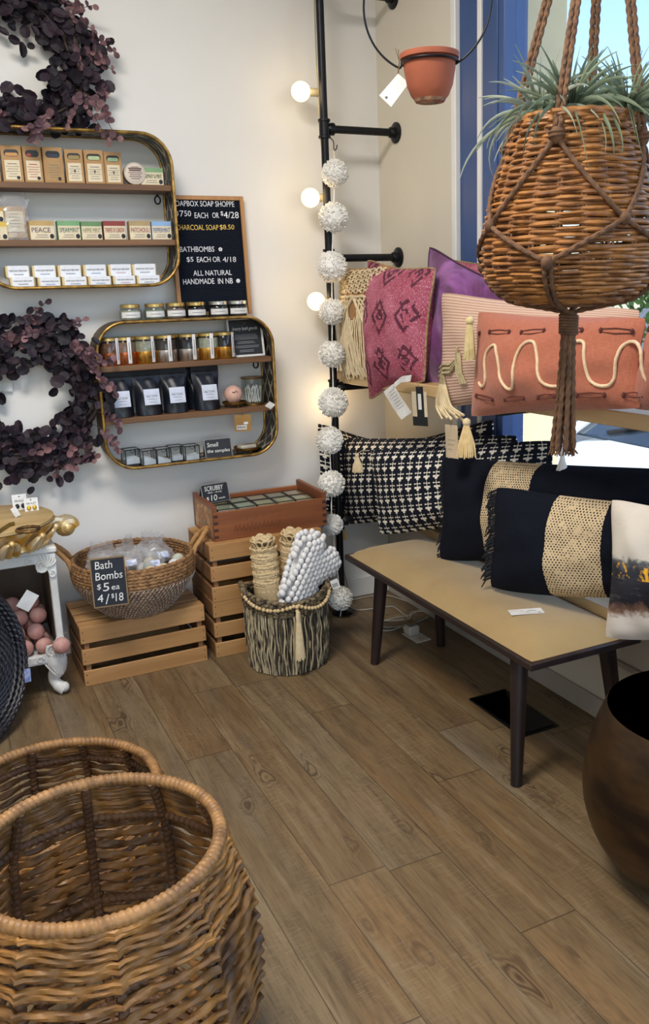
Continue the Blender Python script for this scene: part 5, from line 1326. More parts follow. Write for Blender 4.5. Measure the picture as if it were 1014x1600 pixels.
m = MB(); m.span(-.292, -.022, -2.62, -.045, 1.0385, 1.0805, .003); m.v = [(p[0], p[1], p[2] + .0165 * (-.045 - p[1])) for p in m.v]; solo('display_board', m, PALEB, 'pale pine display board on the pipe arms across the window', 'shelf board', 'pale pine boards on the pipe rack', smooth=30)
m = MB(); m.span(-.155, -.022, -2.50, -.045, .4485, .484, .003); solo('display_board', m, PALEB, 'lower pale pine board behind the bench below the pillows', 'shelf board', 'pale pine boards on the pipe rack', smooth=30)
# globe string light behind the pipe
BULB = glow('warm_globe_bulb', (255, 226, 170), 1.6); SOCK = M('beige_socket', (176, 168, 140), .5)
def string_light():
    t = thing('string_light', 'globe string light with warm lit bulbs beside iron pipe', 'string light', (PX - .03, -.06, 1.2)); cb = MB()
    yb = -.120; pts = []
    for k, (px, py) in enumerate(((470, 143), (485, 309), (494, 471), (512, 607))):
        c = on_y(px, py, yb)
        r = .0385 if k < 3 else .03
        if k < 3: e = V((PX + .018, yb + .005, c.z + .002))
        else: c = V((PX + .040, yb + .02, c.z)); e = V((PX + .055, yb + .02, c.z + .06))
        m = MB(); m.ball(c, r, 24, 16); b_ = part('globe', m, BULB, t, world=True)
        l = bpy.data.lights.new('bulb_light', 'POINT'); l.energy = .7; l.color = (1, .72, .40); l.shadow_soft_size = .05; lo = bpy.data.objects.new('bulb_light', l); COL.objects.link(lo); lo.location = c - V((.0, .050, 0)) if k < 3 else c + V((0, 0, -.06))
        d = (e - c).normalized(); m = MB(); m.tube([c + d * r * .88, c + d * (r * .95 + .004), c + d * (r + .036), c + d * (r + .038)], [.015, .0165, .0165, .012], 14); part('socket', m, SOCK, t, world=True); pts.append(c + d * (r + .037))
    cb.tube(spline([V((PX + .005, yb, 3.1))] + pts + [V((PX + .02, yb + .02, .62)), V((PX + .03, -.09, .30)), V((-.25, -.10, .008))], 8), .003, 6); part('cable', cb, SOCK, t, world=True)
string_light()
# pompom garland
POMW = M('white_pompom_wool', (240, 238, 233), .95, 0, (230, 228, 221), 60, None, .3, 300)
def pom_mb(r, seed):
    g = random.Random(seed); m = MB(); m.ball((0, 0, 0), r * .90, 26, 18, (1, 1, .97), None, .05, g)
    for k in range(520):
        d = V((g.gauss(0, 1), g.gauss(0, 1), g.gauss(0, 1))).normalized(); u = d.orthogonal().normalized(); v = d.cross(u); l = r * g.uniform(.93, 1.06)
        m.add([d * r * .6 + u * .0042, d * r * .6 - u * .0021 + v * .0036, d * r * .6 - u * .0021 - v * .0036, d * l + u * .0032 , d * l - u * .0016 + v * .0028, d * l - u * .0016 - v * .0028], [(0, 1, 4, 3), (1, 2, 5, 4), (2, 0, 3, 5), (3, 4, 5)])
    return m
def pom_garland():
    pm = [(523, 271, 21), (521, 340, 23.5), (518.5, 417, 24), (519, 487, 20.5), (519, 553, 21), (520.5, 629, 23.5), (515, 688, 21.5), (518, 756, 21), (519, 820, 17), (532, 935, 19)]
    Y = -.235; t = thing('pompom_garland', 'long garland of white wool pompoms hanging from the pipe arm', 'garland', (PX + .03, Y, 2.0)); ps = []
    for k, (px, py, r) in enumerate(pm):
        yy = Y + (.01 * (k % 2)); c = on_y(px, py, yy); rr = r * ((c - CAM).dot(CF)) / FPX; rr = min(rr, .066); ps.append(c)
        m = pom_mb(rr, 40 + k); rot = Matrix.Rotation(k * 1.3, 3, 'Z'); m.v = [tuple(rot @ V(p) + c) for p in m.v]; part('pompom', m, POMW, t, world=True, smooth=False)
    top = on_y(522, 236, Y)
    m = MB(); m.tube(spline([top] + ps[:8] + [V((ps[8].x, ps[8].y, ps[8].z)), ps[9] + V((0, 0, 0)), ps[9] + V((-.004, 0, -.085))], 5), .0024, 6, twist=(2, .012, .25)); part('cord', m, POMW, t, world=True)
    h = on_y(520, 213, Y + .03); m = MB(); zz = 2.063
    m.tube(spline([V((h.x - .004, PY, zz + PR + .002)), V((h.x - .008, PY - .018, zz + .004)), V((h.x - .012, PY - .03, zz - .03)), V((h.x - .003, Y + .02, zz - .055)), top + V((0, 0, .004)), top + V((.012, .004, .010)), top + V((.014, .0, .024))], 5), .0022, 6); part('wire_hook', m, BLACKM, t, world=True)
    m = MB(); m.tube([top + V((-.002, 0, .004)), top + V((.004, 0, -.03)), top + V((.002, 0, -.05))], [.005, .006, .003], 6, flat=.4); part('ribbon_loop', m, COT, t, world=True)
pom_garland()

# ------------------------------------------------------------------ bench
DKW = wood('dark_walnut_frame', (48, 32, 30), (28, 20, 21), 'Z', .45, 16)
DKWY = wood('dark_walnut_rail', (46, 32, 30), (28, 20, 21), 'Y', .45, 16)
LINEN = M('mustard_beige_linen', (164, 139, 94), .9, 0, (152, 127, 84), 5, None, .25, 500, .3, .3)
NBX = (-.507, -.105); NBY = (-1.800, -.597)
def bench():
    t = thing('upholstered_bench', 'long bench with beige linen seat and dark wood legs by window', 'bench', ((NBX[0] + NBX[1]) / 2, (NBY[0] + NBY[1]) / 2, 0))
    m = MB(); x0, x1 = NBX; y0, y1 = NBY
    m.span(x0, x1, y0, y1, .398, .420, .003); part('frame_board', m, DKWY, t, world=True)
    m = MB(); m.span(x0 + .045, x1 - .03, y0 + .05, y1 - .05, .372, .399, .004); part('apron', m, DKWY, t, world=True)
    # domed cushion
    nx, ny = 18, 44; vs = []; fs = []
    for j in range(ny + 1):
        v = 2 * j / ny - 1
        for i in range(nx + 1):
            u = 2 * i / nx - 1; d = min(1 - abs(u), (1 - abs(v)) * 2.9)
            h = .040 * (1 - (1 - min(1, d / .55)) ** 2.2) + .010 * (1 - u * u) * (1 - v ** 6)
            cr = .002 * (max(0, abs(u) - .9) * 10) * (max(0, abs(v) - .96) * 25)
            vs.append(((x0 + x1) / 2 + u * ((x1 - x0) / 2 - .012 - cr), (y0 + y1) / 2 + v * ((y1 - y0) / 2 - .014 - cr), .4205 + h))
    fs = [(j * (nx + 1) + i, j * (nx + 1) + i + 1, (j + 1) * (nx + 1) + i + 1, (j + 1) * (nx + 1) + i) for j in range(ny) for i in range(nx)]
    m = MB(); m.add(vs, fs); part('linen_seat', m, LINEN, t, world=True, smooth=80)
    for bx, by, tx, ty in ((-.487, -1.712, -.452, -1.672), (-.455, -.735, -.432, -.768), (-.140, -.715, -.172, -.752), (-.118, -1.745, -.150, -1.700)):
        m = MB(); pts = [V((bx, by, 0)).lerp(V((tx, ty, .374)), k / 6) for k in range(7)]; pts[-1].z = .374
        m.tube(pts, [.0175 + .0095 * k / 6 for k in range(7)], 16); m.v = [(p[0], p[1], max(p[2], 0)) for p in m.v]; part('leg', m, DKW, t, world=True)
bench()
c = on_z(822, 957, .468); mx = Matrix.Translation((c.x, c.y, .4705)) @ Matrix.Rotation(R_(-20), 4, 'Z') @ Matrix.Rotation(R_(0), 4, 'X')
t = thing('price_card', 'white price card lying on the linen bench seat', 'price tag', mx); part('card', MB().span(-.052, .052, -.022, .022, 0, .0012), WHITE, t, smooth=False)
l = MB(); l.tube([(.000, -.004, .0016), (.015, .006, .0016), (.03, .000, .0016)], .0007, 4); l.span(-.018, -.006, .004, .0048, .0012, .0017).span(.034, .042, -.016, -.012, .0012, .0017); part('print', l, PRINT, t)
# floor outlet, charger and cable; floor register
OUT = M('ivory_plastic', (206, 200, 188), .45)
mx = T(-.1835, -.588, 0, R_(3)); t = thing('outlet_plate', 'ivory outlet plate on the floor under the bench', 'outlet', mx); part('plate', MB().span(-.036, .036, -.060, .060, 0, .005, .002), OUT, t)
m = MB()
for q in (-.012, .012): m.span(-.008 + q * .3, -.005 + q * .3, -.045 + q, -.036 + q, .0045, .0056)
part('slots', m, INK, t, smooth=False)
c = on_z(643, 978, .03); t = thing('plug_adapter', 'ivory square plug adapter on the floor outlet plate', 'adapter', T(-.188, -.555, .0052, R_(4))); part('body', MB().span(-.026, .026, -.026, .026, 0, .038, .006), OUT, t); part('dark_top', MB().span(-.016, .016, -.016, .016, .037, .0390, .001), M('grey_adapter_top', (120, 118, 114), .5), t, smooth=False)
m = MB(); m.tube([(.0, .024, .018), (-.004, .040, .017), (-.010, .052, .012)], [.006, .005, .004], 8); part('plug_collar', m, OUT, t)
CAB = M('pale_grey_cable', (176, 170, 160), .5)
m = MB(); P = lambda a, b_: on_z(a, b_, .0035)
m.tube(spline([P(640, 972) + V((0, 0, .012)), P(618, 950), P(606, 948), P(560, 953), P(545, 944), P(556, 936), P(600, 930), P(640, 941), P(656, 948), P(645, 960), P(615, 966), P(600, 971), P(602, 980), P(632, 978)], 7), .0033, 7)
m.tube(spline([P(632, 978) + V((0, 0, .004)), P(610, 985), P(590, 983), P(588, 970), P(612, 972) + V((0, 0, .007)), P(640, 970) + V((0, 0, .010)), P(642, 958), P(655, 955), P(672, 957), P(670, 964), P(650, 972)], 7), .0033, 7)
solo('power_cable', m, CAB, 'pale looping power cable on floor between bench legs', 'cable')
GRM = M('black_register_metal', (16, 17, 20), .45, .3)
t = thing('floor_register', 'black metal floor vent register beside the front bench leg', 'vent', T(-.2295, -1.337, 0)); part('frame', band([(p[0], p[1]) for p in rrect(-.062, .062, -.142, .142, .002, 2)], rrect(-.078, .078, -.158, .158, .004, 3), 0, .004), GRM, t, smooth=False)
ch = t.children[0]
for v in ch.data.vertices: v.co = V((v.co.x, v.co.z, v.co.y))
m = MB()
for k in range(13): m.box((-.056 + .0093 * k, 0, .002), (.0035, .284, .003), Matrix.Rotation(R_(25), 3, 'Y'))
for yy in (-.07, 0, .07): m.span(-.062, .062, yy - .003, yy + .003, .0, .003)
part('louvres', m, GRM, t, smooth=False); part('duct_shade', MB().span(-.063, .063, -.143, .143, .0002, .0008), M('duct_shade_black', (8, 8, 9), .9), t, smooth=False)  # black sheet painted as the shade below the louvres
# ------------------------------------------------------------------ cushions
def uvxy(m):
    tc = m.n('ShaderNodeTexCoord'); x, y, z = m.sep(tc.outputs['UV']); return x, y
def cross_mat(W_, H_, nx, ny, name):
    """dark navy cloth block printed with rows of cream crosses over three lobed buds"""
    m = Mat(name, .85, 0, .2); u, v = uvxy(m); wob = m.noise(50, 2) - .5
    gx = u * nx + .2; gy = v * ny + .1; x = gx.frac() - .5 + wob * .05; y = gy.frac() - .5 + wob * .05
    ax = x.abs()
    bar = (y - .22).abs().lt(.035) * ax.lt(.30)
    dots = (((ax - .28) * (ax - .28)) + ((y - .22) * (y - .22))).lt(.0055)
    stem = ax.lt(.03) * (y + .05).abs().lt(.47)
    fat = ax.lt(.32) * (y + .15).abs().lt(.095); low = ax.lt(.13) * (y + .25).abs().lt(.16)
    e = bar.max(dots).max(stem).max(fat).max(low); worn = m.noise(60, 3)
    e = e * ((worn - .26) * 7).clamp()
    m.color(m.mix(e, (18, 23, 36), (232, 226, 212))); th = (u * W_ * 900).sin() * (v * H_ * 900).sin(); m.bump(th, .15, .001); return m.m
def kilim_mat(W_, H_, name):
    m = Mat(name, .9, 0, .15); u, v = uvxy(m); q = 1 / .007
    x = (u * W_ * q).floor() / q; y = (v * H_ * q).floor() / q
    cx = (x / .17).frac() - .5; cy = (y / .19).frac() - .5
    d = cx.abs() + cy.abs(); hook = ((cx * 3).abs() - (cy * 2)).abs()
    e = (d - .33).abs().lt(.055).max((d - .12).abs().lt(.05)).max(hook.lt(.10) * d.lt(.5))
    br = m.noise(16, 3); e = e * br.gt(.42)
    wv = m.noise(1, 2, m.comb(u * W_ * 420, v * H_ * 90)); wear = m.noise(9, 3); th = (v * H_ * 1500).sin()
    base = m.mix(((wear - .4) * 3).clamp(), (156, 70, 92), (190, 112, 136))
    c = m.mix(((wv - .54) * 6).clamp() * .8, base, (226, 186, 190)); c = m.mix(e * .85, c, (70, 36, 52)); m.color(c); m.bump(wv + th * .3, .4, .002); return m.m
def velvet():
    m = Mat('plum_velvet', .6, 0, .3); a = m.noise(5, 4, None, .6, .8); m.color(m.ramp(a, [(.36, (66, 28, 64)), (.5, (108, 50, 108)), (.66, (156, 94, 166))])); m.b.inputs['Sheen Weight'].default_value = .5; return m.m
def rib(name, c, c2, W_, H_, f):
    m = Mat(name, .9, 0, .15); u, v = uvxy(m); n = m.noise(30, 2); e = (v * H_ * f + n * 1.5).sin() * .5 + .5
    m.color(m.ramp(e, [(.1, c2), (.6, c)])); m.bump(e, .5, .002); return m.m
def linen(name, c, c2, W_, H_, sheen=.2):
    m = Mat(name, .9, 0, .15); u, v = uvxy(m); a = m.noise(1, 3, m.comb(u * W_ * 40, v * H_ * 700)); b_ = m.noise(1, 3, m.comb(u * W_ * 700, v * H_ * 40)); e = a * .5 + b_ * .5
    m.color(m.ramp(e, [(.38, c2), (.6, c)])); m.bump(e, .4, .0015); m.b.inputs['Sheen Weight'].default_value = sheen; return m.m
def banded(name, W_, H_, a, b_):
    m = Mat(name, .92, 0, .12); u, v = uvxy(m); bx = u * W_ / .0105; by = v * H_ / .0075
    chk = ((bx + (by.floor() * .5)).frac() - .5).abs().lt(.24) * (by.frac() - .5).abs().lt(.30)
    wob = m.noise(60, 2); cream = m.mix(chk * ((wob - .3) * 5).clamp(), (206, 184, 148), (44, 40, 40)); s_ = u.gt(a) * u.lt(b_)
    fz = m.noise(300, 3); nav = m.ramp(fz, [(.3, (11, 14, 23)), (.7, (22, 26, 38))])
    m.color(m.mix(s_, nav, cream)); m.bump(fz + chk * -.6 * s_, .5, .002); return m.m
def painted(W_, H_):
    m = Mat('painted_landscape_cloth', .85, 0, .2); u, v = uvxy(m); n = m.noise(14, 5, None, .65, .6); n2 = m.noise(1, 4, m.comb(u * 6, v * 26), .6, 1.0)
    vv = v + (n - .5) * .26
    base = m.ramp(vv, [(.0, (196, 188, 178)), (.18, (206, 198, 190)), (.225, (120, 92, 76)), (.26, (84, 62, 56)), (.285, (34, 34, 42)), (.45, (40, 42, 50)), (.52, (50, 54, 64)), (.575, (92, 94, 98)), (.61, (204, 198, 188)), (1, (214, 206, 194))])
    n3 = m.noise(26, 3, None, .6, .5); spot = ((n3 - .535) * 14).clamp() * (v - .505).abs().lt(.06) * u.lt(.42)
    c = m.mix(spot, base, (222, 166, 48)); c = m.mix(((n2 - .56) * 4).clamp() * .35, c, (160, 150, 142)); m.color(c); m.bump(n2, .2, .001); return m.m

def pillow(name, label, P, Q, tilt, corners, thick, matf, group, pinch=.07, sag=0.0, nu=34, nv=24, wr=.004, seed=0, cat='pillow', piping=None):
    """P, Q: base points of the seam plane (seen left and right); corners TL, TR, BR, BL as picture points on that plane"""
    P, Q = V(P), V(Q); x = (Q - P); x.z = 0; x.normalize(); back = V((0, 0, 1)).cross(x); z = (V((0, 0, 1)) * math.cos(tilt) + back * math.sin(tilt)).normalized(); y = z.cross(x)
    pts = [on_plane(a, b_, P, -y) for a, b_ in corners]; o = (pts[3] + pts[2]) / 2; o.z = min(pts[3].z, pts[2].z)
    mx = Matrix(((x.x, y.x, z.x, o.x), (x.y, y.y, z.y, o.y), (x.z, y.z, z.z, o.z), (0, 0, 0, 1))); inv = mx.inverted(); L = [inv @ p for p in pts]
    TL, TR, BR, BL = [V((p.x, 0, p.z)) for p in L]; W_ = ((TR - TL).length + (BR - BL).length) / 2; H_ = ((TL - BL).length + (TR - BR).length) / 2
    thick *= 1.38; t = thing(name, label, cat, mx, group); g = random.Random(seed); ph = [g.uniform(0, 6) for _ in range(6)]
    def surf(u, v, side=-1, lift=0.0):
        rc = .045; u0, v0 = u, v; U, V_ = u * (1 - rc * abs(v) ** 7) * (1 - pinch * (1 - v * v) * abs(u)), v * (1 - rc * abs(u) ** 7) * (1 - (pinch * 1.1 if v > 0 else pinch * 1.1 - sag) * (1 - u * u) * abs(v)); s_, r_ = (U + 1) / 2, (V_ + 1) / 2
        p = (BL * (1 - s_) + BR * s_) * (1 - r_) + (TL * (1 - s_) + TR * s_) * r_
        h = thick / 2 * (max(0, (1 - abs(u) ** 2.2) * (1 - abs(v) ** 2.2)) ** .60)
        e = max(0, (1 - u * u) * (1 - v * v)) ** .3
        h += wr * e * (math.sin(5 * u + 3 * v + ph[0]) + .7 * math.sin(9 * v - 4 * u + ph[1]) + .5 * math.sin(13 * u + 7 * v + ph[2])) + wr * 1.2 * math.sin(8 * math.atan2(v, u) + ph[3]) * max(0, (max(abs(u), abs(v)) - .6)) * e
        return V((p.x, side * (max(h, .0015) + lift), p.z))
    m = MB(); uv = []
    for side in (-1, 1):
        vs = [surf(2 * i / nu - 1, 2 * j / nv - 1, side) for j in range(nv + 1) for i in range(nu + 1)]; uv += [(i / nu, j / nv) for j in range(nv + 1) for i in range(nu + 1)]
        m.add(vs, [(j * (nu + 1) + i, j * (nu + 1) + i + 1, (j + 1) * (nu + 1) + i + 1, (j + 1) * (nu + 1) + i) for j in range(nv) for i in range(nu)])
    # close the seam
    n0 = (nu + 1) * (nv + 1); rim = [i for i in range(nu + 1)] + [j * (nu + 1) + nu for j in range(1, nv + 1)] + [nv * (nu + 1) + i for i in range(nu - 1, -1, -1)] + [j * (nu + 1) for j in range(nv - 1, 0, -1)]
    m.f += [(rim[i], rim[(i + 1) % len(rim)], rim[(i + 1) % len(rim)] + n0, rim[i] + n0) for i in range(len(rim))]
    part('cover', m, matf(W_, H_) if callable(matf) else matf, t, smooth=80, uv=uv)
    if piping:
        k = MB(); k.tube([V((m.v[i][0], 0, m.v[i][2])) for i in rim], .0042, 6, closed=True, up=(0, 1, 0)); part('piping', k, piping, t)
    return t, surf, mx, W_, H_
GS, GB = 'pillows on the upper display board', 'pillows along the bench'
# --- upper board
MAC = M('cream_macrame_cord', (224, 208, 174), .9, 0, (204, 184, 148), 50, None, .3, 200)
t, S, mx, W_, H_ = pillow('macrame_cushion', 'cream knotted macrame cushion with long fringe beside iron pipe', (-.275, -.16, 1.08), (-.275, -.6, 1.08), R_(4), [(533, 418), (612, 411), (606, 604), (539, 597)], .075, linen('tan_backing', (176, 132, 84), (150, 108, 64), .2, .5), GS, .04, seed=3)
m = MB(); 
def SL(u, v, l=.004): return S(u, v, -1, l)
for r in range(5):       # knotted top band
    for k in range(9):
        u = -.92 + .22 * k + (.11 if r % 2 else 0); v = .93 - .085 * r
        m.tube([SL(u - .09, v + .03), SL(u, v - .015, .010), SL(u + .09, v + .03)], .0042, 6); m.tube([SL(u + .08, v - .045), SL(u, v, .008), SL(u - .08, v - .045)], .0042, 6)
m.tube([SL(-.98 + 1.96 * i / 20, .50 - .03 * abs(math.sin(i)), .006) for i in range(21)], .0065, 6, twist=(2, .015, .2))
for c0 in (-.5, .5):      # two netted points
    for k in range(7):
        a = -.46 + .15 * k
        m.tube([SL(c0 + a, .48), SL(c0 + a * .55 + .10, .30, .008), SL(c0 + max(min(a * .2 + .2, .3), -.3), .12, .006)], .0036, 5); m.tube([SL(c0 - a, .48), SL(c0 - a * .55 - .10, .30, .010), SL(c0 - max(min(a * .2 + .2, .3), -.3), .12, .008)], .0036, 5)
    m.tube([SL(c0 - .48, .46, .008), SL(c0 - .22, .22, .012), SL(c0, .02, .012), SL(c0 + .22, .22, .012), SL(c0 + .48, .46, .008)], .0062, 6, twist=(2, .015, .2))
part('macrame_panel', m, MAC, t); m = MB(); g = random.Random(9)
for k in range(30):
    u = -.95 + 1.9 * k / 29; v0 = .06 + .38 * abs(((u + .5) % 1.0) - .5) * 1.7; pts = [SL(u + g.uniform(-.02, .02), v0 + (-.93 + g.uniform(-.04, .06) - v0) * i / 7, .007 + .003 * g.random()) for i in range(8)]; m.tube(pts, .0034, 5, twist=(2, .012, .2))
part('fringe', m, MAC, t)
KB = M('beige_whipstitch', (176, 150, 110), .9, 0, (120, 96, 70), 90)
pillow('kilim_cushion', 'second pink kilim cushion, only its top seen behind the plum velvet one', (-.085, -.6, 1.09), (-.085, -1.2, 1.09), R_(2), [(700, 404), (826, 412), (820, 590), (700, 590)], .08, lambda a, b_: kilim_mat(a, b_, 'pink_kilim_rear'), GS, .06, seed=5, piping=KB)
t, S, mx, W_, H_ = pillow('kilim_cushion', 'rose pink worn kilim cushion with dark woven motifs next to macrame', (-.285, -.38, 1.08), (-.285, -1.0, 1.08), R_(6), [(571, 402), (680, 416), (662, 598), (574, 628)], .125, lambda a, b_: kilim_mat(a, b_, 'pink_kilim_front'), GS, .10, seed=6, piping=KB)
m = MB(); L0 = MX[t.name].inverted()
def ribbon(name, pts, w_, mt, t):
    k = MB(); vs = []; 
    for i, p in enumerate(pts): vs += [V(p), V(p) + V(w_)]
    n = len(vs); k.add(vs + [v + V((0, .0008, 0)) for v in vs], [(2 * i, 2 * i + 1, 2 * i + 3, 2 * i + 2) for i in range(len(pts) - 1)] + [(n + 2 * i, n + 2 * i + 2, n + 2 * i + 3, n + 2 * i + 1) for i in range(len(pts) - 1)] + [(0, 2, n + 2, n), (1, n + 1, n + 3, 3)]); return part(name, k, mt, t, smooth=False)
pp = MX[t.name]; pnorm = pp.to_3x3() @ V((0, -1, 0)); pw = pp @ V((0, -.055, 0))
A = lambda a, b_: L0 @ on_plane(a, b_, pw, pnorm)
ribbon('care_label', [A(599, 612), A(612, 634), A(627, 656)], A(614, 600) - A(599, 612), WHITE, t); ribbon('care_label', [A(614, 608), A(626, 598), A(641, 596)], A(614, 596) - A(612, 606), WHITE, t)
l = MB()
for k in range(7): p = A(608 + 2.4 * k, 614 + 4.2 * k); q = A(616 + 2.6 * k, 607.5 + 4.2 * k); l.tube([p + V((0, -.0014, 0)), q + V((0, -.0014, 0))], .0006, 4)
part('care_print', l, PRINT, t)
t, S, mx, W_, H_ = pillow('velvet_cushion', 'plum purple mottled velvet cushion with dark piping', (-.225, -.8, 1.085), (-.105, -1.5, 1.085), R_(8), [(668, 380), (852, 468), (846, 606), (646, 608)], .085, velvet(), GS, .10, seed=8, wr=.008, piping=M('plum_piping', (58, 26, 58), .6))
tg = price_tag('black_hang_tag', 'black and white hang tags below the plum cushion corner', on_x(650, 596, -.31), on_x(655, 604, -.325), (-1, -.15, 0), .040, .108, M('black_tag_card', (26, 27, 32), .5), R_(-4))
part('white_sticker', MB().span(-.010, .008, -.0016, -.0006, -.082, -.026), WHITE, tg, smooth=False)
part('cream_tag', MB().span(-.048, .036, .001, .0022, -.140, -.018), CREAM, tg, smooth=False); part('dark_tag_foot', MB().span(-.048, .036, .0001, .0024, -.141, -.108), M('black_tag_foot', (26, 27, 32), .5), tg, smooth=False)
t, S, mx, W_, H_ = pillow('ribbed_cushion', 'blush pink ribbed lumbar cushion with corner tassels behind the coral one', (-.312, -.93, 1.09), (-.262, -1.9, 1.10), R_(6), [(684, 453), (1004, 482), (996, 612), (676, 642)], .11, lambda a, b_: rib('blush_rib_cloth', (210, 182, 166), (180, 142, 122), a, b_, 760), GS, .08, seed=9)
ROPEG = M('sage_cream_cord', (196, 184, 146), .85, 0, (168, 154, 116), 60)
BT = t; BS = S; m = MB()
for k in range(3): m.tube([S(-.95 + .012 * k, -.30 - .075 * k, -1, .004), S(-.82, -.24 - .075 * k, -1, .007), S(-.68, -.25 - .07 * k, -1, .007), S(-.585, -.16 - .05 * k, -1, .009), S(-.56, .05, -1, .01)], .0042, 6, twist=(2, .014, .2)); m.tube([S(-.585 + .03 * k, -.05, -1, .009), S(-.57 + .03 * k, -.4, -1, .009), S(-.53 + .03 * k, -.62, -1, .010)], .0042, 6, twist=(2, .014, .2))
part('cord_trim', m, ROPEG, t); m = MB(); g = random.Random(4); inv = MX[t.name].inverted()
kx = V((-.335, 0, 0)); top = on_x(692, 578, -.335)
for k in range(16):
    e = on_x(690 + (k % 8) * 5.0 + g.uniform(-2, 2), 652 + g.uniform(-4, 5), -.335 - .010 * (k // 8)); q = [on_x(692, 578, -.33), on_x(686 + (k % 8) * 1.5, 606, -.338), on_x(682 + (k % 8) * 3.2, 634, -.338), e]
    m.tube(spline([inv @ p for p in q], 5), .0040, 5, twist=(2, .012, .25))
part('corner_fringe', m, COT, t)
# coral
CORD2 = M('cream_wave_cord', (232, 206, 172), .85, 0, (214, 184, 148), 60)
t, S, mx, W_, H_ = pillow('wave_cushion', 'coral lumbar cushion with looping cream cord wave and tassels', (-.365, -1.17, 1.085), (-.365, -1.95, 1.10), R_(6), [(742, 484), (1012, 494), (1004, 640), (730, 654)], .115, lambda a, b_: linen('coral_linen', (184, 114, 90), (160, 92, 70), a, b_), GS, .075, seed=12)
m = MB(); pts = []
inv = MX[t.name].inverted(); pl = MX[t.name] @ V((0, -.045, 0)); nn = MX[t.name].to_3x3() @ V((0, -1, 0)); H4 = []
raw = [(748, 598), (755, 604), (764, 596), (767, 565), (773, 548), (787, 540), (793, 558), (795, 590), (806, 609), (818, 596), (822, 560), (832, 538), (848, 536), (854, 560), (858, 592), (868, 603), (886, 600), (893, 570), (897, 540), (908, 534), (920, 536), (922, 560), (924, 592), (938, 603), (953, 596), (960, 560), (967, 537), (982, 534), (992, 550), (994, 580), (1000, 596)]
for a, b_ in raw: 
    p = inv @ on_plane(a, b_, pl, nn); H4.append(p)
# lay the cord on the cover
cov = [c for c in t.children if c.name.startswith('cover')][0]; vv = [v.co for v in cov.data.vertices if v.co.y < -.002]
def on_cover(p):
    b_ = sorted(vv, key=lambda q: (q.x - p.x) ** 2 + (q.z - p.z) ** 2)[:4]; w_ = [1 / (((q.x - p.x) ** 2 + (q.z - p.z) ** 2) ** .5 + 1e-4) for q in b_]; return V((p.x, sum(q.y * k for q, k in zip(b_, w_)) / sum(w_) - .003, p.z))
m.tube([on_cover(p) for p in spline(H4, 5)], .0044, 8, twist=(2, .02, .08)); part('wave_cord', m, CORD2, t)
st, kn = MB(), MB(); BRN = M('dark_brown_thread', (92, 44, 40), .85)
for (a, b_, c, d) in ((746, 521, 747, 522), (769, 519, 801, 519), (821, 520, 855, 517), (896, 516, 914, 516), (938, 516, 975, 517), (1000, 513, 1008, 512), (742, 618, 769, 624), (790, 624, 822, 622), (847, 621, 872, 619), (904, 618, 940, 617), (963, 617, 990, 617)):
    p, q = on_cover(inv @ on_plane(a, b_, pl, nn)), on_cover(inv @ on_plane(c, d, pl, nn))
    for r in ((p, q) if (p - q).length > .01 else (p,)): kn = MB(); kn.ball(r, .0065, 8, 6, (.8, .7, 1.2)); part('thread_knot', kn, BRN, t)
    st = MB()
    if (p - q).length > .01:
        for dz in (-.004, .004): st.tube([p + V((0, 0, dz)), on_cover((p + q) / 2 + V((0, 0, dz * 1.6))), q + V((0, 0, dz))], .0013, 5)
        part('stitched_thread', st, BRN, t)
def add_tassel(t, top, hr, L, sp, seed, mt=COT, head=None):
    inv = MX[t.name].inverted(); h, s_ = MB(), MB(); tassel(h, s_, top, hr, L, sp, random.Random(seed)); 
    h.v = [tuple(inv @ V(p)) for p in h.v]; s_.v = [tuple(inv @ V(p)) for p in s_.v]; part('tassel_head', h, head or mt, t); part('tassel_skirt', s_, mt, t)
add_tassel(t, on_x(729, 653, -.37), .0135, .100, .028, 1, M('straw_cotton', (226, 200, 150), .9, 0, (206, 178, 126), 40), COT)
add_tassel(t, on_x(734, 494, -.415), .0135, .105, .0165, 2, M('straw_cotton2', (216, 200, 150), .9, 0, (196, 178, 126), 40))
pillow('wave_cushion', 'second coral cushion cut by the right picture edge', (-.365, -1.76, 1.105), (-.30, -2.4, 1.11), R_(8), [(1012, 500), (1200, 515), (1200, 668), (984, 640)], .10, lambda a, b_: linen('coral_linen_two', (186, 122, 104), (164, 98, 82), a, b_), GS, .06, seed=14)
tg = price_tag('cream_hang_tag', 'cream card hang tag on dark string below blush cushion', on_x(703, 636, -.33), on_x(705, 664, -.345), (-1, -.2, 0), .060, .112, M('cream_tag_card', (206, 186, 156), .7), R_(-2))
# --- bench level
NV = 'navy_cross_print'
pillow('cross_print_cushion', 'navy cross print cushion standing in the corner behind the iron pipe', (-.42, -.066, .55), (-.05, -.066, .55), R_(1), [(494, 658), (640, 700), (640, 812), (498, 800)], .095, lambda a, b_: cross_mat(a, b_, 8, 8, NV + '_corner'), GB, .06, seed=21)
pillow('cross_print_cushion', 'navy cross print cushion at the rear against the wall by window frame', (-.075, -.32, .485), (-.075, -.9, .485), R_(3), [(612, 694), (772, 652), (768, 800), (616, 808)], .09, lambda a, b_: cross_mat(a, b_, 9, 8, NV + '_rear'), GB, .05, seed=22)
t, S, mx, W_, H_ = pillow('cross_print_cushion', 'long navy cross print cushion, middle one with cream tassel by pipe', (-.262, -.10, .50), (-.16, -.75, .5), R_(2), [(531, 684), (812, 678), (806, 800), (536, 822)], .095, lambda a, b_: cross_mat(a, b_, 17, 8, NV + '_middle'), GB, .045, seed=23)
RED = M('red_tie', (168, 44, 50), .8)
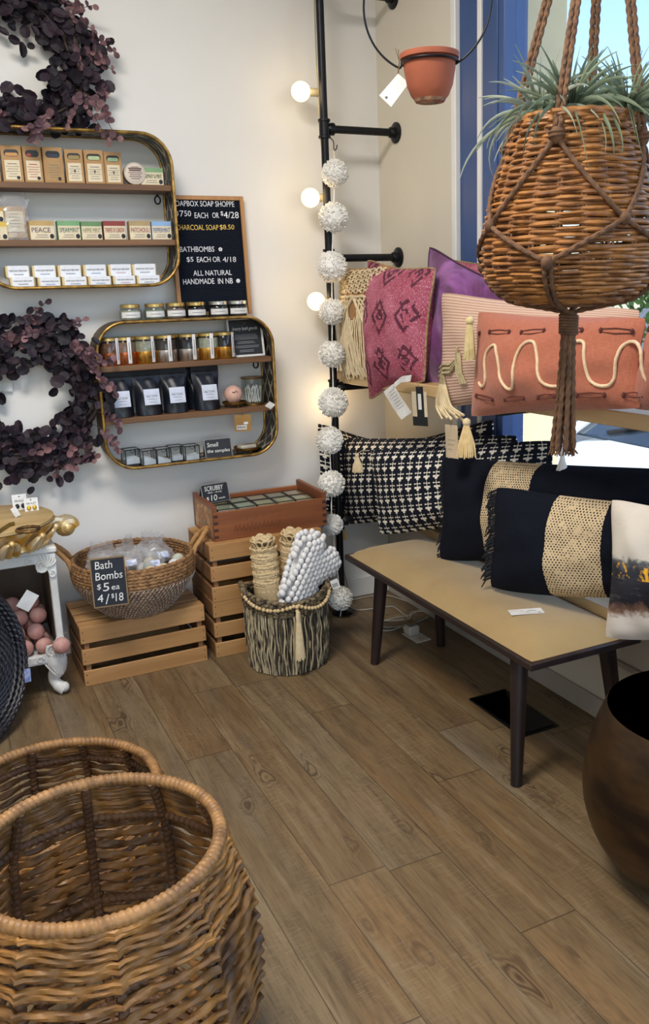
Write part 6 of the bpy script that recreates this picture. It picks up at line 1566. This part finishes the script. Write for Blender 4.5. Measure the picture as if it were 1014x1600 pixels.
def red_tassel(t, px, py, X, hr, L, sp, seed, mt=COT):
    p = on_x(px, py, X); add_tassel(t, p, hr, L, sp, seed, mt); inv = MX[t.name].inverted(); k = MB(); q = inv @ (p - V((0, 0, hr * 1.9))); k.ball(q, hr * .62, 10, 6, (1, 1, .5)); part('red_binding', k, RED, t)
red_tassel(t, 534.5, 818, -.30, .0078, .060, .020, 4, M('gold_cotton', (212, 180, 118), .9, 0, (190, 156, 96), 40))
t, S, mx, W_, H_ = pillow('cross_print_cushion', 'long navy cross print cushion in front, on the bench seat', (-.335, -.51, .468), (-.150, -1.05, .468), R_(1), [(575, 701), (867, 686), (870, 800), (590, 838)], .105, lambda a, b_: cross_mat(a, b_, 18, 8, NV + '_front'), GB, .04, sag=.05, seed=24)
red_tassel(t, 558, 708, -.385, .008, .062, .020, 5, COT); p = V((0, 0, 0)); m = MB(); inv = MX[t.name].inverted(); m.tube([inv @ on_x(577, 704, -.36), inv @ on_x(566, 704, -.372), inv @ on_x(558, 709, -.385)], .0012, 5); part('tassel_string', m, COT, t)
add_tassel(t, on_x(879, 706, -.16), .009, .085, .022, 6, M('white_cotton_tassel', (236, 234, 232), .9)); m = MB(); m.tube([inv @ on_x(866, 690, -.15), inv @ on_x(874, 694, -.155), inv @ on_x(879, 708, -.16)], .0014, 5); part('tassel_string', m, WHITE, t)
def fringe_strip(t, S, us, n, L, mt, seed, u=-1.0, dx=-1):
    g = random.Random(seed); m = MB()
    for k in range(n):
        v = us[0] + (us[1] - us[0]) * (k + g.random()) / n; p = S(u, v, -1, .0); l = L * g.uniform(.7, 1.2)
        m.tube([p, p + V((dx * l * .5, g.uniform(-.008, .008), -.25 * l)), p + V((dx * l * g.uniform(.5, .8), g.uniform(-.012, .006), -l * g.uniform(.5, .9)))], [.0032, .003, .002], 5)
    part('black_fringe', m, mt, t)
NAVY = M('navy_wool_fringe', (20, 23, 33), .9)
t, S, mx, W_, H_ = pillow('banded_cushion', 'navy wool cushion with cream woven band, rear of the two', (-.300, -.99, .468), (-.145, -1.62, .468), R_(4), [(686, 712), (1080, 734), (1076, 862), (680, 878)], .115, lambda a, b_: banded('navy_band_cloth_rear', a, b_, .27, .47), GB, .05, sag=.09, seed=26)
fringe_strip(t, S, (-.95, .9), 34, .018, NAVY, 3)
t, S, mx, W_, H_ = pillow('banded_cushion', 'navy wool cushion with cream woven band and fringe, front of the two', (-.345, -1.38, .470), (-.150, -1.85, .470), R_(5), [(772, 758), (1030, 790), (1026, 934), (762, 920)], .12, lambda a, b_: banded('navy_band_cloth_front', a, b_, .425, .75), GB, .04, sag=.12, seed=27)
fringe_strip(t, S, (-.85, .98), 60, .040, NAVY, 5)
t, S, mx, W_, H_ = pillow('painted_cushion', 'off-white cushion painted with dark band and yellow spots, right end of bench', (-.305, -1.845, .450), (-.18, -2.25, .46), R_(8), [(950, 776), (1190, 800), (1190, 1000), (940, 1000)], .10, painted, GB, .085, sag=.10, seed=29, wr=.007)
# ------------------------------------------------------------------ hanging wicker planter with air plants
WICK = M('golden_brown_wicker', (180, 122, 62), .42, 0, (104, 64, 34), 26, None, .2, 120, lo=.3, hi=.7, strands=.25)
WICKD = M('dark_wicker_stake', (120, 82, 48), .55, 0, (84, 56, 34), 22, None, .2, 120)
JUTE = M('brown_macrame_rope', (112, 80, 54), .85, 0, (84, 58, 40), 60, None, .4, 260)
PD = 1.72; PCEN = at_depth(892, 350, PD); HN = V((PCEN.x - CAM.x, PCEN.y - CAM.y, 0)).normalized(); HR = HN.cross(V((0, 0, 1)))
def pz(py): return on_plane(892, py, PCEN, HN).z
MPP = PD / FPX
PPROF = [(200, 88), (215, 91), (240, 99), (265, 107), (290, 114), (315, 122), (340, 129), (365, 134), (390, 136), (410, 135), (430, 130), (448, 119), (462, 102), (473, 76), (478, 40)]
def prad(z):
    zs = [(pz(y), r * MPP) for y, r in PPROF]
    if z >= zs[0][0]: return zs[0][1]
    for (a, ra), (b_, rb) in zip(zs, zs[1:]):
        if b_ <= z <= a: return rb + (ra - rb) * (z - b_) / (a - b_)
    return zs[-1][1]
ZB, ZT = pz(478), pz(198)
def pvec(ang): return HR * math.sin(ang) - HN * math.cos(ang)      # 0 faces the camera, + to its right
def planter():
    O = V((PCEN.x, PCEN.y, ZB)); t = thing('wicker_basket', 'pear shaped golden brown wicker hanging basket full of air plants', 'basket', O); g = random.Random(5); n = 22
    m = MB(); rows = 50
    for k in range(rows):
        z = ZB + .010 + (ZT - ZB - .012) * k / (rows - 1); seg = n * 8; tl = g.uniform(-.002, .002); ph = g.uniform(0, 6)
        pts = []
        for i in range(seg):
            a = 2 * PI * i / seg; wv = math.cos(n / 2 * a + PI * k) * .0046
            zz = z + tl * math.sin(a + ph) + .0010 * math.sin(7 * a + ph); d = pvec(a); pts.append(d * (prad(zz) + wv) + V((0, 0, zz - ZB)))
        r0 = .0037 + g.uniform(-.0004, .0005); m.tube(pts, [r0 * (1 + .12 * math.sin(3 * 2 * PI * i / seg + ph) + .1 * math.sin(11 * 2 * PI * i / seg + 2 * ph)) for i in range(seg)], 7, closed=True)
    part('woven_rods', m, WICK, t)
    m = MB()
    for i in range(n):
        a = 2 * PI * (i + .5) / n
        for da in (-.022, .022): m.tube([pvec(a + da) * (prad(ZB + .004 + (ZT - ZB) * j / 16) - .0004) + V((0, 0, .004 + (ZT - ZB) * j / 16)) for j in range(17)], .0026, 6)
    part('stakes', m, WICKD, t)
    m = MB()
    for k in range(3): m.tube([pvec(2 * PI * i / 80) * (prad(ZT) + .002 * math.sin(i * 1.2 + k * 2)) + V((0, 0, ZT - ZB + .002 + .005 * k)) for i in range(80)], .0050, 7, closed=True, twist=(2, .03, .2))
    part('rim_braid', m, WICK, t); m = MB()
    for k in range(6):
        r = .010 + k * .009; m.tube([pvec(2 * PI * i / 40) * r + V((0, 0, .003)) for i in range(40)], .0045, 6, closed=True)
    m.lathe([(0, .004), (.052, .004), (.052, .009), (0, .009)], 24); part('woven_base', m, WICKD, t)
    m = MB(); m.lathe([(0, .215), (.118, .215), (.108, .245), (.0, .252)], 24); part('moss_filling', m, M('dry_moss', (96, 88, 66), .9, 0, (70, 66, 50), 40, None, .4, 120), t)
planter()
def hanger():
    O = V((PCEN.x, PCEN.y, ZB)); t = thing('macrame_hanger', 'brown rope macrame hanger holding the pear shaped wicker basket', 'plant hanger', O)
    RT = (2, .020, .17)
    def on(ang, py, lift=.009):
        z = pz(py); return pvec(ang) * (prad(z) + lift) + V((PCEN.x, PCEN.y, z))
    def path(a0, y0, a1, y1, n=44, lift=.009): return [on(a0 + (a1 - a0) * i / n, y0 + (y1 - y0) * i / n, lift) for i in range(n + 1)]
    K = [R_(-13), R_(77), R_(167), R_(257)]; L = [R_(32), R_(122), R_(212), R_(302)]
    yk, yl, ym = 226, 352, 412
    APEX = at_depth(950, -330, PD); TOP = V((APEX.x, APEX.y, 3.2)); m = MB(); rt = []
    for a in K:
        k = on(a, yk, .011); hv = k + V((0, 0, .0))
        e = APEX + pvec(a) * .008; kn = MB()
        for s_ in (-1, 1):
            o = HR * .0046 * s_; m.tube([k + o + (e - k) * (i / 320) for i in range(321)], .0050, 8, twist=RT)
        kn.ball(k, .0125, 10, 8, (1, 1, 1.25)); kn.tube([k + V((.011 * math.cos(q), .011 * math.sin(q), -.004 + .001 * q)) for q in [2 * PI * i / 14 for i in range(28)]], .0045, 6); part('knot', kn, JUTE, t, world=True)
    for i in range(4):
        for (a0, a1) in ((K[i], L[i]), (K[(i + 1) % 4] + (2 * PI if i == 3 else 0), L[i])):
            m.tube(path(a0, yk, a1, yl, 44), .0046, 8, twist=RT)
        l = on(L[i], yl, .011); kn = MB(); kn.ball(l, .0105, 10, 8, (1, 1, 1.2)); part('knot', kn, JUTE, t, world=True)
    for i in range(4):
        a = K[i]; lo, hi = L[i - 1] - (2 * PI if i == 0 else 0), L[i]
        for a0 in (lo, hi): m.tube(path(a0, yl, a, ym, 44), .0046, 8, twist=RT)
        kk = on(a, ym, .011); kn = MB(); kn.ball(kk, .0115, 10, 8, (1, 1, 1.2)); part('knot', kn, JUTE, t, world=True)
        G = V((PCEN.x, PCEN.y, ZB - .012))
        for s_ in (-1, 1):
            pts = [on(a + .035 * s_, y, .0095) for y in (ym + 4, 426, 440, 452, 464, 472)] + [G + pvec(a) * .03 + V((0, 0, .005)), G + pvec(a) * .012]
            m.tube(spline(pts, 9), .0046, 8, twist=RT)
    m.tube([APEX + (TOP - APEX) * (i / 200) for i in range(201)], .010, 9, twist=RT); m.ball(APEX, .016, 10, 8, (1, 1, 1.6)); part('net_ropes', m, JUTE, t, world=True)
    gx, gy, gz0 = PCEN.x, PCEN.y, ZB - .008
    b = MB(); b.tube([(gx, gy, gz0 - .0), (gx, gy, gz0 - .010), (gx, gy, gz0 - .036), (gx, gy, gz0 - .046)], [.013, .017, .017, .015], 12); 
    for k in range(7): b.tube([(gx + .0165 * math.cos(q), gy + .0165 * math.sin(q), gz0 - .008 - .0055 * k - .0055 * q / (2 * PI)) for q in [2 * PI * i / 18 for i in range(19)]], .0036, 6)
    part('gathering_wrap', b, JUTE, t, world=True); g = random.Random(3)
    zend = on_plane(880, 702, PCEN, HN).z; m = MB()
    for k in range(8):
        a = 2 * PI * k / 8 + .3; r1 = .020 + .004 * (k % 2); L_ = gz0 - .04 - zend + g.uniform(-.008, .008)
        m.tube([V((gx, gy, gz0 - .04)) + pvec(a) * .010 + (pvec(a) * (r1 - .010) - HR * .006) * (i / 90) ** 1.3 + V((0, 0, -L_ * i / 90)) for i in range(91)], .0052, 8, twist=RT)
        e = V((gx, gy, gz0 - .04)) + pvec(a) * r1 - HR * .006 + V((0, 0, -L_))
        for q in range(5): m.tube([e + V((0, 0, .02)), e + V((g.uniform(-.004, .004), g.uniform(-.004, .004), 0)), e + V((g.uniform(-.009, .009), g.uniform(-.009, .009), -.014))], [.003, .0026, .0012], 5)
    part('tail_ropes', m, JUTE, t, world=True)
    h = MB(); h.tube([TOP + V((0, 0, -.001)), TOP + V((0, 0, -.03))], .014, 10); part('ceiling_hook', h, BLACKM, t, world=True)
hanger()
AIR = M('grey_green_airplant', (126, 138, 112), .65, 0, (92, 108, 88), 8, None, 0, None, .3)
AIRL = M('silvery_airplant', (150, 158, 144), .65, 0, (116, 128, 114), 8, None, 0, None, .3)
def airplant(px, py, off, seed, n, L0, lab, mt):
    g = random.Random(seed); c = on_plane(px, py, PCEN + HN * off, HN); t = thing('air_plant', lab, 'plant', c, 'air plants in the hanging basket'); m = MB()
    m.ball((0, 0, -.004), .016, 10, 8, (1, 1, 1.3))
    for k in range(n):
        a = 2.39996 * k + g.uniform(-.3, .3); u = (k + .5) / n; el = R_(8 + 80 * u ** .8); L = L0 * (1.05 - .40 * u) * g.uniform(.75, 1.2)
        d = V((math.cos(a), math.sin(a), 0)); droop = g.uniform(.7, 1.5) * (1.15 - u); pts = []
        sw = V((-d.y, d.x, 0)) * g.uniform(-.35, .35)
        for i in range(11):
            q = i / 10; el_i = el - droop * 1.7 * q; pts.append((pts[-1] if pts else V((d * .006))) + (d * math.cos(el_i) + V((0, 0, math.sin(el_i))) + sw * q) * (L / 10) * (i > 0))
        w_ = g.uniform(.0036, .0062); m.tube(pts, [w_ * (1 - (i / 10) ** 1.3) + .0006 for i in range(11)], 6, flat=.28, up=(0, 0, 1))
    part('leaves', m, mt, t); return t
airplant(889, 178, -.035, 4, 84, .165, 'largest grey green air plant in the middle of hanging basket', AIR)
airplant(846, 186, -.015, 9, 60, .165, 'silvery drooping air plant at the left of hanging basket', AIRL)
airplant(980, 174, .0, 13, 70, .150, 'green air plant at the right of hanging basket', AIR)
airplant(925, 168, .06, 17, 36, .110, 'air plant at the rear of hanging basket', AIR)
# ------------------------------------------------------------------ terracotta pot in a wire hoop
TERR = M('terracotta_clay', (164, 90, 62), .8, 0, (146, 78, 54), 7, None, .12, 120)
def hanging_pot():
    D = 2.40; c = at_depth(671, 90, D); s_ = D / FPX; t = thing('hanging_pot', 'terracotta pot in black wire hoop with white tag hanging by window', 'plant pot', c)
    z0 = on_plane(671, 160, c, HN).z - c.z; r = lambda p: p * s_
    prof = [(0, z0), (r(22), z0), (r(30), z0 + r(10)), (r(36), z0 + r(24)), (r(40.5), z0 + r(48)), (r(41.5), -.006), (r(46), -.004), (r(46.5), .006), (r(46), .010), (r(42), .010), (r(40), -.01), (r(36), z0 + r(26)), (0, z0 + r(20))]
    part('pot', MB().lathe(prof, 40), TERR, t)
    part('chipped_base', MB().lathe([(r(16), z0 - .0006), (r(23), z0 + .0005), (r(26), z0 + r(5)), (r(20), z0 + r(2))], 30), M('pale_worn_clay', (196, 150, 112), .85, 0, (90, 70, 60), 40), t)
    m = MB(); m.tube([(r(44) * math.cos(a), r(44) * math.sin(a), -.012) for a in [2 * PI * i / 48 for i in range(48)]], .0034, 8, closed=True)
    R = r(100); hc = on_plane(667, 5, c, HN) - c
    m.tube([hc + HR * R * math.cos(a) + V((0, 0, R * math.sin(a))) for a in [R_(-64) + R_(308) * i / 70 for i in range(71)]], .0030, 8)
    m.tube([hc + HR * R * math.cos(R_(-64)) + V((0, 0, R * math.sin(R_(-64)))), HR * r(44) + V((0, 0, -.012))], .003, 6); m.tube([hc + HR * R * math.cos(R_(244)) + V((0, 0, R * math.sin(R_(244)))), -HR * r(44) + V((0, 0, -.012))], .003, 6)
    top = hc + V((0, 0, R)); m.tube([top, top + V((0, 0, .03))], .003, 6); m.tube([top + V((0, 0, .03)), V((top.x, top.y, 3.2 - c.z))], .0018, 6); part('wire_hoop', m, BLACKM, t)
    m = MB(); k0 = on_plane(625, 97, c, HN) - c - HN * .012; k1 = on_plane(623, 117, c, HN) - c - HN * .014
    m.tube([k0 + V((0, 0, .035)) - HR * .010, k0, k1], .0012, 5); m.tube([k0 + V((0, 0, .03)) - HR * .002, k0 + HN * .002, k1 + HR * .002], .0012, 5); part('tag_string', m, CORD, t)
    q = [on_plane(a, b_, c - HN * .015, HN) - c for a, b_ in ((592.5, 149), (622, 115), (639, 130), (611, 167))]
    w_ = MB(); w_.add(q + [p + HN * .0012 for p in q], [(0, 1, 2, 3), (7, 6, 5, 4), (0, 4, 5, 1), (1, 5, 6, 2), (2, 6, 7, 3), (3, 7, 4, 0)]); part('white_tag', w_, WHITE, t, smooth=False, label='white paper tag')
    l = MB(); p = on_plane(604, 152, c - HN * .0165, HN) - c; l.ball(p, .0035, 8, 6, (1.6, .2, .8)); part('tag_mark', l, PRINT, t)
hanging_pot()
# ------------------------------------------------------------------ two big open weave floor baskets
HYA = M('water_hyacinth_weave', (160, 112, 54), .5, 0, (84, 58, 32), 13, None, .35, 110, lo=.32, hi=.68, strands=.22)
HYAD = M('dark_hyacinth_rib', (112, 78, 48), .6, 0, (76, 52, 34), 16, None, .35, 110)
HYAR = M('pale_hyacinth_rim', (160, 118, 70), .5, 0, (112, 80, 46), 30, None, .3, 110)
def floor_basket(c, rim_r, H_, prof, label, ribs, rot, rows, seed):
    """prof: list of (height fraction, radius)"""
    t = thing('floor_basket', label, 'basket', V((c[0], c[1], 0)), 'large open weave floor baskets'); g = random.Random(seed)
    def R(z):
        f = z / H_
        for (a, ra), (b_, rb) in zip(prof, prof[1:]):
            if a <= f <= b_:
                q = (f - a) / (b_ - a); q = q; return ra + (rb - ra) * q
        return prof[-1][1]
    def pt(a, z, dr=0.0, poly=True):
        st = 2 * PI / ribs; q = ((a - rot) / st) % 1.0; k = math.cos(st / 2) / math.cos((q - .5) * st); f = z / H_
        mixp = min(1, max(0, (1 - f) * 5)); rr = R(z) * (1 * (1 - mixp * .8) + mixp * .8 * (k * 1.02) if poly else 1) + dr; return V((rr * math.cos(a), rr * math.sin(a), z))
    m = MB(); seg = 150; m.tube([V((rim_r * math.cos(2 * PI * i / 560), rim_r * math.sin(2 * PI * i / 560), H_ - .009)) for i in range(560)], .0118, 10, closed=True, twist=(1, .0115, .10)); part('wrapped_rim', m, HYAR, t)
    m = MB()
    for f in (.80, .42, .03): m.tube([pt(2 * PI * i / 540, f * H_, -.004) for i in range(540)], .0092, 9, closed=True, twist=(1, .0135, .14))
    part('wrapped_hoops', m, HYAD, t)
    m = MB()
    for k in range(ribs):
        a = rot + 2 * PI * k / ribs; n = 170; m.tube([pt(a, .006 + (H_ - .018) * i / n, -.010) for i in range(n + 1)], .0085, 8, twist=(1, .0135, .16))
    part('wrapped_ribs', m, HYAD, t)
    m = MB()
    zs = []
    for k in range(rows): zs.append(.014 + (H_ - .040) * k / (rows - 1))
    for k, z in enumerate(zs):
        dense = z > H_ * .80
        for rep in range(2 if dense else 1):
            pts = []; n = ribs * 18; zz0 = z + (.009 if rep else 0)
            for i in range(n):
                a = rot + 2 * PI * i / n; q = (i % 18) / 18; sl = .0035 * math.sin(2 * PI * q + .6) + .002 * math.sin(5 * a + k)
                pts.append(pt(a, min(H_ - .02, zz0 + sl), .002 + .005 * (abs(q - 0) < .04)))
            r = .0054 if dense else .0066
            rs = [r * (1 + .10 * math.sin(i * .45 + k * 2) + g.uniform(-.05, .05)) for i in range(n)]
            m.tube(pts, rs, 8, closed=True, twist=(2, .070, .34))
    part('twisted_strands', m, HYA, t)
    m = MB()
    for k in range(9): 
        rr = prof[0][1] * (.1 + .1 * k); m.tube([(rr * math.cos(a), rr * math.sin(a), .009) for a in [2 * PI * i / 60 for i in range(60)]], .0088, 6, closed=True, twist=(2, .08, .2))
    for k in range(ribs // 2):
        a = rot + PI * k / (ribs // 2) ; e = prof[0][1]; m.tube([(e * math.cos(a), e * math.sin(a), .012), (-e * math.cos(a), -e * math.sin(a), .012)], .007, 6)
    part('woven_bottom', m, HYAD, t)
PR1 = [(0, .185), (.12, .222), (.30, .252), (.55, .262), (.75, .252), (.90, .229), (1.0, .212)]
floor_basket((-1.729, -2.184), .212, .520, PR1, 'large open weave basket nearest the camera at the lower left', 10, R_(14), 20, 1)
PR2 = [(0, .195), (.15, .232), (.40, .262), (.65, .266), (.85, .254), (1.0, .238)]
floor_basket((-1.749, -1.617), .238, .320, PR2, 'lower open weave basket behind the nearest basket', 12, R_(5), 13, 2)
# ------------------------------------------------------------------ brass pot
BRP = M('dark_tarnished_brass', (104, 78, 50), .42, .85, (56, 46, 38), 5, (1, 1, 3), .1, 60, lo=.3, hi=.65)
def brass_pot():
    c = (-.340, -2.262); zr = .45; rr = .232; t = thing('brass_pot', 'large round tarnished brass pot on the floor at right edge', 'pot', (c[0], c[1], 0))
    prof = [(0, 0), (.10, 0), (.150, .010), (.205, .050), (.250, .110), (.276, .180), (.283, .240), (.276, .310), (.262, .370), (.244, .420), (rr, zr - .004), (rr - .002, zr), (rr - .007, zr - .002), (.238, .415), (.256, .365), (.270, .300), (.276, .235), (.268, .180), (.244, .115), (.2, .06), (.14, .022), (0, .012)]
    outer = spline([V((r, 0, z)) for r, z in prof[:12]], 4); m = MB(); m.lathe([(p.x, max(0, p.z)) for p in outer], 72); part('body', m, BRP, t)
    m = MB(); m.lathe(prof[11:], 64); part('dark_inside', m, M('near_black_inside', (26, 24, 24), .8, .2), t)  # inner surface given one near-black colour
brass_pot()
